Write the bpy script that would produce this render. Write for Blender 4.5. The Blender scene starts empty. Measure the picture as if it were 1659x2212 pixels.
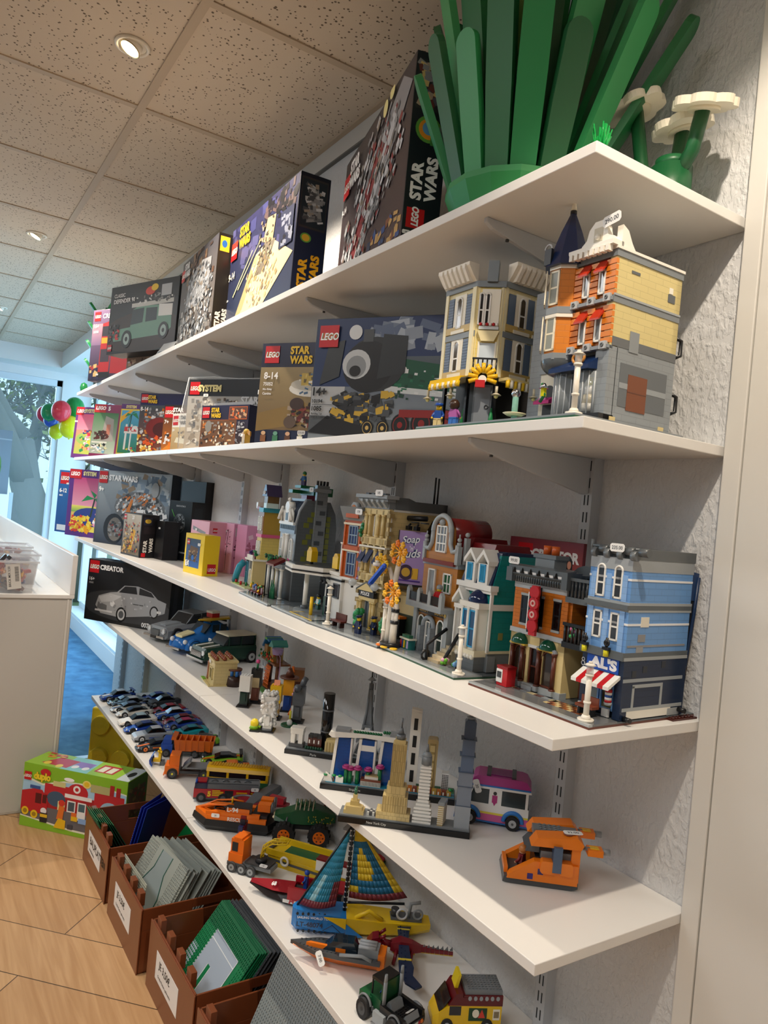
import bpy, math, random
from mathutils import Vector, Matrix, Euler
R_=math.radians
C=bpy.context.scene.collection
SC=bpy.context.scene
# ---------------------------------------------------------------- camera
cam=bpy.data.cameras.new('camera'); camo=bpy.data.objects.new('camera',cam); C.objects.link(camo)
camo.location=(.6762,-1.0724,1.3269); camo.rotation_euler=(1.5733,-.0936,.9988)
cam.sensor_fit='HORIZONTAL'; cam.sensor_width=36; cam.lens=36*1571.64/1659; cam.clip_start=.02; cam.clip_end=200
SC.camera=camo
SC.view_settings.view_transform='Standard'; SC.view_settings.look='None'
SC.view_settings.exposure=0.0; SC.view_settings.gamma=1; SC.view_settings.use_curve_mapping=False
# ---------------------------------------------------------------- world
W=bpy.data.worlds.new('sky'); SC.world=W; W.use_nodes=True
bg=W.node_tree.nodes['Background']; bg.inputs[0].default_value=(.50,.80,1.0,1); bg.inputs[1].default_value=1.5
# ---------------------------------------------------------------- lights
def area(name,loc,rot,sx,sy,e,col):
    l=bpy.data.lights.new(name,'AREA'); l.shape='RECTANGLE'; l.size=sx; l.size_y=sy; l.energy=e; l.color=col
    o=bpy.data.objects.new(name,l); o.location=loc; o.rotation_euler=rot; C.objects.link(o); return o
CEIL=2.5343
FILL_PANELS=[(.55,-2.15),(-1.3,-2.15),(-3.2,-2.15),(-5.0,-2.15)]  # panels added out of view for soft fill on the shelf fronts
for i,(x,y) in enumerate(FILL_PANELS):
    area('added_fill_light',(x,y,CEIL-.03),(0,0,0),1.1,.5,[16,16,14,11][i],(.95,.98,1))
# daylight falling in through the two glazed sides at the far end
area('window_daylight',(-5.2,1.2,1.3),(R_(-90),0,0),2.6,2.0,95,(.42,.72,1.0))
area('window_daylight',(-9.6,-1.6,2.6),(0,R_(-72),0),2.6,3.0,150,(.45,.74,1.0))
SPOTS=[(.454,-.675),(-1.421,-.675),(-3.31,-.675),(-5.2,-.675)]
# ---------------------------------------------------------------- materials
def lin(c): return c/12.92 if c<=.04045 else ((c+.055)/1.055)**2.4
def rgb(h):
    h=h.lstrip('#')
    if len(h)==3: h=''.join(a*2 for a in h)
    return tuple(lin(int(h[i:i+2],16)/255) for i in (0,2,4))
_M={}
def node_mat(name):
    m=bpy.data.materials.new(name); m.use_nodes=True
    return m,m.node_tree.nodes,m.node_tree.links,m.node_tree.nodes['Principled BSDF']
def M(h,rough=.32,metal=0,name=None):
    k=(h,rough,metal)
    if k in _M: return _M[k]
    m,n,l,p=node_mat(name or 'plastic_'+h.strip('#'))
    p.inputs['Base Color'].default_value=(*rgb(h),1); p.inputs['Roughness'].default_value=rough; p.inputs['Metallic'].default_value=metal
    _M[k]=m; return m
def K(h,bw=.016,bh=.0096,rough=.3,depth=.25,name=None):
    """toy brick wall: plastic with fine seams between courses"""
    k=('K',h,bw,bh)
    if k in _M: return _M[k]
    m,n,l,p=node_mat('brick_'+h.strip('#'))
    tc=n.new('ShaderNodeTexCoord'); sp=n.new('ShaderNodeSeparateXYZ'); l.new(tc.outputs['Object'],sp.inputs[0])
    ad=n.new('ShaderNodeMath'); ad.operation='ADD'; l.new(sp.outputs[0],ad.inputs[0]); l.new(sp.outputs[1],ad.inputs[1])
    cb=n.new('ShaderNodeCombineXYZ'); l.new(ad.outputs[0],cb.inputs[0]); l.new(sp.outputs[2],cb.inputs[1])
    b=n.new('ShaderNodeTexBrick'); b.inputs['Scale'].default_value=1; b.inputs['Mortar Size'].default_value=.00035
    b.inputs['Mortar Smooth'].default_value=.3; b.inputs['Brick Width'].default_value=bw*2; b.inputs['Row Height'].default_value=bh
    c=rgb(h); b.inputs['Color1'].default_value=(*c,1); b.inputs['Color2'].default_value=(*[x*.95 for x in c],1); b.inputs['Mortar'].default_value=(*[x*.72 for x in c],1)
    l.new(cb.outputs[0],b.inputs['Vector']); l.new(b.outputs['Color'],p.inputs['Base Color'])
    bu=n.new('ShaderNodeBump'); bu.inputs['Strength'].default_value=depth; bu.inputs['Distance'].default_value=.0006; bu.invert=True
    l.new(b.outputs['Fac'],bu.inputs['Height']); l.new(bu.outputs[0],p.inputs['Normal']); p.inputs['Roughness'].default_value=rough
    _M[k]=m; return m
def G(h,alpha=.25,rough=.05):
    """clear plastic or glass"""
    k=('G',h,alpha)
    if k in _M: return _M[k]
    m,n,l,p=node_mat('clear_'+h.strip('#'))
    p.inputs['Base Color'].default_value=(*rgb(h),1); p.inputs['Roughness'].default_value=rough; p.inputs['Alpha'].default_value=alpha
    p.inputs['Coat Weight'].default_value=.0; _M[k]=m; return m
def EM(h,s):
    k=('E',h,s)
    if k in _M: return _M[k]
    m,n,l,p=node_mat('lamp_glow'); p.inputs['Emission Color'].default_value=(*rgb(h),1); p.inputs['Emission Strength'].default_value=s
    p.inputs['Base Color'].default_value=(*rgb(h),1); _M[k]=m; return m
def PRINT():
    if 'P' in _M: return _M['P']
    m,n,l,p=node_mat('printed_card'); a=n.new('ShaderNodeVertexColor'); a.layer_name='Ink'
    l.new(a.outputs[0],p.inputs['Base Color']); p.inputs['Roughness'].default_value=.38; _M['P']=m; return m
CHROME=M('#c9ccd0',.15,1); TYRE='#15161a'
# ---------------------------------------------------------------- text
_T={}
def text_geo(s,bold=0):
    k=(s,bold)
    if k in _T: return _T[k]
    cu=bpy.data.curves.new('t','FONT'); cu.body=s; cu.size=1; cu.resolution_u=3; cu.offset=bold
    o=bpy.data.objects.new('t',cu); C.objects.link(o); dg=bpy.context.evaluated_depsgraph_get(); dg.update()
    me=bpy.data.meshes.new_from_object(o.evaluated_get(dg)); vs=[v.co.copy() for v in me.vertices]; fs=[tuple(p.vertices) for p in me.polygons]
    bpy.data.meshes.remove(me); bpy.data.objects.remove(o); bpy.data.curves.remove(cu)
    if vs:
        x0=min(v.x for v in vs); x1=max(v.x for v in vs); y0=min(v.y for v in vs); y1=max(v.y for v in vs)
    else: x0=y0=0;x1=y1=1
    vs=[((v.x-x0),(v.y-y0)) for v in vs]; _T[k]=(vs,fs,x1-x0,y1-y0); return _T[k]
# ---------------------------------------------------------------- mesh builder (centimetres)
class MB:
    def __init__(s): s.v=[];s.f=[];s.m=[];s.sm=[];s.mats=[];s.col={};s.T=None
    def mi(s,mat):
        if isinstance(mat,str): mat=M(mat)
        if mat not in s.mats: s.mats.append(mat)
        return s.mats.index(mat)
    def add(s,vs,fs,mat,smooth=False,col=None):
        o=len(s.v); T=s.T
        if T is not None: vs=[tuple(T@Vector(v)) for v in vs]
        s.v+=[tuple(v) for v in vs]; i=s.mi(mat)
        for f in fs:
            if col is not None: s.col[len(s.f)]=col
            s.f.append(tuple(o+k for k in f)); s.m.append(i); s.sm.append(smooth)
        return s
    def box(s,x0,x1,y0,y1,z0,z1,mat):
        return s.add([(x0,y0,z0),(x1,y0,z0),(x1,y1,z0),(x0,y1,z0),(x0,y0,z1),(x1,y0,z1),(x1,y1,z1),(x0,y1,z1)],
            [(0,3,2,1),(4,5,6,7),(0,1,5,4),(1,2,6,5),(2,3,7,6),(3,0,4,7)],mat)
    def cb(s,x,y,z,w,d,h,mat): return s.box(x-w/2,x+w/2,y-d/2,y+d/2,z,z+h,mat)
    def prism(s,pts,a,b,mat,axis='y',smooth=False):
        n=len(pts)
        def P(p,t): return {'y':(p[0],t,p[1]),'x':(t,p[0],p[1]),'z':(p[0],p[1],t)}[axis]
        vs=[P(p,a) for p in pts]+[P(p,b) for p in pts]
        s.add(vs,[tuple(range(n)),tuple(range(2*n-1,n-1,-1))],mat)
        o=len(s.v)-2*n; i=s.mi(mat)
        for k in range(n):
            s.f.append((o+k,o+n+k,o+n+(k+1)%n,o+(k+1)%n)); s.m.append(i); s.sm.append(smooth)
        return s
    def cyl(s,x,y,z,r,h,mat,axis='z',n=14,r2=None,smooth=True):
        r2=r if r2 is None else r2
        A=[(math.cos(2*math.pi*k/n),math.sin(2*math.pi*k/n)) for k in range(n)]
        def P(c,q,t,rr): 
            return {'z':(x+c*rr,y+q*rr,z+t),'y':(x+c*rr,y+t,z+q*rr),'x':(x+t,y+c*rr,z+q*rr)}[axis]
        vs=[P(c,q,0,r) for c,q in A]+[P(c,q,h,r2) for c,q in A]
        s.add(vs,[tuple(range(n-1,-1,-1)),tuple(range(n,2*n))],mat)
        o=len(s.v)-2*n;i=s.mi(mat)
        for k in range(n): s.f.append((o+k,o+(k+1)%n,o+n+(k+1)%n,o+n+k)); s.m.append(i); s.sm.append(smooth)
        return s
    def ball(s,x,y,z,r,mat,n=12,sx=1,sy=1,sz=1,lo=-90,hi=90):
        vs=[];m=n//2
        for i in range(m+1):
            a=R_(lo+(hi-lo)*i/m)
            for k in range(n):
                b=2*math.pi*k/n; vs.append((x+r*sx*math.cos(a)*math.cos(b),y+r*sy*math.cos(a)*math.sin(b),z+r*sz*math.sin(a)))
        fs=[(i*n+k,i*n+(k+1)%n,(i+1)*n+(k+1)%n,(i+1)*n+k) for i in range(m) for k in range(n)]
        return s.add(vs,fs,mat,True)
    def torus(s,x,y,z,R,r,mat,axis='z',n=16,m=6,arc=(0,360)):
        vs=[];full=abs(arc[1]-arc[0])>=360; N=n if full else n+1
        for i in range(N):
            a=R_(arc[0]+(arc[1]-arc[0])*i/n)
            for k in range(m):
                b=2*math.pi*k/m; rr=R+r*math.cos(b); t=r*math.sin(b); c,q=rr*math.cos(a),rr*math.sin(a)
                vs.append({'z':(x+c,y+q,z+t),'y':(x+c,y+t,z+q),'x':(x+t,y+c,z+q)}[axis])
        fs=[(i*m+k,((i+1)%N)*m+k,((i+1)%N)*m+(k+1)%m,i*m+(k+1)%m) for i in range(n) for k in range(m)]
        return s.add(vs,fs,mat,True)
    def tube(s,pts,r,mat,n=8,r1=None):
        """round tube through points, radius r (to r1)"""
        P=[Vector(p) for p in pts]; vs=[];N=len(P)
        for i,p in enumerate(P):
            d=(P[min(i+1,N-1)]-P[max(i-1,0)]).normalized()
            u=d.orthogonal().normalized() if i==0 else (u-d*u.dot(d)).normalized()
            w=d.cross(u); rr=r if r1 is None else r+(r1-r)*i/(N-1)
            for k in range(n):
                a=2*math.pi*k/n; vs.append(tuple(p+(u*math.cos(a)+w*math.sin(a))*rr))
        fs=[(i*n+k,i*n+(k+1)%n,(i+1)*n+(k+1)%n,(i+1)*n+k) for i in range(N-1) for k in range(n)]
        fs+= [tuple(range(n-1,-1,-1)),tuple(range((N-1)*n,N*n))]
        return s.add(vs,fs,mat,True)
    def loft(s,secs,mat,smooth=False,cap=True):
        """secs: list of point rings with equal length"""
        n=len(secs[0]); vs=[p for q in secs for p in q]
        fs=[(i*n+k,i*n+(k+1)%n,(i+1)*n+(k+1)%n,(i+1)*n+k) for i in range(len(secs)-1) for k in range(n)]
        if cap: fs+=[tuple(range(n-1,-1,-1)),tuple(range((len(secs)-1)*n,len(secs)*n))]
        return s.add(vs,fs,mat,smooth)
    def hull(s,secs,mat,ch=.25,smooth=False):
        """secs: (y, halfwidth, z0, z1) -> chamfered box sections along y (front y small)"""
        rings=[]
        for q in secs:
            y,w,a,b=q[:4]; cx=q[4] if len(q)>4 else 0; c=min(ch,w*.45,(b-a)*.45)
            rings.append([(cx-w+c,y,a),(cx+w-c,y,a),(cx+w,y,a+c),(cx+w,y,b-c),(cx+w-c,y,b),(cx-w+c,y,b),(cx-w,y,b-c),(cx-w,y,a+c)])
        return s.loft(rings,mat,smooth)
    def studs(s,x0,y0,nx,ny,z,mat,p=.8,r=.24,h=.17,n=8):
        for i in range(nx):
            for j in range(ny): s.cyl(x0+p*(i+.5),y0+p*(j+.5),z,r,h,mat,n=n)
        return s
    def text(s,t,h,mat,fr,bold=.02,shear=0,ws=1,depth=0,center=False,col=None):
        """fr=(origin,eu,ev): text of height h laid on the plane"""
        vs,fs,w,hh=text_geo(t,bold); k=h/max(hh,1e-6); o,eu,ev=[Vector(a) for a in fr]
        off=-w*k*ws/2 if center else 0
        P=[tuple(o+eu*(off+(x*ws+y*shear)*k)+ev*(y*k)) for x,y in vs]
        return s.add(P,fs,mat,col=col)
    def build(s,name,parent=None,label=None,scale=.01,bevel=0):
        me=bpy.data.meshes.new(name); me.from_pydata([(a*scale,b*scale,c*scale) for a,b,c in s.v],[],s.f)
        for m in s.mats: me.materials.append(m)
        me.polygons.foreach_set('material_index',s.m); me.polygons.foreach_set('use_smooth',s.sm)
        if s.col:
            ca=me.color_attributes.new('Ink','FLOAT_COLOR','CORNER')
            for p in me.polygons:
                c=s.col.get(p.index)
                if c is None: continue
                for k,li in enumerate(p.loop_indices):
                    cc=c if not isinstance(c,list) else c[k%len(c)]
                    ca.data[li].color=(*cc,1)
        me.validate(); me.update()
        o=bpy.data.objects.new(name,me); C.objects.link(o)
        if parent: o.parent=parent
        if label: o['label']=label
        if bevel:
            b=o.modifiers.new('bevel','BEVEL'); b.width=bevel; b.segments=2; b.limit_method='ANGLE'; b.angle_limit=.6
        return o
def thing(name,label,cat,loc,rz=0,group=None,rot=None):
    o=bpy.data.objects.new(name,None); C.objects.link(o); o.location=loc
    o.rotation_euler=rot if rot else (0,0,R_(rz)); o['label']=label; o['category']=cat; o.empty_display_size=.02
    if group: o['group']=group
    return o
def tagged(o,label,cat,group=None):
    o['label']=label;o['category']=cat
    if group:o['group']=group
    return o
def struct(o): o['kind']='structure'; return o
def copy_tree(o,parent=None):
    c=o.copy(); C.objects.link(c)
    if parent: c.parent=parent
    for ch in list(o.children): copy_tree(ch,c)
    return c
def price(parent,x,y,z,txt,rz=0,rx=90,s=1.0,ry=0):
    """small white price label stuck on its thing"""
    b=MB(); T=Matrix.Translation((x,y,z))@Euler((R_(rx),R_(ry),R_(rz)),'ZYX').to_matrix().to_4x4() if False else Matrix.Translation((x,y,z))@Matrix.Rotation(R_(rz),4,'Z')@Matrix.Rotation(R_(rx),4,'X')@Matrix.Rotation(R_(ry),4,'Z')
    b.T=T; w,h=1.3*s,.62*s
    b.prism([(-w,-h*.6),(-w*.8,-h),(w*.8,-h),(w,-h*.6),(w,h*.6),(w*.8,h),(-w*.8,h),(-w,h*.6)],-.02,.02,M('#f4f4f2',.5),'z')
    b.text(txt,h*.85,M('#333a44',.6),((0,-h*.42,.04),(1,0,0),(0,1,0)),bold=.01,center=True)
    return b.build('price_tag',parent,'white price sticker')
# printed artwork on a flat face: items in fractions of the face
def art(fr,Wd,Hd,items,seed=1,off=.03,name='front_print',parent=None):
    b=MB(); rnd=random.Random(seed); o,eu,ev=[Vector(a) for a in fr]; nn=eu.cross(ev); P=PRINT(); lv=[0]
    def pt(u,v):
        u=min(max(u,.004),.996); v=min(max(v,.004),.996); return tuple(o+eu*(u*Wd)+ev*(v*Hd)+nn*(off+lv[0]*.006))
    def col(c): return [rgb(x) for x in c] if isinstance(c,(list,tuple)) else rgb(c)
    for it in items:
        lv[0]+=1; k=it[0]
        if k=='r':
            c=it[5]; 
            if isinstance(c,(list,tuple)) and len(c)==2: cc=[rgb(c[0]),rgb(c[0]),rgb(c[1]),rgb(c[1])]   # bottom,top gradient ink
            else: cc=col(c)
            b.add([pt(it[1],it[2]),pt(it[3],it[2]),pt(it[3],it[4]),pt(it[1],it[4])],[(0,1,2,3)],P,col=cc)
        elif k=='p': b.add([pt(*q) for q in it[1]],[tuple(range(len(it[1])))],P,col=col(it[2]))
        elif k=='e':
            n=20; b.add([pt(it[1]+it[3]*math.cos(a*2*math.pi/n),it[2]+it[4]*math.sin(a*2*math.pi/n)) for a in range(n)],[tuple(range(n))],P,col=col(it[5]))
        elif k=='t':
            op=it[6] if len(it)>6 else {}
            b.text(it[1],it[4]*Hd,P,(pt(it[2],it[3]),eu,ev),bold=op.get('b',.025),shear=op.get('s',0),ws=op.get('w',1),center=op.get('c',False),col=col(it[5]))
        elif k=='L':  # red square with the brand name
            x,y,h=it[1:4]; w=h*Hd/Wd; 
            b.add([pt(x,y),pt(x+w,y),pt(x+w,y+h),pt(x,y+h)],[(0,1,2,3)],P,col=rgb('#c8141e'))
            for c_,bo in (('#f0c820',.075),('#1a1414',.06),('#ffffff',.03)):
                lv[0]+=1; b.text('LEGO',h*.34*Hd,P,(pt(x+w*.52,y+h*.32),eu,ev),bold=bo,shear=.15,ws=(w*Wd*.86)/(h*.34*Hd)/3.05,center=True,col=rgb(c_))
        elif k=='g':
            x0,y0,x1,y1,cols,n=it[1:7]; sz=it[7] if len(it)>7 else .12; el=it[8] if len(it)>8 else False; ang=it[9] if len(it)>9 else None
            for q in range(n):
                if el:
                    r=math.sqrt(rnd.random()); a=rnd.random()*6.283; cx=(x0+x1)/2+r*math.cos(a)*(x1-x0)/2; cy=(y0+y1)/2+r*math.sin(a)*(y1-y0)/2
                else: cx=rnd.uniform(x0,x1); cy=rnd.uniform(y0,y1)
                w=sz*rnd.uniform(.3,1)*Hd/Wd; h=sz*rnd.uniform(.2,.7); t=rnd.uniform(-.5,.5) if ang is None else ang+rnd.uniform(-.15,.15); ca,sa=math.cos(t),math.sin(t)
                lv[0]+=.15
                b.add([pt(cx+(dx*w*ca*Wd-dy*h*sa*Hd)/Wd,cy+(dx*w*sa*Wd+dy*h*ca*Hd)/Hd) for dx,dy in ((-.5,-.5),(.5,-.5),(.5,.5),(-.5,.5))],[(0,1,2,3)],P,col=rgb(rnd.choice(cols)))
    return b.build(name,parent)
def carton(label,loc,rz,Wd,D,H,base,front=None,side=None,top=None,left=None,tilt=0,name='toy_box',group=None,tag=None,seed=3,roll=0):
    t=thing(name,label,'box',loc,rot=(R_(-tilt),R_(roll),R_(rz)),group=group)
    b=MB(); b.box(0,Wd,0,D,0,H,M(base,.4)); b.build('carton',t,bevel=.0008)
    if front: art(((0,0,0),(1,0,0),(0,0,1)),Wd,H,front,seed,name='front_print',parent=t)
    if side: art(((Wd,0,0),(0,1,0),(0,0,1)),D,H,side,seed+1,name='side_print',parent=t)
    if left: art(((0,D,0),(0,-1,0),(0,0,1)),D,H,left,seed+1,name='side_print',parent=t)
    if top: art(((0,0,H),(1,0,0),(0,1,0)),Wd,D,top,seed+2,name='top_print',parent=t)
    if tag: price(t,*tag)
    return t
Z1,Z2,Z3,Z4,Z5=1.8442,1.4821,1.0503,.7505,.3868
# ================================================================ THE ROOM (metres)
class MM(MB):
    def build(s,name,parent=None,label=None,bevel=0): return MB.build(s,name,parent,label,1.0,bevel)
def wall_mat(h,name,bump=.5,scale=70,rough=.75):
    m,n,l,p=node_mat(name); p.inputs['Base Color'].default_value=(*rgb(h),1); p.inputs['Roughness'].default_value=rough
    tc=n.new('ShaderNodeTexCoord'); mp=n.new('ShaderNodeMapping'); mp.inputs['Scale'].default_value=(1,1,.6); l.new(tc.outputs['Object'],mp.inputs[0])
    no=n.new('ShaderNodeTexNoise'); no.inputs['Scale'].default_value=scale; no.inputs['Detail'].default_value=4; no.inputs['Distortion'].default_value=.25; l.new(mp.outputs[0],no.inputs[0])
    cr=n.new('ShaderNodeValToRGB'); cr.color_ramp.elements[0].position=.42; cr.color_ramp.elements[1].position=.68; l.new(no.outputs[0],cr.inputs[0])
    bu=n.new('ShaderNodeBump'); bu.inputs['Strength'].default_value=bump; bu.inputs['Distance'].default_value=.0022; l.new(cr.outputs[0],bu.inputs['Height']); l.new(bu.outputs[0],p.inputs['Normal']); return m
def ceil_mat():
    m,n,l,p=node_mat('mineral_tile'); p.inputs['Roughness'].default_value=.9
    tc=n.new('ShaderNodeTexCoord'); v=n.new('ShaderNodeTexVoronoi'); v.inputs['Scale'].default_value=75; l.new(tc.outputs['Object'],v.inputs[0])
    no=n.new('ShaderNodeTexNoise'); no.inputs['Scale'].default_value=60; l.new(tc.outputs['Object'],no.inputs[0])
    mt=n.new('ShaderNodeMath'); mt.operation='MULTIPLY'; mt.inputs[1].default_value=.42; l.new(no.outputs[0],mt.inputs[0])
    lt=n.new('ShaderNodeMath'); lt.operation='LESS_THAN'; l.new(v.outputs['Distance'],lt.inputs[0]); l.new(mt.outputs[0],lt.inputs[1])
    mx=n.new('ShaderNodeMix'); mx.data_type='RGBA'; l.new(lt.outputs[0],mx.inputs[0]); mx.inputs[6].default_value=(*rgb('#cfc0ac'),1); mx.inputs[7].default_value=(*rgb('#6b5d4c'),1)
    l.new(mx.outputs[2],p.inputs['Base Color']); return m
def wood_mat():
    m,n,l,p=node_mat('plank_floor'); p.inputs['Roughness'].default_value=.42
    tc=n.new('ShaderNodeTexCoord'); mp=n.new('ShaderNodeMapping'); mp.inputs['Rotation'].default_value=(0,0,-R_(46)); mp.inputs['Location'].default_value=(.35,-.118,0); l.new(tc.outputs['Object'],mp.inputs[0])
    b=n.new('ShaderNodeTexBrick'); b.inputs['Scale'].default_value=1; b.inputs['Brick Width'].default_value=1.18; b.inputs['Row Height'].default_value=.2015; b.inputs['Mortar Size'].default_value=.0016; b.offset=.37
    b.inputs['Color1'].default_value=(*rgb('#c39b70'),1); b.inputs['Color2'].default_value=(*rgb('#cfa87c'),1); b.inputs['Mortar'].default_value=(*rgb('#4d3a28'),1); l.new(mp.outputs[0],b.inputs[0])
    m2=n.new('ShaderNodeMapping'); m2.inputs['Rotation'].default_value=(0,0,-R_(46)); m2.inputs['Scale'].default_value=(1.2,22,1); l.new(tc.outputs['Object'],m2.inputs[0])
    no=n.new('ShaderNodeTexNoise'); no.inputs['Scale'].default_value=2.2; no.inputs['Detail'].default_value=6; no.inputs['Distortion'].default_value=.8; l.new(m2.outputs[0],no.inputs[0])
    cr=n.new('ShaderNodeValToRGB'); cr.color_ramp.elements[0].position=.35; cr.color_ramp.elements[0].color=(.80,.74,.66,1); cr.color_ramp.elements[1].position=.65; cr.color_ramp.elements[1].color=(1,1,1,1); l.new(no.outputs[0],cr.inputs[0])
    mx=n.new('ShaderNodeMix'); mx.data_type='RGBA'; mx.blend_type='MULTIPLY'; mx.inputs[0].default_value=1; l.new(b.outputs['Color'],mx.inputs[6]); l.new(cr.outputs[0],mx.inputs[7]); l.new(mx.outputs[2],p.inputs['Base Color']); return m
def carpet_mat():
    m,n,l,p=node_mat('carpet'); p.inputs['Roughness'].default_value=.95
    tc=n.new('ShaderNodeTexCoord'); no=n.new('ShaderNodeTexNoise'); no.inputs['Scale'].default_value=9; no.inputs['Detail'].default_value=10; l.new(tc.outputs['Object'],no.inputs[0])
    cr=n.new('ShaderNodeValToRGB'); cr.color_ramp.elements[0].position=.3; cr.color_ramp.elements[0].color=(*rgb('#2f5f86'),1); cr.color_ramp.elements[1].position=.7; cr.color_ramp.elements[1].color=(*rgb('#4f86ae'),1)
    l.new(no.outputs[0],cr.inputs[0]); l.new(cr.outputs[0],p.inputs['Base Color']); return m
WALL=wall_mat('#d6d7d8','woodchip_wall',.75,95); SMOOTH=wall_mat('#e6e6e4','smooth_paint',.05,30,.6)
WHITE=M('#eceae6',.35,name='white_laminate'); TRIM=M('#dcdad4',.5,name='painted_trim'); STEEL=M('#c2c5c9',.45,.0,name='coated_steel')
XE=-6.62; XF=-6.92
# floor
b=MM(); b.box(-3.05,3,-4.5,0,-.05,0,wood_mat()); struct(b.build('floor'))
b=MM(); b.box(-7.4,-3.05,-4.5,.35,-.05,0,carpet_mat()); struct(b.build('floor'))
b=MM(); b.box(-3.07,-3.03,-4.5,0,0,.006,M('#b9c4cc',.3,.6)); struct(b.build('trim_1'))
# shelf wall
b=MM(); b.box(-3.79,0.0,0,.25,0,CEIL,WALL); struct(b.build('wall_right'))
# right end: painted door frame and panel, standing 2.4 cm proud of the wall
b=MM(); b.box(.0035,.034,-.024,.25,0,CEIL,TRIM); struct(b.build('trim_2',bevel=.002))
b=MM(); b.box(.0365,1.0,-.0225,.25,0,CEIL,TRIM); struct(b.build('door_1'))
b=MM(); b.box(1.0,3.05,-.024,.25,0,CEIL,SMOOTH); struct(b.build('wall_end'))
b=MM(); b.box(-3.79,0,-.012,0,2.46,2.466,M('#6c6a66',.7)); b.box(-3.79,0,-.006,0,2.466,CEIL,M('#cfcdc8',.6)); struct(b.build('trim_3'))
# outer walls behind the camera
b=MM(); b.box(3,3.1,-4.5,.25,0,CEIL,SMOOTH); struct(b.build('wall_back'))
b=MM(); b.box(-7.4,3.1,-4.6,-4.5,0,CEIL+.3,SMOOTH); struct(b.build('wall_left'))
# ceiling and its visible grid
b=MM(); b.box(XE,3.0,-4.5,0,CEIL,CEIL+.05,ceil_mat()); struct(b.build('ceiling'))
GR=M('#b9a78f',.55,name='ceiling_grid')
b=MM()
for k in range(-6,9): b.box(-1.1111-.625*k-.012,-1.1111-.625*k+.012,-4.5,0,CEIL-.004,CEIL+.01,GR)
for k in range(-6,2): b.box(XE,3,-.5733+.625*k-.012,-.5733+.625*k+.012,CEIL-.0055,CEIL+.01,GR) if -.5733+.625*k<0 else None
b.box(XE,3,-.022,0,CEIL-.006,CEIL+.01,GR); struct(b.build('trim_4'))
# bulkhead round the glazed end
b=MM(); b.box(XF,XE,-4.5,.30,2.385,CEIL+.25,SMOOTH); b.box(XE,-3.79,-.04,.30,2.385,CEIL+.25,SMOOTH); struct(b.build('wall_bulkhead'))
# far wall with window
b=MM(); T_=.16; F=SMOOTH
b.box(XF-T_,XF,.03,.30,0,2.75,F); b.box(XF-T_,XF,-4.5,-3.4,0,2.75,F); b.box(XF-T_,XF,-3.4,.03,2.31,2.75,F); b.box(XF-T_,XF,-3.4,.03,0,.30,F); struct(b.build('wall_far'))
def window(name,pieces,panes):
    b=MM()
    for q in pieces: b.box(*q,M('#dfe8ee',.4,name='window_frame'))
    o=struct(b.build(name,bevel=.003)); g=MM()
    for q in panes: g.box(*q,G('#e8f6ff',.08))
    g.build('pane',o)
xf=XF-.08
window('window_1',[(xf,xf+.06,-.02,.03,.30,2.31),(xf,xf+.06,-3.4,-3.35,.30,2.31),(xf,xf+.06,-3.4,.03,2.25,2.31),(xf,xf+.06,-3.4,.03,.30,.36),(xf,xf+.06,-1.55,-1.5,.3,2.3)],[(xf+.02,xf+.026,-3.35,-.02,.36,2.25)])
# side glazing beyond the end of the shelf wall: low sill, posts and panes
b=MM(); b.box(XF,-3.79,.23,.30,0,.12,SMOOTH); b.box(XF,-3.79,.30,.46,0,.10,SMOOTH); struct(b.build('wall_side'))
b=MM(); b.box(XF,-3.79,.235,.42,.12,.145,M('#e4eef2',.35)); struct(b.build('trim_5',bevel=.003))
P=[(XF,-3.79,.36,.42,.145,.20),(XF,-3.79,.36,.42,2.32,2.40)]
for x in (-6.9,-6.25,-5.62,-4.98,-4.34,-3.85): P.append((x,x+.07,.34,.42,.2,2.32))
window('window_2',P,[(XF,-3.8,.38,.386,.2,2.32)])
# ---------------------------------------------------------------- recessed spot lamps
for i,(x,y) in enumerate(SPOTS):
    lab=['white round ceiling spot nearest the camera end','glowing round white ceiling spot nearest the top of the photo','small round ceiling spot farther along toward the windows','last round ceiling spot above the glazed far end'][i]
    t=thing('ceiling_spot',lab,'ceiling lamp',(x,y,CEIL),0,'recessed spots along the shelf wall')
    b=MB(); b.torus(0,0,-.25,4.2,.55,M('#e4dccb',.4),n=28); b.cyl(0,0,-.3,4.2,.3,M('#d8cfbd',.4),n=28); b.build('rim',t)
    b=MB(); b.T=Matrix.Rotation(R_(-24),4,'X'); b.cyl(0,0,-1.5,2.9,2.2,M('#efe7d8',.35),n=24,r2=2.6); b.cyl(0,0,-1.56,2.45,.07,EM('#ffe9bf',14),n=24); b.torus(0,0,-1.5,2.75,.2,M('#cbb58a',.2,.6),n=24); b.build('lamp_head',t)
    l=bpy.data.lights.new('spot_light','SPOT'); l.energy=[58,66,60,40][i]; l.color=(1,.86,.69); l.spot_size=R_(94); l.spot_blend=.35; l.shadow_soft_size=.018
    o=bpy.data.objects.new('spot_light',l); C.objects.link(o); o.parent=t; o.location=(0,.02,-.035); o.rotation_euler=(R_(24),0,R_([0,0,0,0][i]))
for i,(x,y) in enumerate(FILL_PANELS):
    t=thing('added_fill_panel','added flat white fill-light panel, unseen over the middle of the shop','ceiling lamp',(x,y,CEIL),0,'added fill-light panels over the shop floor')  # body for each added fill light, out of view
    b=MB(); b.box(-56,56,-26,26,-1.4,.4,M('#e8e8e6',.5)); b.box(-54,54,-24,24,-1.5,-1.38,EM('#fff6ea',2)); b.build('housing',t)
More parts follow.
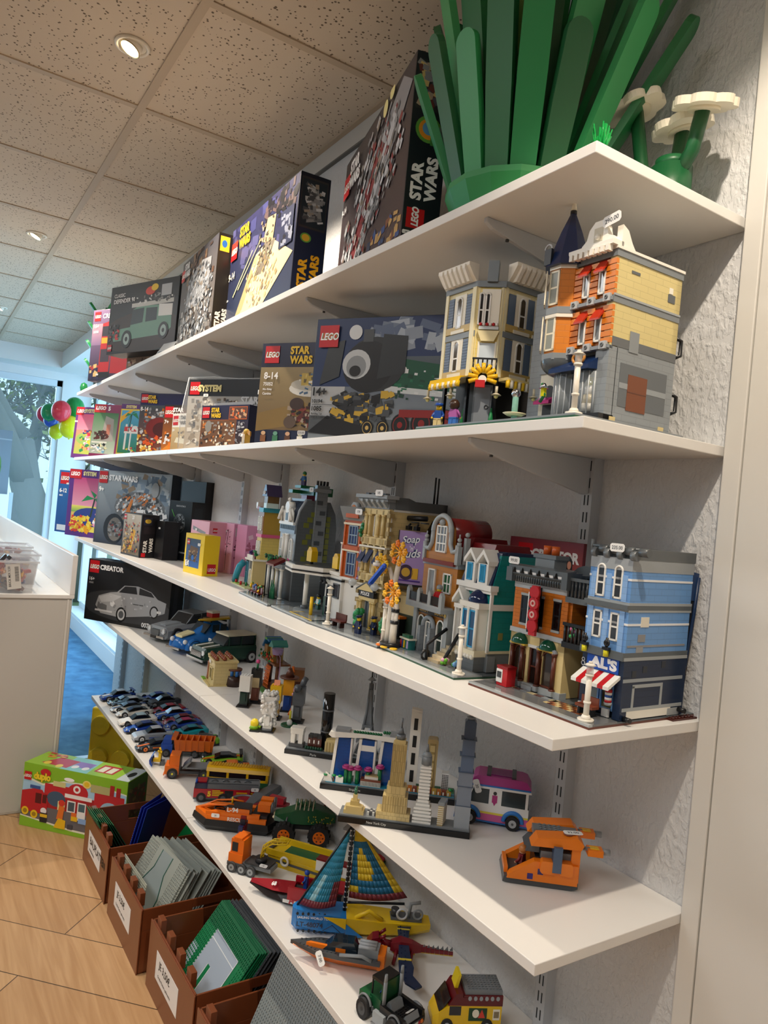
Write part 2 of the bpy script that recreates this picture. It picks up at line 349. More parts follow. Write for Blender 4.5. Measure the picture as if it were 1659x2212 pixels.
# ---------------------------------------------------------------- shelves: front y, height, right end, joint, left end
TH=.0163
SH=[(Z1,-.3573,-.003,-1.869,-3.731),(Z2,-.3352,-.0015,-1.926,-3.76),(Z3,-.3391,.0009,-1.885,-3.50),(Z4,-.3348,.0025,-1.364,-2.80),(Z5,-.3336,.0,-1.381,-2.759)]
ORD=['topmost','second','third','fourth','lowest']
for i,(z,yf,xr,xj,xl) in enumerate(SH):
    for k,(a,c) in enumerate(((xj+.0012,xr),(xl,xj-.0012))):
        b=MM(); b.box(a,c,yf,-.001,z-TH,z,WHITE)
        tagged(b.build('shelf_board',bevel=.0012),'%s white shelf board, %s'%(ORD[i],'near half ending at the right' if k==0 else 'far half toward the windows'),'shelf','wall shelf boards')
RX=[-.262,-.918,-1.625,-1.965,-2.55,-3.08,-3.54]
RN=['nearest','second','third','fourth','fifth','sixth','farthest']
b0=None
for i,x in enumerate(RX):
    t=thing('shelf_rail','white slotted wall rail, %s from the near end'%RN[i],'shelf rail',(x,0,0),0,'slotted uprights behind the shelves')
    b=MB(); top=182.6
    b.box(-1.25,1.25,-2.5,-2.3,12,top,STEEL); b.box(-1.25,-1.05,-2.3,0,12,top,STEEL); b.box(1.05,1.25,-2.3,0,12,top,STEEL)
    b.build('channel',t)
    b=MB(); s=M('#2c3034',.8)
    for k in range(72):
        zz=13+k*3.2
        if zz+1.9<top:
            for xx in (-.42,.42): b.box(xx-.14,xx+.14,-2.53,-2.45,zz,zz+1.9,s)
    b.build('slots',t)
for i,(z,yf,xr,xj,xl) in enumerate(SH):
    for k,x in enumerate(RX):
        if x<xl+.03: continue
        t=thing('shelf_bracket','grey tapering bracket under the %s shelf, %s from the near end'%(ORD[i],RN[k]),'bracket',(x,-.0255,z-TH),0,'brackets carrying the shelves')
        b=MB(); L_=29+(yf+.335)*-40
        b.prism([(0,0),(0,-6.6),(-1.2,-6.9),(-L_+1.5,-1.6),(-L_,-.8),(-L_,0)],-.45,.45,STEEL,'x'); b.build('arm',t,bevel=.0015)
        b=MB(); b.cyl(0,-L_+5,-2.1-.55,.32,.3,M('#50504e',.4,.8),n=10); b.build('screw',t)
# ---------------------------------------------------------------- outside
b=MM(); b.box(-40,-7.2,-20,22,-1.35,-1.3,wall_mat('#6d7d57','grass',.3,8,.95)); b.box(-7.2,12,.6,22,-1.35,-1.3,M('#8fa0a6',.9)); struct(b.build('ground'))
def tree(loc,h,seed,label,r0=.34,leaf=900):
    rnd=random.Random(seed); t=thing('tree',label,'tree',loc,0,'bare trees outside the far window')
    b=MM(); bark=wall_mat('#7f8078','bark',.8,14,.9); tips=[]
    def br(p,d,L,r,lv):
        pts=[p];q=Vector(p);dd=Vector(d)
        for i in range(5):
            dd=(dd+Vector((rnd.uniform(-1,1),rnd.uniform(-1,1),rnd.uniform(-.4,.7)))*.2).normalized(); q=q+dd*L/5; pts.append(tuple(q))
        b.tube(pts,r,bark,n=7 if lv<2 else 4,r1=r*.55)
        tips.extend(pts[2:])
        if lv<5:
            for k in range(3 if lv<3 else 4):
                a=pts[rnd.choice([2,3,4,5])]; nd=(dd+Vector((rnd.uniform(-1,1),rnd.uniform(-1,1),rnd.uniform(-.5,.8)))*1.0).normalized()
                br(a,nd,L*rnd.uniform(.55,.8),r*.55,lv+1)
    br((0,0,0),(rnd.uniform(-.1,.1),rnd.uniform(-.15,.15),1),h*.42,r0,0); b.build('trunk',t)
    f=MM(); lm=[M('#6f7f3c',.8),M('#8c9a55',.8),M('#4c5e34',.8)]
    for k in range(leaf):
        p=rnd.choice(tips); p=[p[i]+rnd.gauss(0,.25) for i in range(3)]; s=rnd.uniform(.03,.08); a=Vector((rnd.gauss(0,1),rnd.gauss(0,1),rnd.gauss(0,1))).normalized(); u=a.orthogonal()
        P_=[tuple(Vector(p)+u*s*math.cos(q)+a.cross(u)*s*math.sin(q)*.6) for q in (0,1.57,3.14,4.71)]; f.add(P_,[(0,1,2,3)],rnd.choice(lm))
    f.build('ivy_leaves',t)
tree((-11.8,.95,-1.3),8,4,'big bare ivy-grown tree close outside the far window',.36,1400)
tree((-15.5,-2.2,-1.3),8,9,'second bare tree farther out behind the far window',.28,1000)
tree((-17,2.2,-1.3),8.5,17,'pale bare tree at the back right of the window view',.3,1200)
tree((-20,-1.5,-1.3),9,23,'most distant bare tree seen left through the window',.3,1500)
tree((-16,.9,-1.3),7,31,'slim bare tree between the two larger trunks outside',.2,1400)
# shop sign hung on the glass outside-left, seen from behind
t=thing('window_sign','grey window poster with a green ringed letter, left of the balloons','sign',(XF+.02,-.42,1.18))
b=MB(); b.box(0,.6,-34,6,0,59,M('#8796a3',.5)); b.box(.6,.75,-34,6,50,51.2,M('#a9b7c2',.5)); b.build('poster_sheet',t)
b=MB()
pts=[]
for k in range(36):
    a=2*math.pi*k/36; pts.append((.8,-13.5+11.5*math.copysign(abs(math.cos(a))**.7,math.cos(a)),25+14*math.copysign(abs(math.sin(a))**.7,math.sin(a))))
b.tube(pts+[pts[0]],.85,M('#5f8a4a',.5),n=6); b.text('A',17,M('#2f4a52',.6),((.85,-20,17),(0,1,0),(0,0,1)),bold=.05); b.build('lettering',t)
t=thing('window_post','white post standing beside the grey window poster','post',(XF+.05,-.33,0)); b=MB(); b.box(0,3,-1.5,1.5,0,120,M('#cfe0ea',.4)); b.build('upright',t)
# ---------------------------------------------------------------- balloons
def balloon(y,z,col,label,r=8.2,x=-6.5):
    t=thing('balloon',label,'balloon',(x,y,z),0,'balloon bunch beside the window')
    b=MB(); b.ball(0,0,0,r,M(col,.2),n=24,sz=1.12); b.cyl(0,0,-r*1.22,.5,.9,M(col,.3),r2=.9,n=8); b.build('skin',t)
balloon(-.047,1.968,'#d8323f','round red balloon at the front of the bunch',8.4,-6.35)
balloon(.085,2.03,'#128a3c','green balloon peeking up right of the red one',8.6,-6.5)
balloon(.045,1.84,'#e2e312','large yellow balloon under the green and red ones',9.2,-6.4)
balloon(-.035,1.80,'#c9d31c','smaller yellow balloon low on the left of the bunch',6.6,-6.6)
balloon(-.115,1.96,'#1c8a4e','dark green balloon half hidden left of the red one',7.2,-6.55)
balloon(-.14,1.95,'#c22a4a','crimson balloon edge at the far left of the bunch',6.6,-6.68)
balloon(-.09,1.90,'#2f55b8','blue balloon showing under the red one',6.4,-6.6)
# ---------------------------------------------------------------- island counter with clear tubs
t=thing('counter','white island counter with raised glassy edge at the left','counter',(-2.494,-.50,0))
b=MB(); b.box(-330,0,-170,0,0,86.2,M('#cfccc6',.45)); b.build('cabinet',t,bevel=.004)
b=MB(); b.box(-330,.6,-170,.6,86.2,87.8,M('#e9e7e3',.35)); b.build('counter_top',t,bevel=.002)
b=MB(); b.box(-330,.6,-1.4,.6,87.8,104,M('#e6e5e4',.35)); b.box(-330,-327,-170,-1.4,87.8,104,M('#e6e5e4',.35)); b.build('raised_edge',t,bevel=.002)
b=MB(); b.box(.0,.15,-168,-2.2,1,85.5,M('#c9c6c0',.5)); b.box(.15,.3,-2.0,-1.2,0,86,M('#dedbd5',.4)); b.build('end_panel',t)
def tub(x,y,z,w,d,h,label,tag=False,seed=1,rz=0):
    t=thing('storage_tub',label,'tub',(x,y,z),rz,'clear tubs of loose bricks on the counter')
    g=G('#dfe4ea',.22,.12); b=MB(); c=.25
    ring=lambda zz,e:[(-e,-e,zz),(d+e,-e,zz),(d+e,w+e,zz),(-e,w+e,zz)]
    o0,o1=ring(0,-1.2),ring(h,0); i1=ring(h,-c); i0=ring(c,-1.2-c)
    b.add(o0+o1+i1+i0,[(0,3,2,1),(0,1,5,4),(1,2,6,5),(2,3,7,6),(3,0,4,7),(4,5,9,8),(5,6,10,9),(6,7,11,10),(7,4,8,11),(8,9,13,12),(9,10,14,13),(10,11,15,14),(11,8,12,15),(12,13,14,15)],g); b.build('tub_shell',t)
    b=MB(); 
    for q in ((-.4,d+.4,-.6,.2),(-.4,d+.4,w-.2,w+.6)): b.box(q[0],q[1],q[2],q[3],h-.4,h+.4,G('#f2f4f8',.5,.2))
    for q in ((-.6,.2,0,w),(d-.2,d+.6,0,w)): b.box(q[0],q[1],q[2],q[3],h-.4,h+.4,G('#f2f4f8',.5,.2))
    b.build('rim',t)
    if tag:
        b=MB(); b.T=Matrix.Translation((d+.15,w*.42,h*.12))@Matrix.Rotation(R_(8),4,'X'); b.box(0,.05,0,5,0,h*.8,M('#e4e2dc',.6)); 
        b.text('BRICK MIX 3,50',1.0,M('#444',.6),((.08,1.6,1),(0,0,1),(0,-1,0)),bold=.01)
        for k in range(14): b.box(.05,.08,3.0,4.4,3+k*.42,3.2+k*.42,M('#1c1c1c',.6))
        b.build('paper_label',t)
    rnd=random.Random(seed); cols=['#a01c28','#8e1f2c','#e0a415','#22407e','#5a1622','#d8d8d8','#2b2b30','#b01828','#d06a1c','#1d3f8a','#c02030']
    b=MB()
    for k in range(85):
        px,py,pz=rnd.uniform(2.5,d-5),rnd.uniform(2,w-5),rnd.uniform(1,h-3.2); n,m_=rnd.choice([(2,4),(2,2),(1,3),(2,3),(3,2)])
        b.T=Matrix.Translation((px,py,pz))@Euler((rnd.uniform(-.7,.7),rnd.uniform(-.7,.7),rnd.uniform(0,6.3))).to_matrix().to_4x4(); c=rnd.choice(cols)
        b.box(0,n*1.0,0,m_*1.0,0,1.2,M(c)); b.studs(0,0,n,m_,1.2,M(c),p=1.0,r=.3,h=.22,n=6)
    o=b.build('loose_bricks',t); o['kind']='stuff'
tub(-2.70,-.815,.8785,17.5,20,12.5,'clear tub with a barcode label and red bricks, nearest the aisle',True,2)
tub(-2.74,-1.02,.8785,19,22,10.5,'clear tub of red bricks cut by the left photo edge',False,5)
tub(-2.98,-.80,.8785,20,22,13,'clear tub of bricks behind the labelled tub',False,7)
tub(-3.24,-.80,.8785,20,22,14,'third clear tub back along the counter',False,11)
t=thing('brick_wedge','yellow studded wing piece on top of the labelled tub','toy brick',(-2.60,-.80,.985),0)
b=MB(); b.T=Matrix.Rotation(R_(-38),4,'X')@Matrix.Rotation(R_(14),4,'Y'); b.prism([(-4,0),(4,0),(4,5.5),(1,8.5),(-4,8.5)],0,.9,M('#f0a50e'),'z'); b.studs(-3.6,.4,9,8,.9,M('#f0a50e'),r=.22,n=6); b.build('wing',t)
b=MB(); b.T=Matrix.Rotation(R_(-38),4,'X'); b.box(-5.2,-3.6,2,3.4,.9,6,M('#4a4a4c')); b.box(-5.2,-1.5,3,4.6,5.2,6.6,M('#4a4a4c')); b.build('bracket',t)
# ================================================================ BOXED SETS
def SWL(x,y,h,c='#f2c61e',w=.9):  # two-line title
    return [('t','STAR',x,y+h*.52,h*.45,c,{'b':.05,'w':w}),('t','WARS',x,y,h*.45,c,{'b':.05,'w':w})]
GRY=['#8f9296','#b9bcc0','#6a6d72','#d8dade','#4a4d52','#9b8f82']
BRN=['#7a5a38','#4a3424','#a8824e','#2e2420','#c9a56a']
# big cruiser box, spine turned to the camera
carton('huge dark box with a grey and red space cruiser, its spine turned to the camera',(-.982,-.215,Z1),-14.8,51.5,7.4,36,'#17151b',
 [('r',0,0,1,1,('#4a3434','#22222c')),('g',.0,.0,.55,.22,['#c07a3a','#7a4a2a','#e0b070','#3a4a7a'],60,.09),('g',.55,.0,1,.2,['#2e4f8e','#c9a060','#203050','#8a5030'],50,.08),
  ('p',[(.08,.1),(.42,.16),(.98,.86),(.86,.97),(.5,.74)],'#8e8f94'),('p',[(.16,.14),(.30,.16),(.72,.78),(.60,.8)],'#8a2a30'),('p',[(.30,.16),(.40,.2),(.84,.80),(.76,.84)],'#c9cace'),
  ('g',.25,.3,.92,.93,GRY+['#8a2a30'],220,.07,True,.75),('g',.1,.12,.5,.5,GRY+['#7a2328'],90,.06,False,.75),('e',.66,.93,.03,.05,'#f6e9a0'),('e',.74,.97,.03,.04,'#f6e9a0'),('L',.03,.72,.15)]+SWL(.13,.74,.2,'#ffffff',.8)+[('t','9-14',.03,.6,.05,'#ffffff')],
 side=[('r',0,0,1,1,('#14161f','#1b1d28')),('r',.06,.7,.92,.96,'#2b2a2e'),('g',.12,.72,.88,.94,['#b7a58e','#6e3a34','#5a5c66','#d8c07c','#8e9096'],60,.06),
  ('e',.48,.60,.36,.072,'#5fa040'),('e',.48,.60,.27,.054,'#e79a2a'),('e',.48,.605,.17,.035,'#5aa0d0'),('r',.55,.52,.93,.585,'#3f7f3a'),('t','club',.6,.535,.03,'#ffffff')],
 top=[('r',0,0,1,1,'#26252c')],tag=(51.7,.9,1.6,'64',90,90,.6))
# (lettering that runs up the spine)
def spine(parent,x,y,z,s,h,c,mat=None):
    b=MB(); b.text(s,h,PRINT(),((x,y,z),(0,0,1),(0,-1,0)),bold=.05,col=rgb(c)); return b.build('spine_lettering',parent,'lettering running up the spine')
cr=[o for o in bpy.data.objects if o.name.startswith('toy_box')][-1]
spine(cr,51.56,3.3,8,'STAR',2.4,'#ffffff'); spine(cr,51.56,6.2,8,'WARS',2.4,'#ffffff')
b=MB(); b.box(51.4,51.54,.7,4.3,2.6,6.4,M('#c8141e')); b.text('LEGO',1.5,M('#ffffff'),((51.57,3.2,3.0),(0,0,1),(0,-1,0)),bold=.05,shear=.15,ws=.75); b.build('spine_logo',cr)
# star destroyer style box
isd=carton('tall dark box with a sand coloured wedge ship over space and flames',(-1.658,-.262,Z1),-2.7,56,8.8,36.5,'#12142a',
 [('r',0,0,1,1,('#2e3a52','#2a2a4e')),('g',0,.55,.8,1,['#3a3c6a','#50507c','#27284c'],40,.16),('e',.12,.02,.3,.16,'#e06a20'),('e',.1,-.0,.2,.12,'#f4c050') ,('r',0,-.0,.35,.02,'#3a2a2a'),('g',.55,.78,.98,.98,['#23202c','#5a4a4a','#101018'],60,.1),
  ('p',[(.10,.03),(.62,.14),(.99,.42),(.66,.66),(.46,.60)],'#e8d3a6'),('p',[(.10,.03),(.44,.58),(.52,.60),(.30,.2)],'#c9ab78'),('p',[(.46,.42),(.62,.40),(.74,.62),(.60,.68)],'#7d7466'),('p',[(.56,.66),(.7,.62),(.72,.82),(.60,.84)],'#bda680'),('g',.32,.16,.8,.58,['#d4bb8a','#f0e0bc','#8a7a62','#b79a6a'],120,.05,True,.6),('g',.5,.5,.7,.86,['#8a7a62','#4a4640','#d9c49a'],40,.05),
  ('p',[(.2,.4),(.52,.70),(.53,.705),(.21,.39)],'#f6f0a0'),('p',[(.12,.36),(.40,.66),(.41,.66),(.13,.35)],'#f6f0a0'),
  ('r',.80,.5,.97,.78,'#2c3350'),('g',.82,.52,.95,.76,['#8d93a6','#1a1c28'],20,.08),('r',.3,.02,.99,.10,'#1a2230'),('g',.32,.03,.97,.09,['#d8c8a0','#2a2a2a','#b04a2a'],26,.05),('L',.03,.70,.16)]+SWL(.16,.76,.2)+[('t','9-14',.02,.52,.07,'#e9e4d2')],
 side=[('r',0,0,1,1,('#1d2a4c','#141826')),('r',.06,.60,.93,.97,'#3a3434'),('r',.09,.615,.90,.955,'#1f2a33'),('p',[(.3,.64),(.8,.68),(.62,.9),(.35,.93)],'#8e9092'),('g',.25,.66,.8,.92,GRY,50,.05),('e',.33,.53,.18,.035,'#5fa040'),('e',.33,.53,.13,.026,'#e2b437')],tag=(1,-.15,13,'139',0,90,.5))
spine(isd,56.06,4.0,6,'STAR',2.6,'#f2b41e'); spine(isd,56.06,7.4,6,'WARS',2.6,'#f2b41e')
# walker box
wk=carton('dark upright box with grey walker artwork and black glossy spine',(-2.09,-.292,Z1),-2.2,43.5,5.6,35,'#241d18',
 [('r',0,0,1,1,('#8a8078','#4a4a52')),('g',0,0,1,.45,['#5a4a3c','#8f8a86','#3a3028','#c0bdb8'],120,.12),('g',.2,.62,.95,.98,['#6a4a38','#8a7058','#4c3a34'],60,.12),('p',[(.2,.45),(.55,.42),(.85,.56),(.86,.82),(.6,.86),(.25,.74)],'#a4a7ac'),('g',.15,.1,.95,.85,GRY,240,.07,True),('g',.1,.02,.9,.3,['#eef0f2','#8d9094','#5f6064','#2a2a2c'],90,.06),('L',.03,.78,.12)]+SWL(.12,.80,.16,'#eeeeee',.8),
 side=[('r',0,0,1,1,'#1c1712'),('r',.1,.83,.66,.97,'#e8b52a'),('e',.36,.9,.16,.035,'#2a63a8')],tag=(42,-.15,8,'119',0,90,.5))
spine(wk,43.56,2.6,4,'STAR',1.8,'#e8e4da'); spine(wk,43.56,4.8,4,'WARS',1.8,'#e8e4da')
# off road car box on a low flat box
carton('long flat brown printed box lying under the off-road car box',(-2.64,-0.345,Z1),21,40,10,5.6,'#5a4034',[('r',0,0,1,1,('#4c3a30','#9a7a60')),('g',.02,.05,.98,.95,['#b08a68','#6a4a38','#8a2a2a','#c9a888'],50,.5),('r',.0,0,1,.1,'#3a1c1c')],tag=(2,-.2,3.6,'120',0,90,.6),name='toy_box')
carton('black box with a sage green off-road car and roof rack',(-2.655,-0.43,Z1+.0563),21,46.5,8,29,'#17181a',
 [('r',0,0,1,1,('#121316','#26282b')),('e',.5,.28,.6,.3,'#33241c'),('p',[(.06,.30),(.2,.36),(.34,.37),(.36,.62),(.44,.66),(.92,.63),(.93,.30),(.86,.22),(.1,.18)],'#6f9a86'),('p',[(.36,.62),(.34,.40),(.52,.42),(.53,.63)],'#2a3a3e'),('p',[(.56,.42),(.72,.43),(.72,.61),(.56,.62)],'#2a3a3e'),('p',[(.74,.48),(.93,.47),(.93,.63),(.74,.65)],'#e4e4e0'),('r',.34,.65,.94,.71,'#c8c8c2'),('g',.36,.70,.95,.80,['#2a2a2a','#8a8a86','#4a4a48','#d8d8d4'],40,.07),('e',.60,.86,.07,.06,'#d8422a'),('e',.66,.90,.05,.05,'#f0c828'),('r',.76,.76,.9,.92,'#b8bcc0'),
  ('g',.02,.2,.18,.42,['#2a2a2a','#111','#c22','#555'],34,.08),('e',.30,.20,.075,.13,'#18191b'),('e',.30,.20,.045,.085,'#9fb4ae'),('e',.30,.20,.02,.035,'#18191b'),('e',.83,.27,.07,.12,'#18191b'),('e',.83,.27,.042,.08,'#9fb4ae'),('e',.83,.27,.018,.03,'#18191b'),('t','CLASSIC',.06,.83,.055,'#d8d8d8'),('t','DEFENDER 90',.06,.74,.065,'#e8e8e8'),('L',.02,.04,.10)])
carton('narrow purple box with a red double-decker bus at the far end',(-3.17,-0.405,Z1),26,44,7,35,'#3a3350',
 [('r',0,0,1,1,('#26203a','#8a6f96')),('r',0,.5,1,.8,('#8a6f96','#c59aa8')),('p',[(.16,.08),(.34,.1),(.34,.84),(.18,.8)],'#b3262c'),('r',.18,.62,.33,.76,'#2d2a36'),('r',.18,.52,.33,.60,'#e8a52a'),('r',.18,.26,.33,.44,'#3c3440'),('r',.14,.04,.36,.12,'#1c1a20'),('p',[(.36,.1),(.95,.08),(.95,.7),(.36,.84)],'#a32028'),('g',.0,.02,.16,.22,['#e0c080','#2a2a50','#b03a3a'],20,.08),('L',.03,.84,.13),('t','CREATOR',.17,.87,.07,'#ffffff'),('t','16+',.03,.74,.06,'#ffffff'),('t','10258',.03,.67,.035,'#ffffff')],tag=(7,-.2,3,'129',0,90,.7))
# ---- second shelf
def system(parent_items): return parent_items
FG=['#e9d84a','#f3a6c4','#ffffff','#3d9a5a','#d8344a','#e8b070','#3a4a8a']
carton('pink and purple upright box with a playground scene, leftmost on the second shelf',(-3.82,-0.345,Z2),38,17,6,29.5,'#7a4a92',
 [('r',0,0,1,1,'#7a3f8e'),('r',.1,.08,1,.84,('#c9d860','#f06a94')),('r',.1,.55,1,.86,('#f6a0b4','#ef5f8a')),('e',.55,.38,.42,.12,'#a8cc6a'),('g',.3,.15,.95,.55,FG,70,.09),('r',.0,.84,.33,1,'#d8222c'),('t','LEGO',.04,.88,.07,'#ffffff',{'s':.15,'b':.05}),('t','SYSTEM',.36,.885,.075,'#f4e9a0',{'b':.05})],tilt=3,tag=(1,-.2,21,'49',0,90,.8))
carton('green fronted box with a grey wall and fence picture, pink rim, second from the left',(-3.33,-0.34,Z2),40,17,6,27.5,'#b0325c',
 [('r',0,0,1,1,'#8a2a58'),('r',0,.06,.9,.84,('#b9c4b4','#3f7a48')),('p',[(.35,.3),(.8,.3),(.75,.72),(.45,.78)],'#a6a09a'),('r',.52,.42,.66,.62,'#c07a66'),('g',.1,.35,.6,.48,['#3a2420','#5a2a26'],26,.1),('r',.05,.26,.6,.29,'#e8e8dc'),('r',.05,.20,.6,.22,'#e8e8dc'),('g',.06,.10,.6,.24,['#e9e3b0','#222','#7ab0c8','#f2f2f2'],30,.08),('r',0,.84,.42,1,'#c41c26'),('t','LEGO',.05,.89,.07,'#ffffff',{'s':.15,'b':.05}),('t','5',.5,.88,.08,'#ffffff',{'b':.05})],tilt=4)
carton('yellow framed box with palm tree and white beach house, third from the left',(-2.743,-0.333,Z2),35,13.5,6,23,'#7a3a86',
 [('r',0,.9,1,1,'#5c2c78'),('t','SYSTEM',.2,.915,.06,'#e9d98a',{'b':.05}),('r',0,0,1,.9,'#ecd24a'),('r',.05,.03,1,.87,('#2f8a58','#58b0e0')),('p',[(.05,.62),(.05,.75),(.38,.87),(.52,.87)],'#f0b42a'),('r',.28,.1,.36,.6,'#f4f4f0'),('r',.5,.1,.56,.6,'#f4f4f0'),('r',.24,.45,.9,.55,'#d84a4a'),('r',.24,.42,.9,.46,'#f4f4f0'),('g',.3,.45,.85,.55,['#f4f4f0'],8,.1),('p',[(.4,.45),(.43,.45),(.5,.8),(.47,.8)],'#2a3a2a'),('p',[(.48,.8),(.2,.74),(.3,.82)],'#1f8a5a'),('p',[(.48,.8),(.8,.70),(.66,.83)],'#1f8a5a'),('p',[(.48,.8),(.7,.87),(.5,.84)],'#1f8a5a'),('p',[(.48,.8),(.36,.62),(.42,.78)],'#1f8a5a'),('g',.4,.06,.8,.14,FG,14,.06)],tilt=3,tag=(20,-.2,5,'89',0,90,.8))
carton('dark navy titled box with vehicle and small figures, age 8-14, left group',(-2.372,-0.335,Z2),33,24.5,6,24.2,'#181a3c',
 [('r',0,.8,1,1,('#20235c','#191b46')),('r',0,0,1,.8,('#7a3a20','#46525a')),('g',.05,.05,.95,.75,GRY+['#b0321e','#d07a20'],170,.08),('e',.45,.42,.28,.18,'#7a1f1c'),('e',.5,.40,.18,.12,'#4a1614'),('g',.0,.0,.5,.3,['#e8a52a','#e05a1c','#fff2b0'],30,.09),('g',.5,.05,1,.5,['#e8e8ea','#c9ccd0','#3a3a40'],40,.08),('L',.03,.84,.14)]+SWL(.17,.83,.14)+[('t','8-14',.03,.70,.07,'#ffffff')],tag=(12,-.2,16.6,'99',0,90,.7))
carton('small dark box with orange slope and trooper figures, left of the white box',(-2.018,-0.333,Z2),30,13,5,16.8,'#1c1a20',
 [('r',0,0,1,1,('#b86a24','#17171c')),('p',[(0,.0),(.95,.5),(1,.4),(.3,0)],'#d8862a'),('g',.1,.02,.8,.4,['#e8e8ea','#e07a20','#2a2a2e'],40,.1),('L',.04,.72,.24),('t','STAR',.33,.84,.1,'#ffffff',{'b':.05}),('t','WARS',.33,.72,.1,'#ffffff',{'b':.05}),('t','7+',.05,.58,.09,'#ffffff')])
carton('small white and tan box with a black title',(-1.895,-0.335,Z2),14,12,5,12.6,'#ece9e2',
 [('r',0,.0,1,.62,('#b8955c','#cdb98e')),('p',[(.2,.2),(.8,.15),(.9,.28),(.3,.34)],'#e9e3c8'),('g',.3,.25,.8,.5,['#8a7048','#e8dcb8','#2a2a2a'],14,.1),('L',.05,.68,.26),('t','STAR',.38,.83,.11,'#17171a',{'b':.05}),('t','WARS',.38,.69,.11,'#17171a',{'b':.05}),('t','8+',.06,.5,.08,'#ffffff')])
bag=carton('flat grey printed box sealed in a clear plastic bag behind a small dark box',(-1.767,-0.328,Z2),30,30,4,23.6,'#24262a',
 [('r',0,.76,1,1,'#23252a'),('r',0,0,1,.76,('#b9a78c','#a9a7a2')),('g',.05,.05,.98,.72,['#c9c2b4','#8a7a62','#6a6660','#e2dcd0','#5a4636','#34363c'],190,.1),('p',[(.35,.45),(.9,.60),(.95,.70),(.4,.66)],'#d9dadc'),('L',.03,.78,.18),('t','SYSTEM',.15,.82,.1,'#e8dc9a',{'b':.06}),('t','STAR',.76,.66,.1,'#d8d8d8',{'b':.05}),('t','WARS',.76,.55,.1,'#d8d8d8',{'b':.05})],tag=(8,-.25,18.2,'150',0,90,.8))
b=MB(); g=G('#e9eef2',.16,.12)
b.loft([[(-1.8,-.6,0),(31.5,-.6,0),(31.5,4.6,0),(-1.8,4.6,0)],[(-1.6,-.9,12),(31.8,-.8,12),(31.8,4.8,12),(-1.6,4.8,12)],[(-1.2,1.0,24.4),(31.2,1.2,24.1),(31.2,2.4,24.1),(-1.2,2.4,24.4)]],g); b.build('plastic_bag',bag)
b=MB(); b.tube([(-1.8,-.6,.2),(-1.6,-.9,12),(-1.2,1,24.4)],.12,M('#f4f6f8',.2)); b.tube([(-1.2,1,24.4),(10,1,24.6),(20,1.2,24.0),(31.2,1.2,24.2)],.1,M('#f4f6f8',.2)); b.build('bag_seam',bag)
carton('little dark battle pack box standing in front of the bagged one',(-1.589,-0.333,Z2),19,22.5,4.5,13.2,'#191a38',
 [('r',0,.0,1,1,('#3a2a22','#1b1c40')),('r',0,.0,.76,.66,'#8a4a22'),('r',.01,.02,.75,.64,'#6e4a2e'),('g',.04,.04,.73,.60,['#c9b08a','#e8e0d0','#3a2a22','#d07a30','#9a9a9a'],90,.1),('e',.18,.5,.07,.14,'#8f8b84'),('r',.60,.66,.97,.96,'#b85a2a'),('r',.61,.68,.96,.94,'#5a3a30'),('g',.62,.7,.95,.92,['#c9a07a','#e06a2a'],16,.12),('g',.78,.1,.98,.6,['#7a7a80','#b8b8bc'],22,.1),('L',.03,.70,.26)]+SWL(.22,.70,.25))
t=thing('toy_figure','black and white banded figure tower beside the cantina box','figure',(-1.19,-.29,Z2),5)
b=MB()
for k in range(9): b.cb(0,0,k*2.1,3.0-.12*k,2.4,1.15,M('#e9e9e6')); b.cb(0,0,k*2.1+1.15,2.7-.12*k,2.1,.95,M('#17181c'))
b.build('body',t); b=MB(); b.cb(-1.4,-.8,14,1.6,1.2,1.2,M('#e9e9e6')); b.ball(0,0,19.4,1.1,M('#e9e9e6')); b.build('head',t)
t=thing('toy_creature','small tan winged model at the shelf edge by the battle pack box','toy',(-1.215,-.326,Z2),0)
b=MB(); b.cb(0,0,0,2,1.6,2.6,M('#c9a14a')); b.ball(0,0,3.3,.9,M('#d9b65a')); b.prism([(-3,2),(-.8,3),(-.8,3.8),(-3,3.2)],-.2,.2,M('#c08a30')); b.prism([(3,2),(.8,3),(.8,3.8),(3,3.2)],-.2,.2,M('#c08a30')); b.build('body',t); price(t,.2,-1.4,2.2,'11',0,80,.6)
carton('brown and navy upright box with a desert craft picture, age 8-14',(-1.146,-0.33,Z2),31,24,7,26.6,'#14162e',
 [('r',0,0,1,1,('#6a5238','#a8966a')),('r',0,.76,1,1,('#1a1c38','#1c1f42')),('r',0,0,1,.14,'#1a2440'),('p',[(.0,.12),(.55,.2),(.95,.14),(1,.3),(.6,.42),(.0,.3)],'#8a7040'),('e',.68,.55,.28,.08,'#d8d6cf'),('e',.68,.59,.26,.06,'#b9b5aa'),('r',.55,.58,.80,.7,'#c2a64e'),('g',.5,.5,.9,.72,['#6a5a3a','#d8c074','#e9e6dc','#4a6a8a'],40,.05),('p',[(.5,.24),(.95,.16),(.97,.24),(.62,.34)],'#5a2420'),('g',.42,.18,.95,.4,['#3a1a18','#7a342c','#a09080','#201818'],70,.06),('e',.52,.40,.09,.06,'#3a2824'),('e',.45,.22,.08,.06,'#5a4a40'),('L',.05,.80,.17)]+SWL(.38,.79,.18)
 +[('t','8-14',.06,.64,.07,'#ffffff',{'b':.03}),('t','75052',.06,.575,.035,'#ffffff'),('t','Mos Eisley',.06,.525,.025,'#ffffff'),('t','Cantina',.06,.485,.025,'#ffffff')]+[q for i in range(6) for q in (('e',.12+.16*i,.105,.03,.02,['#e0b890','#6aa08a','#caa080','#b9b9a0','#f0f0f0','#e9e9e9'][i]),('r',.085+.16*i,.02,.155+.16*i,.085,['#8a5a3a','#3f7a5a','#5a3a2a','#e8e4da','#d9d9d4','#f4f4f4'][i]))],
 side=[('r',0,0,1,1,('#1a2440','#141630'))])
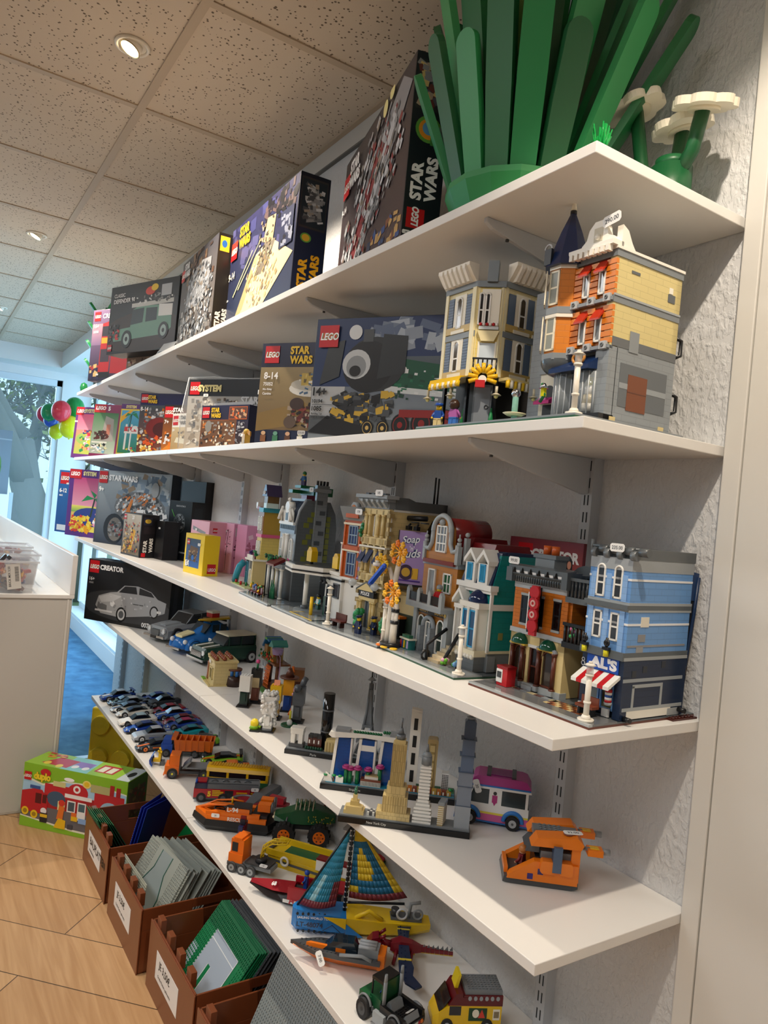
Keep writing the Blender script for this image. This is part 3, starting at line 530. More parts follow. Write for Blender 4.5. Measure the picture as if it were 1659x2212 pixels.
tr=carton('wide blue box with a black and green steam locomotive, age 14+',(-0.841,-0.326,Z2),31,42,8,27.8,'#15202e',
 [('r',0,0,1,1,('#8b9398','#20375f')),('r',0,.16,.21,.44,'#b9bdc0'),('r',0,.44,1,1,('#2a3d66','#20325c')),('g',.35,.74,.95,.97,['#8d97a6','#a9b3c0','#6f7c90','#5a6884'],46,.2,True),('r',.3,.42,1,.68,('#3a4048','#56606a')),('p',[(.0,.05),(1,.0),(1,.16),(0,.2)],'#5e6468'),
  ('p',[(.45,.42),(1,.38),(1,.56),(.55,.66)],'#14503a'),('p',[(.45,.40),(1,.34),(1,.38),(.45,.45)],'#c9ced0'),('g',.5,.34,1,.6,['#0f3d2c','#1e6a4a','#d8dadc'],60,.05,False,-.08),('e',.38,.62,.18,.22,'#2c2e31'),('e',.34,.60,.15,.21,'#1c1d20'),('e',.27,.62,.085,.12,'#c6cacd'),('e',.27,.60,.06,.09,'#8f9498'),('e',.265,.565,.035,.045,'#1a1a1c'),('e',.25,.88,.04,.06,'#d9dde0'),('r',.30,.80,.36,.9,'#4a4e52'),('p',[(.05,.45),(.17,.52),(.19,.82),(.09,.78)],'#3a3e42'),('p',[(.4,.5),(.56,.55),(.56,.84),(.42,.86)],'#2e3236'),
  ('g',.14,.12,.5,.38,['#17181a','#2a2c30','#4a4e52','#c9a43a'],110,.09),('p',[(.0,.06),(.30,.02),(.40,.1),(.12,.2)],'#1c1d20')]+[q for i,(x,y,r,c) in enumerate([(.37,.11,.035,'#caa860'),(.46,.11,.035,'#caa860'),(.56,.14,.05,'#8a2020'),(.68,.155,.06,'#8a2020'),(.81,.165,.06,'#8a2020'),(.93,.175,.055,'#8a2020')]) for q in (('e',x,y,r,r*1.75,'#101113'),('e',x,y,r*.8,r*1.4,c),('e',x,y,r*.72,r*1.25,'#17181b'),('e',x,y,r*.3,r*.5,c))]+
  [('r',.55,.20,1,.26,'#8a2222'),('L',.03,.76,.18),('t','14+',.02,.36,.07,'#111111',{'b':.03}),('t','10194',.02,.30,.032,'#111111'),('r',.02,.285,.2,.289,'#333333'),('t','1085',.02,.235,.04,'#111111'),('t','Building Toy',.02,.2,.02,'#222222'),('t','Jouet de Construction',.02,.175,.018,'#222222')],tag=(-1.5,-.3,1.4,'215.00',0,90,.8))
# ---- third shelf
carton('blue box aged 6-12, leftmost box on the third shelf',(-3.877,-0.385,Z3),32,28,6,35.5,'#15509a',
 [('r',0,0,1,1,('#0f4a8e','#2a6aae')),('p',[(.5,.2),(1,.0),(1,.6),(.8,.5)],'#8a8a88'),('g',.45,.3,1,.7,['#f0f0f0','#c22','#333','#888'],40,.08),('r',.06,.03,.9,.12,'#d8dce0'),('L',.05,.78,.19),('t','6-12',.05,.64,.07,'#ffffff',{'b':.03}),('t','4645',.05,.58,.03,'#ffffff')])
carton('purple framed box with palm tree under a pink sky',(-3.634,-0.368,Z3),30,36,6,36.4,'#4a2474',
 [('r',0,0,1,1,'#5a2c84'),('r',.1,.08,1,.88,('#e8dc5a','#c2447c')),('r',.1,.42,1,.88,('#e4a0b8','#b8407a')),('r',.1,.36,1,.46,('#6aa84a','#e8e06a')),('e',.55,.30,.4,.14,'#2a3f8e'),('p',[(.50,.30),(.54,.3),(.60,.58),(.57,.58)],'#2a3a30'),('p',[(.58,.58),(.30,.52),(.42,.62)],'#1d8a50'),('p',[(.58,.58),(.86,.52),(.76,.62)],'#1d8a50'),('p',[(.58,.58),(.48,.70),(.62,.64)],'#1d8a50'),('p',[(.58,.58),(.78,.40),(.66,.56)],'#1d8a50'),('g',.1,.08,.55,.30,['#f0c81e','#f6dc4a','#e8a010','#d83a2a'],80,.09),('g',.6,.15,.98,.42,FG,44,.08),('r',.0,.86,.26,1,'#c41c26'),('t','LEGO',.03,.9,.06,'#ffffff',{'s':.15,'b':.05}),('t','SYSTEM',.30,.91,.065,'#e9dfa0',{'b':.06})],tag=(-1,-.2,28,'45',0,90,.7))
carton('large grey-blue box with a round grey freighter picture, age 9+',(-3.19,-0.305,Z3),29,50,6,36.6,'#1c232e',
 [('r',0,0,1,1,('#2a3444','#9aa6b0')),('r',.03,.03,.97,.97,('#333e50','#a6b3bc')),('g',.3,.5,1,.95,['#7f93a6','#5a6f84','#b7c3cc','#8a7a66'],70,.14),('e',.60,.52,.34,.22,'#6e7378'),('e',.62,.55,.26,.16,'#8f9498'),('g',.3,.32,.9,.72,['#b8bcc0','#5d6166','#e0e3e6','#3f4348','#d07a34'],260,.06,True,.5),('p',[(.40,.36),(.44,.34),(.52,.62),(.49,.64)],'#d8823a'),('g',.62,.3,.95,.5,['#eef0f2','#2c3036'],46,.12,False,.2),('e',.28,.22,.14,.2,'#20262e'),('e',.30,.21,.10,.16,'#77736e'),('g',.22,.1,.4,.32,['#8a8f94','#3a3f44','#8a2a2a'],40,.06),('e',.80,.78,.05,.1,'#9aa0a4'),('L',.02,.82,.16),('t','STAR WARS',.16,.86,.08,'#e9ecee',{'b':.05}),('t','9+',.03,.70,.07,'#ffffff')])
carton('tall plain black box standing behind the dark ones by the wall',(-2.56,-0.075,Z3),10,22,6,34,'#0f1012',None)
pb=carton('small upright box with a yellow racer picture and black spine',(-2.57,-0.311,Z3),11,17.7,7.6,18,'#17181b',
 [('r',0,0,1,1,'#24262a'),('r',.04,.04,.96,.98,('#6a5a44','#b9b0a0')),('p',[(.35,.15),(.55,.1),(.72,.6),(.5,.66)],'#d8a428'),('g',.1,.1,.9,.8,['#8a6a4a','#d8c9a0','#5a5248','#e2b03a','#2f3036','#b03020'],130,.08),('g',.05,.05,.5,.4,['#e0b83a','#caa070','#3a3a3a'],40,.08),('L',.06,.84,.12),('t','20',.5,.86,.09,'#e8e8e8')],
 side=[('r',0,0,1,1,'#17161a'),('r',.12,.76,.6,.93,'#262a3a'),('e',.36,.85,.18,.05,'#caa83a'),('r',.15,.56,.8,.72,'#262024')])
spine(pb,17.76,3,2.2,'STAR',1.7,'#e4e0d8'); spine(pb,17.76,5.6,2.2,'WARS',1.7,'#e4e0d8')
b=MB(); b.box(17.7,17.75,.8,2.6,.4,2.0,M('#c8141e')); b.build('spine_logo',pb)
carton('slim black box wedged between the racer box and the globe trophy box',(-2.4,-0.215,Z3),12,7,7,16,'#111114',[('r',0,0,1,1,'#141418')],tag=(3,-.2,13,'17',0,90,.6))
carton('black box with a grey ribbed globe on a stand',(-2.455,-0.15,Z3),20,15,7,25,'#101216',
 [('r',0,0,1,1,('#14161a','#1a2226')),('e',.48,.62,.26,.17,'#5a6064'),('e',.48,.62,.24,.155,'#2b3034'),('g',.27,.48,.7,.77,['#aab2b6','#4a5054','#7e868a','#1d2226'],80,.06,True,0),('r',.26,.60,.7,.63,'#1c2124'),('p',[(.42,.40),(.54,.40),(.50,.28),(.46,.28)],'#8d9498'),('r',.36,.24,.6,.29,'#3f464a'),('p',[(.1,.84),(.25,.72),(.26,.73),(.11,.85)],'#6ad04a'),('t','DEATH STAR II',.3,.9,.028,'#b9c0c4'),('t','STAR WARS',.6,.12,.028,'#c9cfd2'),('L',.05,.12,.09)],side=[('r',0,0,1,1,'#16191c'),('r',.2,.3,.8,.9,'#20262a')])
carton('small yellow box with a blue picture panel in front of the pink ones',(-1.932,-0.236,Z3),8.6,14.5,6,14.2,'#f2d01c',
 [('r',0,0,1,1,'#f3d11e'),('r',.08,.16,.80,.88,('#1f5fae','#3a4654')),('p',[(.2,.34),(.62,.30),(.70,.66),(.3,.70)],'#6a4c30'),('p',[(.26,.36),(.58,.34),(.62,.48),(.3,.52)],'#2d2a2c'),('g',.2,.3,.7,.6,['#8a6a44','#3a3430','#b89a6a'],30,.07),('e',.45,.40,.07,.07,'#2a6ab8'),('r',.09,.17,.28,.32,'#f4f4f4'),('g',.10,.18,.27,.31,['#333'],12,.05),('L',.12,.72,.13)],
 side=[('r',0,0,1,1,'#eec912'),('r',.3,.06,.85,.3,'#c8141e'),('t','LEGO',.36,.12,.08,'#ffffff',{'w':.8})],top=[('r',0,0,1,1,'#f6dc3a')],tag=(11,-.2,10.7,'13',0,90,.8))
carton('flat pale pink box resting on edge behind the yellow one',(-2.1,-0.165,Z3),6,16,7,18.6,'#e9a9bd',
 [('r',0,.0,1,1,'#eeb4c6'),('p',[(.1,.8),(.8,.72),(.82,.78),(.1,.88)],'#8d8f94')],side=[('r',0,0,1,1,'#e6a3b8'),('L',.2,.78,.1)],tag=(5,-.2,15,'15',0,90,.7))
carton('upright pink box with dark blossom branches and orange edge strip',(-2.017,-0.09,Z3),9,12.5,6,18.7,'#eab0d0',
 [('r',0,0,1,1,'#efb6d2'),('r',0,0,.16,1,'#f2a22a'),('r',.16,0,1,1,('#f3c2d8','#eeb0cf'))]+[('p',[(.35+.14*i,.05),(.37+.14*i,.05),(.42+.12*i,.5),(.5+.1*i,.85),(.47+.1*i,.86),(.39+.12*i,.5)],'#4a2430') for i in range(3)]+[('g',.3,.35,.85,.9,['#4a2430','#c23a6a','#6a2a3a'],40,.035)],
 side=[('r',0,0,1,1,'#e3a0c4'),('r',.1,.75,.4,.92,'#d9c9d4'),('r',.55,.6,.85,.78,'#c98aa8'),('g',.1,.3,.8,.7,['#b05a7a','#5a2a3a'],14,.06)],tag=(7,-.2,15.6,'59',0,90,.5))
carton('pink blank end carton tucked behind the blossom box',(-1.885,-0.062,Z3),9,7,5,18.7,'#e29ac0',side=[('r',0,0,1,1,'#dd92ba'),('g',.2,.3,.8,.8,['#f2c8dc','#b05a7a'],10,.12)])
# creator display carton behind the pool hall, dark tray box by the wall at right
cd=carton('reddish sunset printed box standing behind the brick pool hall',(-.448,-.032,Z3),0,19.8,2.6,25.6,'#7a2c34',
 [('r',0,0,1,1,('#b06a3a','#8a3440')),('r',0,.5,1,1,('#a85a40','#84303e')),('L',.13,.80,.16),('t','CREATOR',.33,.84,.085,'#e8e4e0',{'b':.05}),('p',[(.80,.86),(.84,.90),(.88,.86),(.88,.80),(.84,.76),(.80,.80)],'#2a2426'),('e',.84,.83,.025,.03,'#c98a70'),('t','EXPERT',.77,.70,.03,'#d8a898')])
t=thing('storage_case','dark blue hooded case leaning in the corner behind the blue barber building','case',(-.040,-.036,Z3+.002),0)
b=MB(); b.prism([(-3.6,3),(-1.6,0),(.9,8),(2.0,16),(2.4,22.2),(-3.2,23.2),(-3.4,12)],-1.0,1.2,M('#1d1f24',.55),'x'); b.build('shell',t)
b=MB(); b.prism([(-3.4,18.6),(2.25,18.2),(2.6,22.6),(-3.4,23.4)],-1.1,1.3,M('#10386a',.4),'x'); b.tube([(1.3,-1.5,.6),(1.3,.9,8),(1.3,2.0,16),(1.3,2.5,22)],.3,M('#122d52',.4)); b.build('lid',t)
# ---- fourth shelf
carton('wide black box with a silver classic sports car, left end of the fourth shelf',(-2.675,-0.415,Z4),35,45,8.5,26.4,'#141517',
 [('r',0,0,1,1,('#1b1b1d','#202328')),('e',.5,.30,.55,.25,'#3a3c40'),('p',[(.13,.26),(.16,.42),(.3,.50),(.38,.52),(.46,.64),(.62,.66),(.78,.60),(.86,.50),(.96,.46),(.95,.30),(.86,.24),(.42,.12),(.2,.14)],'#a7aaae'),('p',[(.40,.52),(.47,.63),(.60,.645),(.62,.53)],'#2a2c30'),('p',[(.64,.53),(.64,.64),(.78,.59),(.82,.52)],'#2a2c30'),('p',[(.16,.40),(.3,.48),(.44,.46),(.34,.36),(.2,.32)],'#c6c9cc'),('p',[(.15,.22),(.16,.32),(.27,.28),(.27,.18)],'#6a6d70'),('e',.335,.32,.028,.045,'#e4e7ea'),('e',.45,.17,.062,.12,'#141517'),('e',.45,.17,.045,.09,'#b9bcc0'),('e',.45,.17,.03,.06,'#55585c'),('e',.83,.29,.05,.10,'#141517'),('e',.83,.29,.036,.075,'#b9bcc0'),('r',.13,.17,.34,.20,'#d4d7da'),('r',.58,.36,.7,.375,'#55585c'),('g',.18,.2,.8,.48,['#b8bbbf','#8d9094','#d2d5d8'],24,.05,False,.05),
  ('L',.02,.78,.2),('t','CREATOR',.15,.84,.085,'#ffffff',{'b':.05}),('t','16+',.03,.65,.06,'#ffffff',{'b':.03}),('t','10262',.03,.6,.03,'#cccccc'),('t','EXPERT',.80,.90,.04,'#999999'),('t','007',.70,.03,.075,'#ffffff',{'b':.03})],
 side=[('r',0,0,1,1,'#0f1012'),('p',[(.2,.1),(.5,.1),(.6,.9),(.3,.9)],'#26282c'),('e',.7,.25,.12,.08,'#2e3034'),('e',.7,.8,.12,.08,'#2e3034')],tag=(40,-.2,8,'139',0,90,.8))
# ---- big floor box
dp=carton('lime green and red toy fire station box standing on the wooden floor','' or (-2.39,-.636,0),43.8,45.2,13.6,24.3,'#86b82a',
 [('r',0,0,1,1,'#8abf2c'),('p',[(0,.16),(.5,.07),(1,.06),(1,.80),(.75,.86),(.4,.82),(.2,.72),(0,.80)],'#eef0d8'),('p',[(0,.18),(.5,.10),(1,.09),(1,.78),(.75,.84),(.4,.80),(.2,.69),(0,.77)],'#a9d2ec'),('p',[(0,.18),(.5,.10),(1,.09),(1,.3),(.6,.42),(.3,.42),(0,.3)],'#6a686c'),
  ('r',.22,.36,.98,.62,'#a81c26'),('r',.22,.56,.5,.74,'#c42430'),('e',.34,.52,.09,.12,'#3f5a74'),('r',.70,.5,.98,.74,'#c42430'),('e',.85,.5,.09,.13,'#9cc4dc'),('e',.54,.68,.10,.14,'#c42430'),('r',.42,.58,.68,.64,'#f2f2f0'),('e',.53,.73,.035,.06,'#f4f4f2'),('e',.53,.73,.018,.03,'#c42430'),('r',.45,.36,.53,.54,'#f2f2f0'),('r',.46,.38,.52,.52,'#4a5a64'),('r',.55,.26,.63,.54,'#f2f2f0'),('r',.56,.40,.62,.52,'#4a6a74'),('r',.36,.36,.43,.5,'#e9e2a4'),
  ('r',.3,.72,.42,.80,'#d8d090'),('r',.66,.74,.84,.86,'#b9b47a'),('r',.84,.74,.88,.9,'#b01c26'),('r',.9,.74,.94,.88,'#b01c26'),('e',.45,.86,.05,.03,'#ffffff'),('e',.62,.84,.04,.06,'#f4e07a'),('e',.62,.84,.025,.04,'#f0c82a'),
  ('p',[(.0,.26),(.26,.24),(.26,.50),(.2,.62),(.12,.62),(.0,.56)],'#c01f2a'),('r',.14,.40,.2,.56,'#5a1218'),('r',.21,.42,.25,.55,'#5a1218'),('e',.05,.25,.035,.065,'#f0c81e'),('e',.14,.22,.035,.065,'#f0c81e'),('e',.05,.25,.02,.035,'#a8841a'),('e',.14,.22,.02,.035,'#a8841a'),('r',.08,.62,.18,.67,'#3a5a9a'),
  ('e',.23,.30,.03,.05,'#f2f2f2'),('r',.2,.12,.27,.27,'#26262a'),('r',.2,.2,.27,.25,'#e8c02a'),('p',[(.36,.22),(.42,.22),(.43,.42),(.38,.46)],'#e8782a'),('e',.40,.48,.03,.05,'#d83a2a'),('p',[(.34,.08),(.45,.08),(.45,.22),(.38,.24)],'#f0c01c'),('r',.47,.10,.52,.17,'#4a4a52'),('r',.50,.24,.56,.31,'#f0c01c'),('r',.50,.31,.55,.37,'#e8702a'),('r',.57,.22,.65,.30,'#8ab0e0'),
  ('L',.015,.74,.13),('e',.22,.90,.05,.06,'#c8202a'),('t','duplo',.11,.74,.15,'#5a6a1a',{'b':.10,'w':.9}),('t','duplo',.11,.74,.15,'#f4d72a',{'b':.06,'w':.9})],
 side=[('r',0,0,1,1,('#3f6a24','#4f7f2c')),('r',.1,.35,.9,.85,'#5a4a34'),('g',.1,.35,.9,.85,['#8a3a2a','#3a5a2a','#7a7a4a'],30,.1)],
 top=[('r',0,0,1,1,'#9ccc3c'),('p',[(.34,0),(.60,0),(.56,1),(.30,1)],'#8fd0cc'),('p',[(.12,.2),(.38,.12),(.40,.7),(.2,.75)],'#c2303a'),('e',.17,.25,.03,.12,'#f0d84a'),('e',.3,.18,.03,.12,'#f0d84a'),('r',.40,.3,.56,.7,'#9a7ac8'),('e',.43,.3,.03,.12,'#f4f4f4'),('e',.53,.3,.03,.12,'#f4f4f4'),('r',.62,.25,.80,.8,'#c2303a'),('r',.64,.3,.70,.7,'#e9ecd8'),('r',.72,.3,.78,.7,'#e9ecd8'),('p',[(.88,.0),(1,.0),(1,1),(.88,1)],'#c9d4dc'),('e',.94,.5,.03,.2,'#2a2a2a'),('g',.02,.6,.25,.95,['#e0a030','#c23a2a'],12,.25)])
# ================================================================ TOY BRICK BUILDINGS (centimetres, origin at the front-left corner of the plate)
TAN='#dcc68c';DT='#a08a58';WH='#efeee8';LG='#a3a9ab';DG='#5d6468';BK='#17181b';DB='#1c2e50';RD='#c01a22';DR='#6e1418';OR='#c8701c';MO='#dc8a2c';GN='#1d7a45';DGN='#12452e';YE='#f2c414';RB='#5c2a1a';LB='#6d9ed8';TE='#138a88';AZ='#2e9ccf';MN='#8fa2b4';PU='#4a3a72';PK='#d86aa0';LV='#b9a2d0';BL='#1a4ea0'
def Rz(x,y,z,a): return Matrix.Translation((x,y,z))@Matrix.Rotation(R_(a),4,'Z')
def pane_window(parent,x,y,z,w,h,fc=WH,gc='#26303a',nx=2,nz=2,arch=False,a=0,t=.35,name='window',lab=None,alpha=.75):
    """framed window; x is the left edge, facing -y turned by a degrees"""
    T=Rz(x,y,z,a); b=MB(); b.T=T; e=.28
    b.box(0,w,-t,.1,0,e,M(fc)); b.box(0,w,-t,.1,h-e,h,M(fc)) if not arch else b.torus(w/2,-t/2,h-w/2,w/2-e/2,e/1.6,M(fc),axis='y',n=12,m=5,arc=(0,180))
    hh=h if not arch else h-w/2
    b.box(0,e,-t,.1,0,hh,M(fc)); b.box(w-e,w,-t,.1,0,hh,M(fc))
    for k in range(1,nx): b.box(w*k/nx-.1,w*k/nx+.1,-t*.7,0,0,h,M(fc))
    for k in range(1,nz): b.box(0,w,-t*.75,0,hh*k/nz-.13,hh*k/nz+.13,M(fc))
    o=b.build(name,parent,lab); g=MB(); g.T=T
    if arch: g.prism([(e*.5,0)]+[(w/2+math.cos(R_(q))*(w/2-e*.4),hh+math.sin(R_(q))*(w/2-e*.4)) for q in range(0,181,20)][::1]+[(e*.5,0)] if False else [(0.1,0.1),(w-.1,.1)]+[(w/2+math.cos(R_(q))*(w/2-.1),hh+math.sin(R_(q))*(w/2-.1)) for q in range(0,181,20)],-.06,.06,M(gc,.08))
    else: g.box(.1,w-.1,-.06,.06,.1,h-.1,M(gc,.08))
    g.build('pane',o); return o
def base_plate(t,w,d,c=DG,edge=DGN,walk=6.2,tile='#7c8286'):
    b=MB(); b.box(0,w,0,d,0,.32,M(edge)); b.box(.05,w-.05,.05,walk,.32,.64,M(tile,.12)); b.box(.05,w-.05,walk,d,.32,.5,M(c)); 
    b.box(0.02,w-.02,.02,.8,.33,.66,M(LG,.15)); b.build('base_plate',t)
def lamp_post(t,x,y,h=9,c='#efe9dc',glow=False,name='street_lamp'):
    b=MB(); b.cyl(x,y,.6,1.2,.35,M(c),n=10); b.cyl(x,y,.9,.8,.6,M(c),n=10,r2=.55); b.cyl(x,y,1.5,.42,h-3.2,M(c),n=10); b.cyl(x,y,h*.35,.55,.3,M(c),n=10); b.cyl(x,y,h-1.9,.62,.3,M(c),n=10); b.cyl(x,y,h-.35,.95,.3,M(c),n=12,r2=.5); b.cyl(x,y,h-.05,.3,.3,M(c),n=8)
    o=b.build(name,t); g=MB(); g.cyl(x,y,h-1.6,.5,1.25,G('#f4f4f0',.45),n=10); g.build('lantern_glass',o)
def plant(t,x,y,z,r,h,c=GN,n=9,seed=1,name='shrub',fl=None):
    rnd=random.Random(seed); b=MB()
    for k in range(n):
        a=rnd.random()*6.28; q=rnd.random(); b.ball(x+r*.6*math.cos(a)*q,y+r*.6*math.sin(a)*q,z+h*rnd.uniform(.35,1),r*.42,M(c if not fl or k%2 else fl),n=6)
    b.cyl(x,y,z,r*.2,h*.5,M(RB),n=6); b.build(name,t)
def minifig(t,x,y,z,legs,torso,hair=None,skin='#f2cc2a',a=0,hat=None,name='minifigure',s=1.0,hold=None,loc=None,label=None,arms=None):
    """small jointed toy figure; a top-level thing when label is given"""
    if label: t=thing(name,label,'toy figure',loc,a); T=Matrix.Identity(4)
    else:
        r=MB(); T=Rz(x,y,z,a)
    par=t
    def bld(f,n,p=None):
        b=MB(); b.T=T@Matrix.Scale(s,4); f(b); return b.build(n,p or par)
    if not label:
        body=bld(lambda b:(b.box(-.75,-.05,-.4,.4,0,1.25,M(legs)),b.box(.05,.75,-.4,.4,0,1.25,M(legs)),b.box(-.75,.75,-.4,.4,1.05,1.4,M(legs)),b.prism([(-.8,1.4),(.8,1.4),(.55,2.75),(-.55,2.75)],-.4,.4,M(torso)),b.cyl(0,0,2.75,.25,.2,M(skin),n=8),b.cyl(0,0,2.9,.5,.85,M(skin),n=12),b.tube([(-.62,0,2.6),(-.98,-.1,2.0),(-.95,-.55,1.5)],.22,M(arms or torso),n=6),b.tube([(.62,0,2.6),(.98,-.1,2.0),(.95,-.55,1.5)],.22,M(arms or torso),n=6),b.ball(-.95,-.6,1.42,.22,M(skin),n=6),b.ball(.95,-.6,1.42,.22,M(skin),n=6),(b.ball(0,.05,3.55,.66,M(hair),n=10) if hair else None),(b.cyl(0,0,3.6,.62,.35,M(hat),n=12,r2=.72) if hat else None)),name); return body
    bld(lambda b:(b.box(-.75,-.05,-.4,.4,0,1.25,M(legs)),b.box(.05,.75,-.4,.4,0,1.25,M(legs)),b.box(-.75,.75,-.4,.4,1.05,1.4,M(legs))),'legs')
    bld(lambda b:b.prism([(-.8,1.4),(.8,1.4),(.55,2.75),(-.55,2.75)],-.4,.4,M(torso)),'torso')
    for sx in (-1,1): bld(lambda b:(b.tube([(sx*.62,0,2.6),(sx*.98,-.1,2.0),(sx*.95,-.55,1.5)],.22,M(arms or torso),n=6),b.ball(sx*.95,-.6,1.42,.22,M(skin),n=6)),'arm')
    def head(b):
        b.cyl(0,0,2.75,.25,.2,M(skin),n=8); b.cyl(0,0,2.9,.5,.85,M(skin),n=12)
        for ex in (-.17,.17): b.ball(ex,-.47,3.42,.07,M('#111'),n=6)
        b.box(-.15,.15,-.52,-.48,3.15,3.2,M('#111'))
    bld(head,'head')
    if hair: bld(lambda b:b.ball(0,.08,3.55,.72 if hair!='#3a2418' else .95,M(hair),n=10),'hair')
    if hat: bld(lambda b:(b.cyl(0,0,3.6,.6,.45,M(hat),n=12,r2=.72),b.box(-.5,.5,-.95,-.3,3.58,3.68,M(hat))),'hat')
    return t
def column(b,x,y,z,h,r,c): b.cyl(x,y,z,r*1.35,.4,M(c),n=10); b.cyl(x,y,z+.4,r,h-.9,M(c),n=10); b.cyl(x,y,z+h-.5,r*1.1,.5,M(c),n=10,r2=r*1.5)
def cornice_blocks(b,x0,x1,y,z,c,n,d=1.2,h=1.4,w=.5):
    for k in range(n):
        x=x0+(x1-x0)*(k+.5)/n; b.prism([(y,z),(y,z+h),(y-d,z+h),(y-d,z+h*.7)],x-w/2,x+w/2,M(c),'x')
# ---------------------------------------------------------------- detective corner: brick pool hall + blue barber
def detective():
    t=thing('toy_building','brick pool hall and blue three-storey barber shop on one grey plate, nearest the camera','toy building',(-.2755,-.2575,Z3),1.2)
    W_=26; base_plate(t,W_,25.6,DG,RB,6.2,'#6a6c6e')
    b=MB(); rnd=random.Random(3)
    for i in range(9):
        for j in range(4): b.box(14.2+i*.8,14.98+i*.8,3.2+j*.8,3.98+j*.8,.64,.70,M([TAN,RB,'#a05a30'][(i+j)%3],.2))
    for i in range(7): b.box(4+i*1.6,5.5+i*1.6,5.0,6.0,.64,.70,M(['#c9b98a',RB,'#8d9295'][i%3],.2))
    b.build('pavement_tiles',t)
    # pool hall lower storey
    x0,x1,y0,y1=1.4,13.6,7.6,20
    b=MB(); b.box(x0,x1,y0+.8,y1,.6,9.6,M(TAN)); b.box(x0,x1,y0,y0+.8,8.0,9.6,M(TAN)); b.box(x0-.2,x1+.2,y0-.4,y0+1.2,.5,1.5,M(LG))
    for xx,w in ((x0,1.0),(5.0,1.0),(8.2,1.0),(12.2,1.4)): b.box(xx,xx+w,y0,y0+.8,1.4,9.6,M(TAN))
    b.box(x0-.1,x1+.1,y0-.3,y1,9.5,10.3,M('#b4b8ba')); b.box(13.6,18,y0+6,y1,.6,9.6,M(TAN)); b.build('lower_storey',t)
    b=MB(); 
    for xx in (x0+1.0,5.0-.2,8.2+.4,12.0): column(b,xx,y0-.35,1.4,6.2,.38,RB)
    for xx in (x0+1.0,4.8,8.6,12.0): b.cb(xx,y0-.4,.7,1.1,1.1,.8,M(LG)); b.ball(xx,y0-.4,7.7,.55,M('#9aa0a8'),n=8)
    b.build('columns',t)
    for xx in (x0+2.5,10.3):
        b=MB(); b.ball(xx,y0-.1,7.9,1.7,M('#0f4d36',.08),n=18,sy=.8,lo=0); b.box(xx-1.8,xx+1.8,y0-.9,y0+.3,7.6,7.9,M('#c9a62e')); b.build('green_dome',t,'glossy dark green half-dome over a window')
        pane_window(t,xx-1.5,y0+.3,1.6,3.0,6.0,RB,'#3a2c22',1,1,True,name='shop_window')
    pane_window(t,6.1,y0+.5,1.2,2.0,6.4,RB,'#241a16',1,2,name='door'); b=MB(); b.box(6,8.3,y0-1.2,y0+.6,.6,1.3,M(LG)); b.box(5.7,8.6,y0-.1,y0+.4,7.5,8.0,M('#d8d8d4')); b.build('door_step',t)
    # brick upper storey
    b=MB(); b.box(x0,x1,y0,y1,10.3,17.2,K(OR,.012,.0064,.4,.9)); b.box(x0-.1,x1+.1,y0-.1,y1,17.2,18.2,M('#b4b8ba')); b.build('brick_wall',t)
    for xx in (3.2,6.8,10.6):
        b=MB(); b.box(xx-.1,xx+1.7,y0-.2,y0+.1,10.9,11.3,M(LG)); b.box(xx-.1,xx+1.7,y0-.2,y0+.1,16.0,16.4,M(LG)); b.build('window_ledge',t); pane_window(t,xx,y0-.02,11.3,1.6,4.7,BK,'#11100f',1,2,t=.12)
    b=MB(); b.prism([(y0+.4,18.2),(y0-1.4,19.6),(y0-1.4,21.0),(y0+1,21.2),(y0+1,18.2)],x0-.6,x1+.2,M(DG),'x')
    for k in range(22): b.cyl(x0+.3+k*.53,y0-.75,18.2,.2,1.4,M('#4a4f52'),n=6)
    for k in range(6): b.box(x0+1+k*1.9,x0+2.1+k*1.9,y0-1.44,y0-1.3,19.8,20.2,M('#e8e8e8',.1)); b.cyl(x0+.9+k*1.9,y0-1.5,19.8,.5,.9,M(BK),n=4,r2=.05)
    b.box(x0-1,x0+.4,y0-1.5,y0+2,18.2,20.6,M(DG)); b.box(x1-.6,x1+.6,y0-1.5,y0+2,18.2,21,M(DG)); b.box(x0,x1,y0+1,y1,18.2,20.6,M(DG)); b.cyl(11.5,y0+6,18.5,3.6,1,M(DG),axis='y',n=18); b.build('roof_parapet',t)
    b=MB(); b.box(3.6,8.0,y0+2,y0+5,20.6,23.2,M('#8b9194')); b.box(3.2,8.4,y0+1.8,y0+5.2,22.6,23.3,M('#767c80')); b.cyl(4.9,y0+3.4,23.3,.7,1.5,M('#c85a1c')); b.cyl(6.8,y0+3.4,23.3,.7,1.5,M('#c85a1c')); b.build('chimney',t)
    # red vertical sign with P O O L discs
    b=MB(); b.box(7.4,7.9,y0-2.6,y0-.2,10.4,17.8,M(BK)); b.box(7.0,7.4,y0-2.4,y0-.4,10.9,17.0,M(WH)); b.box(7.95,9.4,y0-2.7,y0-2.2,10.0,18.2,M(RD))
    for k,ch in enumerate('LOOP'):
        zz=11.6+k*1.85; b.cyl(8.7,y0-2.9,zz,1.05,.5,M(RD),axis='y',n=16); 
    for k in (1,2): b.torus(8.7,y0-2.95,11.6+k*1.85,.42,.16,M('#e9b8b0'),axis='y')
    b.build('hanging_sign',t,'red and white vertical sign of stacked discs')
    # red vending box on the pavement
    b=MB(); b.box(3.0,5.4,3.6,5.6,.7,3.6,M(RD)); b.box(2.0,3.2,3.6,5.6,1.1,3.4,M('#e9e9e6')) if False else b.box(2.9,4.3,3.52,3.62,1.2,3.4,M('#e9e9e6')); b.box(3.1,4.1,3.46,3.54,2.0,3.0,M('#33363a')); b.box(2.9,5.5,3.5,5.7,3.6,4.0,M('#8a1016')); b.build('news_stand',t,'red kiosk box with a white front')
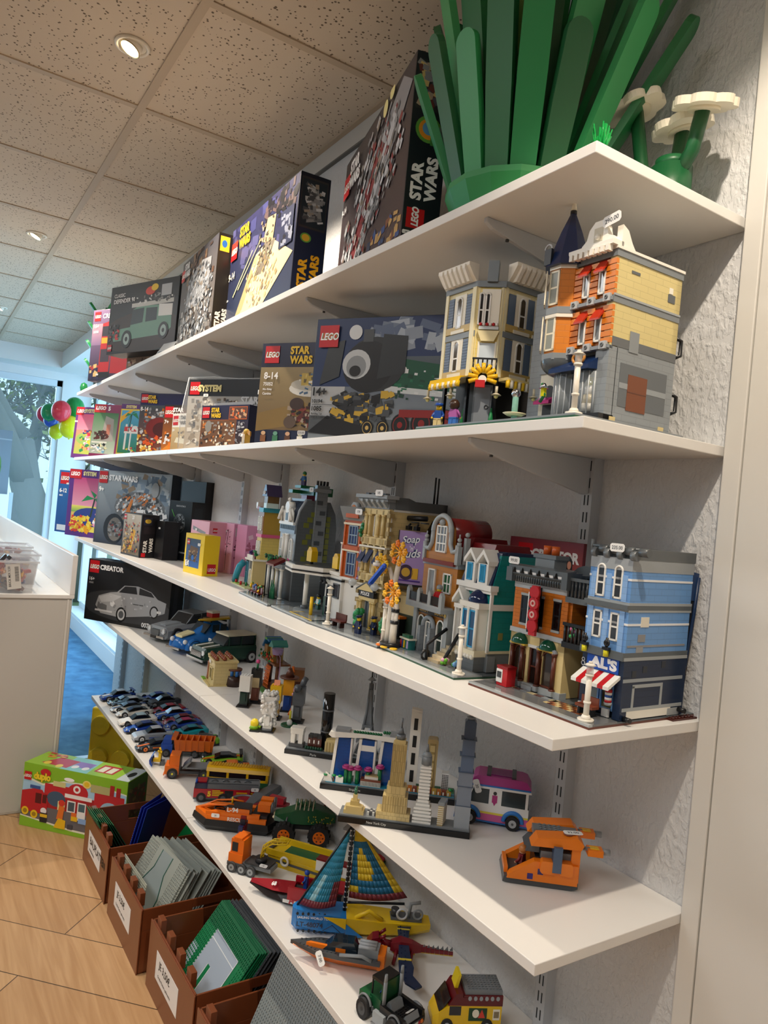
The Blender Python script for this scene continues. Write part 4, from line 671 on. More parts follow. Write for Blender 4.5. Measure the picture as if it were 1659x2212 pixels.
    # dark passage with balconies
    for zz,nm in ((10.0,'balcony'),(17.2,'balcony')):
        b=MB(); b.box(13.4,17.9,y0-.6,y0+4,zz-.9,zz,M(BK if zz<12 else DG)); b.box(13.4,17.9,y0-.7,y0-.2,zz+2.6,zz+3.1,M(BK if zz<12 else DG))
        for k in range(6): b.cyl(13.8+k*.75,y0-.45,zz,.22,2.7,M('#26282b' if zz<12 else '#3c4043'),n=8)
        b.build(nm,t)
    b=MB(); b.box(13.6,17.9,y0+4,y1,9.6,20.2,M('#1b1c1f')); b.box(13.6,14.2,y0+.4,y0+5,10.2,17.2,K(OR,.012,.0064,.4,.9)); b.build('back_wall',t)
    b=MB(); b.torus(15.8,y0+3.2,4.4,1.6,.3,M('#2a2420'),axis='y',n=12,arc=(0,180)); b.build('arch',t); pane_window(t,14.6,y0+3.4,.8,2.4,5.6,RB,'#141210',1,1,True,name='door')
    plant(t,15.4,y0-.1,10.0,.9,2.6,'#2a8a4a',6,5,'flower_pot',PK)
    price(t,2.1,y0-1.6,21.8,'99.00')
    # barber building
    X0,X1,Y0,Y1=18.0,25.7,6.9,22.3
    b=MB(); nv=K('#1b2c48'); b.box(X0,X1,Y0+1.2,Y1,.6,9.4,nv); b.box(X0,X0+1.0,Y0,Y0+1.2,.6,7,nv); b.box(X1-1.3,X1,Y0,Y0+1.3,.6,7,nv); b.box(X0,X1,Y0,Y0+1.3,6.9,9.4,nv)
    b.box(X1,X1+.06,Y0+.1,Y1-.8,6.2,6.7,M('#9aa2a8')); b.box(X1,X1+.07,Y0+.4,Y1-.4,1.9,2.4,M(LG)); b.box(X1,X1+.06,Y0+1.5,Y1-3.2,.7,2.1,M('#ece8dc')); b.box(X1,X1+.08,Y1-4,Y1-1,.6,1.7,M(LG))
    for q in ((2.4,2.9,2.4,5.6),(9.2,9.7,2.4,5.6),(2.4,9.7,5.3,5.8)): b.box(X1,X1+.07,Y0+q[0],Y0+q[1],q[2],q[3],M(LG))
    for q in ((2,3),(9,4.2),(4.5,3.6)): b.box(X1,X1+.05,Y0+q[0],Y0+q[0]+1,q[1]+3.9,q[1]+4.9,M('#2a3038'))
    b.build('ground_storey',t)
    b=MB(); 
    for (za,zb) in ((10.6,17.0),(17.9,22.6)):
        b.box(X0,X1,Y0,Y1-.3,za,zb,K(LB)); 
    b.box(X0-.3,X1+.05,Y0-.5,Y1,9.4,10.6,M(DG)); b.box(X0-.1,X1+.07,Y0-.2,Y1,9.4,9.9,M(LG)); b.box(X0-.3,X1+.05,Y0-.5,Y1,16.9,17.6,M(DG)); b.box(X0,X1+.06,Y0-.1,Y1,17.6,18.0,M(LG)); b.box(X0,X1+.06,Y0-.1,Y1,16.6,16.9,M(LG))
    for zz in (14.6,21.2): b.box(X0-.05,X1+.06,Y0-.08,Y1-.3,zz,zz+.32,M('#eef0f2'))
    b.box(X1,X1+.06,Y0+.3,Y1-1,11.4,11.7,M('#8f9092')); b.box(X1,X1+.08,Y0+3,Y0+4.9,14.4,15.9,M('#e9e4d4')); b.box(X1,X1+.08,Y0+2.6,Y0+4.3,12.2,13.3,M('#8d8f92')); b.box(X1,X1+.08,Y0+2.4,Y0+4,10.6,11.4,M('#96999c'))
    for xx in (X0+.4,X0+3.3,X0+6.2): 
        for (za,zb) in ((10.6,16.6),(18,21.9)): b.box(xx,xx+.9,Y0-.15,Y0,za,zb,K('#8db6e8'))
    b.build('upper_storeys',t,'light blue walls with white and grey bands')
    for xx in (X0+1.4,X0+4.6): pane_window(t,xx,Y0-.02,12.0,1.6,4.2,WH,'#3b3f44',1,2,t=.15); pane_window(t,xx,Y0-.02,18.3,1.6,5.0,WH,'#2b2e33',1,2,True,t=.15)
    b=MB(); b.box(X0,X1+.04,Y0-.1,Y1-.2,22.6,24.4,M('#9ea4a8')); b.box(X0,X1+.08,Y0+.6,Y1,24.4,26.0,M('#63686b'))
    for k in range(4):
        x=X0+.2+k*2.4; b.cyl(x,Y0+.1,24.9,.75,.9,M('#6c7276'),axis='x',n=12); b.cyl(x+1.2,Y0+.3,25.5,.65,1.5,M('#5c6164'),axis='x',n=12)
    b.cyl(X0-.6,Y0+.4,25.9,.2,9,M('#70767a'),axis='x',n=8); b.cyl(X0-.4,Y0+.4,25.2,.25,1.6,M('#70767a'),n=8); b.build('roof_cornice',t)
    b=MB(); b.box(X0+1,X1-.8,Y0-.12,Y0,7.2,9.3,M('#1b50b4')); b.text("AL'S",1.7,M('#f2f4f6'),((X0+1.6,Y0-.16,7.5),(1,0,0),(0,0,1)),bold=.06,ws=1.3); b.build('shop_sign',t,"blue sign with white block letters AL'S")
    b=MB(); b.torus(X0+.3,Y0-.1,7.6,.32,.08,M('#b8bcc0'),axis='y'); b.torus(X0+.3,Y0-.1,8.2,.25,.08,M('#b8bcc0'),axis='y'); b.build('scissors',t)
    b=MB()
    for k in range(7):
        x=X0+.3+k*1.0; b.prism([(Y0,7.1),(Y0-2.6,5.6),(Y0-2.6,5.1),(Y0,6.6)],x,x+1.0,M(WH if k%2==0 else RD),'x')
    b.build('awning',t,'red and white striped awning')
    pane_window(t,X0+1.1,Y0+.6,1.6,2.3,5.0,LB,'#6d8088',1,1,name='shop_window'); pane_window(t,X0+3.7,Y0+.5,1.6,2.5,5.0,LB,'#5a5636',1,1,name='shop_window')
    b=MB(); b.box(X0+.2,X0+2.4,Y0-.4,Y0,.7,1.7,M('#f0f0ec')); b.box(X0+4.8,X0+6,Y0-.5,Y0-.1,.7,1.9,M('#f0f0ec')); b.build('door_sill',t)
    for xx in (X0+.9,X0+5.0):
        b=MB(); b.cb(xx,Y0-.9,10.6,1.2,.6,.4,M(BK)); b.torus(xx,Y0-.9,11.6,.4,.16,M(BK),axis='y'); b.cyl(xx,Y0-.9,9.6,.42,.9,G('#e8e020',.8)); b.cyl(xx,Y0-.9,11,.2,1.4,M(BK)); b.build('wall_lamp',t)
    b=MB(); 
    for k,c in enumerate((RD,WH,BL,WH,RD)): b.cyl(X1-1.7,Y0-.7,3.0+k*.38,.52,.38,M(c),n=12)
    b.cyl(X1-1.7,Y0-.7,2.6,.6,.4,M(LG)); b.ball(X1-1.7,Y0-.7,5.2,.5,CHROME,n=10); b.build('barber_pole',t)
    b=MB(); b.box(X0+2.2,X0+5.4,Y0-3.4,Y0-1.8,1.8,2.2,M('#7a3a20')); b.box(X0+2.2,X0+5.4,Y0-2,Y0-1.8,2.2,3.4,M('#7a3a20')); b.box(X0+2.6,X0+3,Y0-3.2,Y0-2,.7,1.8,M(BK)); b.box(X0+4.6,X0+5,Y0-3.2,Y0-2,.7,1.8,M(BK)); b.build('bench',t)
    lamp_post(t,24.0,1.6,9.0); b=MB(); b.cyl(X1+.1,Y0+.9,.9,.4,1.2,M(BK),axis='x',n=8); b.cyl(X1+.1,Y1-1.2,1.4,.4,1.2,M(BK),axis='x',n=8); b.build('connector_pin',t)
    price(t,X0+5.0,Y0-.5,25.9,'235.00')
detective()
t=thing('studded_plate','dark red-brown studded plate in the right rear corner of the third shelf','toy plate',(-.105,-.055,Z3),0)
b=MB(); b.box(0,9.6,-1.5,4.6,0,.3,M('#4a1d16')); b.studs(0,-1.4,12,7,.3,M('#4a1d16')); b.build('plate',t)
# ---------------------------------------------------------------- bookshop and teal town house
def bookshop():
    t=thing('toy_building','grey and orange bookshop with a teal white-trimmed town house beside it','toy building',(-.567,-.247,Z3),-3.5)
    base_plate(t,25.8,25.6,DG,DGN,6.2)
    # shop
    b=MB(); c=K('#b9792f'); b.box(.4,12.6,7.2,20,.6,9.6,c); b.box(.4,1.6,6.6,8,.6,9.6,M(LG)); b.box(11.6,13.0,6.6,8,.6,9.6,M(LG)); b.box(.2,13.2,4.6,8,9.4,10.2,M('#9aa1a6')); b.box(1.6,11.6,7,7.4,8.2,9.6,M('#26221c')); b.build('ground_storey',t)
    b=MB(); b.text('BIRCH',.9,M('#c9a24a'),((2.0,6.92,8.5),(1,0,0),(0,0,1)),bold=.03); b.text('BOOKS',.9,M('#c9a24a'),((7.8,6.92,8.5),(1,0,0),(0,0,1)),bold=.03); b.prism([(.9,8.9),(1.25,9.4),(1.6,8.9),(1.25,8.4)],6.85,6.95,M('#e8c868')); b.prism([(11.7,8.9),(12.05,9.4),(12.4,8.9),(12.05,8.4)],6.5,6.58,M('#e8c868')); b.build('shop_sign',t,'black fascia with gold letters')
    for x in (1.9,9.0): pane_window(t,x,7.1,1.0,2.4,6.8,WH,'#2e3a34',1,2,True,name='shop_window')
    b=MB(); b.torus(6.4,6.6,5.8,1.9,.5,M('#8d949a'),axis='y',n=14,arc=(0,180)); b.box(4.1,5.0,5.6,7.2,.6,5.8,K('#8d949a')); b.box(7.8,8.7,5.6,7.2,.6,5.8,K('#8d949a')); b.build('porch',t); pane_window(t,5.2,7.0,.9,2.4,6,WH,'#556068',2,2,name='door')
    b=MB(); b.box(.2,13.2,4.6,7.4,10.2,10.6,M(LG)); 
    for x in (.2,4.2,8.2,12.2): b.box(x,x+1.0,4.6,5.4,10.6,12.8,M(LG)); b.prism([(x,12.8),(x+1,12.8),(x+.5,13.5)],4.6,5.4,M(LG))
    for x in (1.2,5.2,9.2): b.box(x,x+3,4.8,5.1,10.8,12.4,M(BK))
    b.build('balcony',t)
    b=MB(); b.box(.6,12.8,8,20,10.2,18.6,c); b.box(.4,13,7.8,20,18.2,19.2,M('#97a0a8')); b.prism([(1.0,19.2),(12.4,19.2),(12.0,21.6),(10.2,22),(9.6,26),(6.7,28),(3.8,26),(3.2,22),(1.4,21.6)],7.9,9.0,c); b.build('upper_storey',t,'orange brick wall with curved gable')
    b=MB()
    b.torus(6.7,7.7,25.2,3.2,.55,M(LG),axis='y',n=20,m=6,arc=(0,180)); b.tube([(3.5,7.7,25.2),(3.4,7.7,22.8),(2.5,7.7,21.4),(1.0,7.7,21.6),(.8,7.7,22.8)],.5,M(LG)); b.tube([(9.9,7.7,25.2),(10,7.7,22.8),(10.9,7.7,21.4),(12.4,7.7,21.6),(12.6,7.7,22.8)],.5,M(LG)); b.ball(6.7,7.6,27.0,.7,M(LG)); b.box(.4,1.2,7.4,8.4,19,22.6,M(LG)); b.box(12.2,13.2,7.4,8.4,19,22.6,M(LG))
    for x in (.9,12.7): b.cyl(x,7.9,22.6,.45,.8,M(LG)); b.ball(x,7.9,23.9,.45,M(LG)); b.cyl(x,7.9,24.1,.15,.9,M(LG))
    b.box(1.2,12.2,7.2,8,18.6,19.4,M('#7a2a1c')); b.build('gable_scroll',t)
    pane_window(t,4.9,7.85,21.0,3.7,5.4,WH,'#7d8894',3,3); pane_window(t,2.9,8,11.2,2.6,6.2,WH,'#9aa0a4',1,1,name='balcony_door'); pane_window(t,8.4,8,13,2.8,4,WH,'#175a36',2,2)
    b=MB(); b.cyl(6.7,9,25.0,3.1,9,M('#7c1518',.2),axis='y',n=22); b.box(4,9.4,9,18,21,25,M('#7c1518')); b.prism([(9,19.2),(11,24.6),(19,24.6),(21,19.2)],9.6,13.4,M('#5e1114',.25),'x'); b.prism([(9.5,19.2),(11,23.8),(19,23.8),(21,19.2)],13.4,20.4,M('#701317',.25),'x') ; b.build('red_roof',t)
    b=MB(); b.box(13.2,21,9.2,9.5,19.2,20.6,M(BK)); b.box(13.2,21,9,9.7,20.4,20.8,M(LG)); b.box(12.9,13.7,8.8,9.8,19.2,24.4,M(LG)); b.ball(13.3,9.3,25,.5,M(LG)); b.build('roof_railing',t)
    minifig(t,9.8,6.2,10.6,RD,RD,hair='#8a8f94',a=40); plant(t,2.6,6.4,10.5,1.0,1.4,'#6ab02c',6,8,'potted_plant'); plant(t,6.6,6.6,10.5,.9,1.2,'#7a9a3c',6,18,'potted_plant')
    # open book stand + rubbish box
    b=MB(); b.box(1.2,4.4,3.6,5.2,.6,2.6,M('#1f6a6a')); b.box(1.0,4.6,3.4,5.4,2.6,2.9,M('#e9e4d0')); 
    for k,cc in enumerate((RD,BL,YE,'#3a6a4a',LV)): b.box(1.3+k*.6,1.8+k*.6,3.5,3.6,.9,2.4,M(cc))
    b.box(1.4,4,3.8,4.8,2.9,3.5,M('#2c6a4c')); b.build('book_stand',t)
    # town house
    tc=K(TE,.016,.0096,.25); b=MB(); b.box(14.2,23.8,8.4,20,.6,4.2,M('#7b8185')); b.box(14.2,23.8,8.4,20,4.2,16.2,tc); b.prism([(8.4,16.2),(9.8,22),(18.6,22),(20,16.2)],23.2,23.8,tc,'x'); b.prism([(8.4,16.2),(9.8,22),(18.6,22),(20,16.2)],14.2,14.8,tc,'x'); b.box(14.0,24.0,8.2,20,4.0,4.5,M('#e5d9b8')); b.build('house_wall',t,'teal walls over a grey plinth')
    b=MB(); b.box(17.6,23.2,5.9,8.6,.6,3.4,K('#767c80')); b.prism([(17.8,8.4),(18.6,6.2),(22.2,6.2),(23.0,8.4)],3.4,12.4,M('#f0ece0'),'z'); b.box(17.4,23.4,5.9,8.6,12.0,13.0,M('#f0ece0')); b.box(17.4,23.4,5.7,8.6,3.3,4.4,M('#eee3c4'))
    for x in (18.2,20.3,22.5): b.cyl(x,6.2 if x!=20.3 else 6.0,4.4,.32,7.7,M('#f6f2e8'),n=8)
    for k in range(6): b.ball(18+k*.95,5.8,3.2,.5,M('#f0ece0'),n=8)
    b.build('bay',t,'white bay with columns')
    for x in (18.5,20.6): pane_window(t,x,6.15,4.8,1.9,6.8,AZ,'#31597e',1,2,t=.2)
    b=MB(); b.ball(20.4,8.2,13.0,2.3,M('#14264e',.08),n=20,sy=.9,lo=0); b.build('bay_dome',t,'glossy navy dome')
    b=MB(); b.box(13.6,24.4,7.4,9.2,15.4,16.4,M(WH)); b.box(13.9,24.1,7.8,9.2,14.8,15.4,M(WH)); b.box(23.7,24.0,8.4,20,11.9,13.0,M('#e9e9e2')); b.box(14.2,14.7,7.9,8.5,4.2,15.4,M(WH)); b.box(23.6,24.0,8.0,8.6,4.2,15.4,M(WH)); b.build('cornice',t)
    b=MB(); b.prism([(7.9,16.4),(10.0,22.4),(11.2,22.6),(11.2,16.4)],14.4,23.6,M(DB,.25),'x'); b.box(14.4,23.6,11,19,22.0,22.6,M(DB)); b.build('mansard_roof',t,'navy mansard roof')
    for x in (16.0,20.0):
        b=MB(); b.box(x,x+3.0,7.5,10.4,16.4,20.2,M(WH)); b.prism([(x-.4,20.0),(x+1.5,22.0),(x+3.4,20.0),(x+3.4,20.8),(x+1.5,22.9),(x-.4,20.8)],7.2,10.5,M(WH)); b.build('dormer',t); pane_window(t,x+.65,7.45,16.8,1.7,3.3,AZ,'#1f7fa8',1,1,t=.1)
    b=MB(); b.box(14.6,17.4,6.6,8.6,11.2,12.0,M(WH)); b.prism([(14.0,12.0),(16,14.4),(18,12.0),(18,12.8),(16,15.2),(14,12.8)],6.4,8.6,M(WH)); b.box(14.8,15.2,6.7,7.2,3.6,11.2,M(WH)); b.box(16.9,17.3,6.7,7.2,3.6,11.2,M(WH)); b.build('door_portal',t); pane_window(t,15.2,7.9,3.6,1.7,7,WH,'#5a2a20',1,1,name='door')
    b=MB()
    for k in range(5): b.box(13.2+k*.15,16.8+k*.1,2.6+k*.9,3.8+k*.9+.3,.6,1.2+k*.6,M(['#b9a684','#cfc0a0'][k%2]))
    b.build('stairs',t); b=MB(); b.tube([(12.9,2.6,.8),(12.9,2.4,3.6),(13.0,6.6,6.6)],.35,M(BK)); b.torus(12.9,2.3,1.6,.9,.25,M(BK),axis='x',n=12); b.tube([(17.3,3.2,1),(17.4,6.4,6.4)],.35,M(BK)); b.build('stair_rail',t)
    b=MB(); b.box(23.8,23.95,10.5,11.5,6.5,7.8,M('#8a8a50')); b.box(24,24.2,8.2,10,.7,3.6,M('#868c90')); b.build('side_panels',t)
    plant(t,18.0,3.4,.6,1.0,1.2,'#6ab02c',7,5,'flower_bed','#e9a8c8'); plant(t,20.6,4.2,.6,1.2,1.3,'#3a8a3a',8,6,'flower_bed','#7ab0e8')
    lamp_post(t,24.6,1.8,9.2)
bookshop()
# autumn birch tree with a blue glider in it, standing on the front edge of the bookshop plate
t=thing('toy_tree','white birch trunks with orange and yellow leaf clusters','toy tree',(-.572,-.232,Z3+.0066),-3)
b=MB(); b.tube([(0,0,.6),(.2,0,6),(.6,0,12),(1.2,.2,16),(2.4,0,19.5)],.75,M('#efe9dc'),r1=.5); b.tube([(2,0,.6),(2.2,0,8),(1.6,.1,12.5)],.8,M('#f1ece2'),r1=.6); b.tube([(.6,0,12),(-.4,-.2,14.6),(-1.2,-.4,16)],.45,M('#efe9dc'))
for z in (7.2,9.4,4.8): b.cyl(2.15,0,z,.86,.7,M(BK),n=12)
b.build('trunks',t)
def leafs(x,y,z,seed,cs,r=2.6):
    rnd=random.Random(seed); b=MB()
    for k in range(8):
        a=k*.785+.2; X,Z=x+r*math.cos(a),z+r*.75*math.sin(a); b.tube([(x,y,z),((x+X)/2,y-.3,(z+Z)/2+.2),(X,y-.5,Z)],.2,M(cs[0]),n=5); c=cs[k%len(cs)]
        for q in range(5): b.ball(X+.5*math.cos(q*1.26),y-.6,Z+.5*math.sin(q*1.26),.34,M(c),n=6)
        b.ball(X,y-.6,Z,.45,M(c),n=6)
    b.ball(x,y,z,.6,M(cs[0])); b.build('leaf_cluster',t)
leafs(3.2,-.6,19.4,1,['#f2a81c','#f4b82a','#ee7c1a']); leafs(3.0,-1.2,11.2,2,['#f0a41c','#f4c02a','#ee7a1a'],2.7); leafs(-3.0,-.8,16.4,3,['#f4c62a','#f2b41c'],2.2)
b=MB(); b.cyl(1.2,0,0,2.2,.9,M(BK),n=8); b.build('black_base',t)
b=MB()
for x,y,c in ((-.2,-1.6,'#ee7a1a'),(2.2,-1.9,'#f4c22a'),(4.4,-1.0,'#f4c22a')): b.cyl(x,y,.0,.8,.3,M(c),n=6)
b.build('fallen_leaves',t)
t=thing('toy_glider','small blue toy glider with white tail caught in the birch leaves','toy',(-.596,-.256,Z3+.150),-4)
b=MB(); b.T=Matrix.Rotation(R_(-38),4,'Y'); b.box(-3.4,3.4,-.5,.5,-.35,.25,M('#1c4fc0')); b.ball(3.4,0,0,.5,M('#1c4fc0')); b.ball(-3.4,0,0,.5,M('#1c4fc0')); b.studs(-3.2,-.4,8,1,.25,M('#1c4fc0')); b.build('wing',t)
b=MB(); b.cyl(-1.6,.6,1.6,.9,.7,M(WH),n=8); b.cyl(-1.6,.6,2.3,.4,.5,M(WH),n=8); b.build('tail',t)
# ---------------------------------------------------------------- police station block
def police():
    t=thing('toy_building','tan police station with orange town house on its left and a lilac billboard','toy building',(-.868,-.27,Z3),3)
    base_plate(t,29.5,25.6,DG,DG,7.5,'#6c7276')
    X0,X1,Y0,Y1=9.6,19.4,7.4,24; tn=K(TAN)
    b=MB(); b.box(X0,X1,Y0+.8,Y1,.6,28.6,tn)
    for x in (X0,X0+2.2,X0+4.6,X0+7.2,X1-.6): b.box(x,x+.6,Y0,Y0+.8,11.5,28.4,M(TAN))
    b.box(X0,X1,Y0,Y0+.8,.6,1.4,M(LG)); b.box(X0,X1,Y0-.1,Y0+.8,20.4,22.2,M(TAN)); b.box(X0,X1,Y0-.1,Y0+.8,12.0,13.8,M(TAN)); b.box(X0,X1,Y0,Y0+.8,27.4,28.8,M(TAN)); b.build('tower_wall',t)
    b=MB(); 
    for k in range(14):
        for xx in (X0-.35,X1-.6): b.box(xx,xx+.95+(.3 if k%2 else 0),Y0-.25,Y0+1.0,.8+k*2.0,1.8+k*2.0,M(DT))
    b.build('corner_stones',t)
    b=MB(); 
    for zz in (20.0,11.2): b.box(X0-.3,X1+.2,Y0-.5,Y0+.8,zz-.3,zz+.1,M('#ece8da'))
    for (za,h) in ((22.2,5.2),(13.8,5.8)):
        for x in (X0+1.2,X0+2.6,X0+5.9,X0+7.8): column(b,x,Y0-.1,za,h,.38,TAN)
    for zz in (20.6,12.2):
        for x in (X0+1.2,X0+4.0,X0+7.0): b.box(x,x+1.6,Y0-.2,Y0-.1,zz,zz+1.2,M('#b49c62'))
    b.build('ledge',t)
    for x in (X0+3.3,X0+8.4): pane_window(t,x,Y0+.75,22.3,1.5,4.9,WH,'#66747c',1,2,t=.2)
    for k,x in enumerate((X0+.9,X0+3.3,X0+6.9)):
        pane_window(t,x,Y0+.75,14,1.5,4.9,WH,'#3e4a54',1,2,t=.2); b=MB(); b.prism([(Y0,19.2),(Y0-1.6,16.6),(Y0-1.4,16.2),(Y0+.1,18.8)],x-.2,x+1.6,M('#22335a'),'x'); b.build('window_awning',t,'navy awning')
    b=MB(); b.box(X0-1.6,X1+1.0,Y0-1.8,Y0+1.6,31.0,31.8,M('#9a9fa2')); b.box(X0-1.2,X1+.6,Y0-1.2,Y0+1,30.4,31.0,M('#8b9092')); b.box(X0-.1,X1,Y0-.2,Y1,28.7,31.0,M('#7b8083')); cornice_blocks(b,X0-.6,X1,Y0-.2,28.9,LG,5,1.3,1.8,.9)
    b.prism([(Y0+1.5,28.8),(Y0+1.5,31.6),(Y0+5,31.6),(Y0+7,31),(Y1,31.0),(Y1,28.8)],X1-1.2,X1+.2,M('#5f6467'),'x'); b.box(X0,X1+.2,Y1-1,Y1,28.8,31,M('#5f6467'))
    for k in range(4): b.box(X0+1+k*2.2,X0+2.2+k*2.2,Y0-.8,Y0+.4,31.8,32.2,M('#5f6467'))
    b.build('cornice',t); b=MB(); b.box(X1+.0,X1+.12,Y0+1.2,Y1,28.3,28.8,M('#e4e2da')); b.build('side_band',t)
    b=MB(); b.box(X0+1.6,X0+7.6,Y0-.7,Y0+.4,8.4,9.8,M('#1d1f22')); b.text('POLICE',.8,M('#f4f4f4'),((X0+2.6,Y0-.76,8.75),(1,0,0),(0,0,1)),bold=.03); b.build('police_sign',t,'black fascia reading POLICE')
    b=MB(); b.prism([(X0+1.0,9.8),(X0+4.6,11.6),(X0+8.2,9.8)],Y0-.9,Y0+.4,M(TAN)); b.tube([(X0+.8,Y0-.8,9.9),(X0+4.6,Y0-.8,11.8),(X0+8.4,Y0-.8,9.9)],.22,M(DG)); b.box(X0+1.4,X0+7.8,Y0-.5,Y0+.4,7.6,8.4,M(TAN)); 
    for x in (X0+1.6,X0+2.6,X0+6.8,X0+7.8): column(b,x,Y0-.6,1.2,6.4,.4,'#d3b978')
    b.build('entrance',t); pane_window(t,X0+3.4,Y0+.4,1.2,2.6,6.4,'#8d9398','#56606a',2,1,name='door')
    for x in (X0-.3,X0+8.6): 
        b=MB(); b.ball(x,Y0-1.4,11.2,.95,G('#dfe6ea',.55),n=12); b.cyl(x,Y0-1.4,9.9,.3,.5,M(BK)); b.build('globe_lamp',t)
    # lilac billboard on the side building
    b=MB(); b.box(X1,27,Y0+4,Y1,.6,10.4,M('#c9b98c')); b.box(X1,27.2,Y0+3.6,Y1,10.2,10.8,M(DT)); b.box(X1+.2,27,Y0+5,Y1,10.8,11,M('#a8a58c')); b.box(X1+.5,26.8,Y0+3.8,Y0+4.2,1.2,6,M('#2c3c30')); b.box(X1+1,24,Y0+2,Y0+3.6,1,5,M(BK)); b.box(X1+.8,24.2,Y0+1.8,Y0+3.8,5,5.5,M('#d8741c')); b.build('annex',t)
    b=MB(); b.T=Rz(X1+1.0,Y0+2.6,12.6,38); b.box(0,6.2,0,.4,0,11.8,M('#a58cc4')); b.box(-.2,6.4,-.05,.45,-.5,0,M(BK)); b.box(-.2,0,-.05,.45,-.5,11.8,M(BK)); b.build('billboard',t,'lilac soap billboard')
    bb=MB(); bb.T=Rz(X1+1.0,Y0+2.6,12.6,38); w=M('#eef4fa'); n_=M('#2a3a6a')
    for s,z in (('Soap',8.4),('Suds',5.6)):
        bb.text(s,2.1 if s=='Soap' else 1.9,n_,((.55,-.03,z-.1),(1,0,.12),(0,0,1)),bold=.07,shear=.2,ws=.95); bb.text(s,2.1 if s=='Soap' else 1.9,w,((.6,-.06,z),(1,0,.12),(0,0,1)),bold=.015,shear=.2,ws=.95)
    bb.text("'n'",1.0,w,((2.6,-.05,7.5),(1,0,0),(0,0,1)),bold=.02); bb.cyl(2.2,-.1,2.6,1.7,.06,M('#3a2a4a'),axis='y',n=20); bb.cyl(2.2,-.14,2.6,1.0,.06,M('#c9a23a'),axis='y',n=16); bb.box(3.6,5.0,-.1,-.04,1.2,3.6,M('#e0b23a')); bb.box(.6,5.6,-.1,-.04,.6,.9,M('#4a2a8a')); bb.build('billboard_lettering',t)
    b=MB(); 
    for x in (X1+1.6,X1+4.4): b.tube([(x,Y0+5,26),(x,Y0+4.4,25.4)],.25,M(BK)); b.cb(x,Y0+4.6,24.6,1.2,1,.9,M(BK))
    b.tube([(X1+.4,Y0+5,27.2),(X1+4.8,Y0+7,27.4)],.6,M(BK)); b.cyl(X1+2.4,Y0+5.6,26.2,1.0,.3,M('#3a3c3e')); b.cyl(X1+4.6,Y0+6.6,26.2,1.0,.3,M('#3a3c3e')); b.build('billboard_lamps',t)
    b=MB(); b.prism([(Y0+8,19),(Y0+12.5,27),(Y1-1,27),(Y1-1,19)],X1,X1+1.8,M(BK,.2),'x'); b.build('fire_stair',t)
    b=MB(); b.cyl(18.6,20.5,31,.22,6.2,M(BK)); b.cyl(19.4,20.8,31,.22,6.0,M(BK)); b.build('antenna',t)
    # orange narrow house at the left
    b=MB(); oc=K('#b8541c'); b.box(.4,8.6,8.2,22,11.6,25.4,oc); b.box(.4,8.6,9.4,22,.6,11.6,M('#e8e4dc')); b.box(.2,8.8,8.0,22,11.0,11.6,M('#e9e6e0')); b.box(.8,1.3,7.8,8.3,11.6,25,M('#d0682a')); b.box(7.4,8.0,7.8,8.3,11.6,25,M('#d0682a')); b.box(.6,8.4,7.8,8.4,18.3,19.3,M('#c05a20')); b.box(.6,8.2,7.7,8.3,17.9,18.3,M('#e8dcc0')); b.box(.6,8.2,7.7,8.3,24.3,24.8,M('#e8dcc0')); b.build('orange_wall',t)
    pane_window(t,3.0,8.1,12.2,3.9,5.6,MN,'#3a4a78',3,2); pane_window(t,3.0,8.1,19.6,3.9,4.6,MN,'#3a4a78',3,2)
    b=MB(); b.prism([(8,25.4),(6.6,28.6),(8,28.8),(9,28.2),(9.4,25.4)],-.2,9.2,M('#83898d'),'x'); b.cyl(4.6,7.6,28.4,1.4,1.2,M(LG),axis='y',n=18); b.cyl(4.6,7.4,28.3,.85,1.2,M(OR),axis='y',n=14); b.box(1.8,7.2,7.3,8,26.0,27.2,M('#c05a20')); b.box(0,9,9,22,25.4,27,M('#5f6569')); b.build('orange_house_roof',t)
    b=MB(); b.prism([(9,11),(9,26),(22,26),(22,11)],.0,.4,M('#2a3c64'),'x'); b.prism([(9.2,.6),(14,22),(22,24),(22,.6)],-.9,0,M('#35507c'),'x'); b.build('party_wall',t,'slate blue sloping side wall')
    b=MB(); 
    for x in (.4,8.4): column(b,x,8.4,11.8,8,.6,LV if x>5 else WH)
    b.build('lilac_column',t); plant(t,9.6,7.6,20.5,1.4,4.4,GN,12,3,'climbing_vine')
    # pavement furniture
    lamp_post(t,5.4,2.6,9.4); lamp_post(t,29.0,1.6,10.2)
    b=MB(); b.box(7.0,11.4,2.4,4.0,1.9,2.3,M('#4e2018')); b.box(7.0,11.4,3.8,4.1,2.3,3.8,M('#4e2018')); b.box(7.5,7.9,2.6,3.8,.7,1.9,M('#2e1410')); b.box(10.5,10.9,2.6,3.8,.7,1.9,M('#2e1410')); b.build('bench',t)
    plant(t,14.2,5.2,.6,1.9,5.0,'#1f8a4e',20,9,'round_bush'); plant(t,24.8,4.4,.6,1.5,4.6,'#1f8a4e',16,10,'round_bush')
    b=MB(); b.box(26.2,28.2,3.4,3.7,2.6,5.0,M(WH)); b.box(26.5,27.9,3.34,3.4,3.0,4.4,M('#555')); b.cb(27.2,3.8,.6,1.6,1.6,2.2,M(RB)); b.build('notice_board',t)
    price(t,X1-1.6,Y0-2.2,32.2,'185',s=1.1); price(t,8.6,6.4,27.6,'178',s=1.1)
    minifig(t,0,0,0,'#16244a','#16244a',hat='#16244a',a=10,loc=(-.700,-.226,Z3+.0068),label='police minifigure beside the round bush, left one of the pair')
    minifig(t,0,0,0,'#16244a','#16244a',hat='#16244a',a=-5,loc=(-.684,-.196,Z3+.0068),label='police minifigure standing before the tan police entrance')
police()
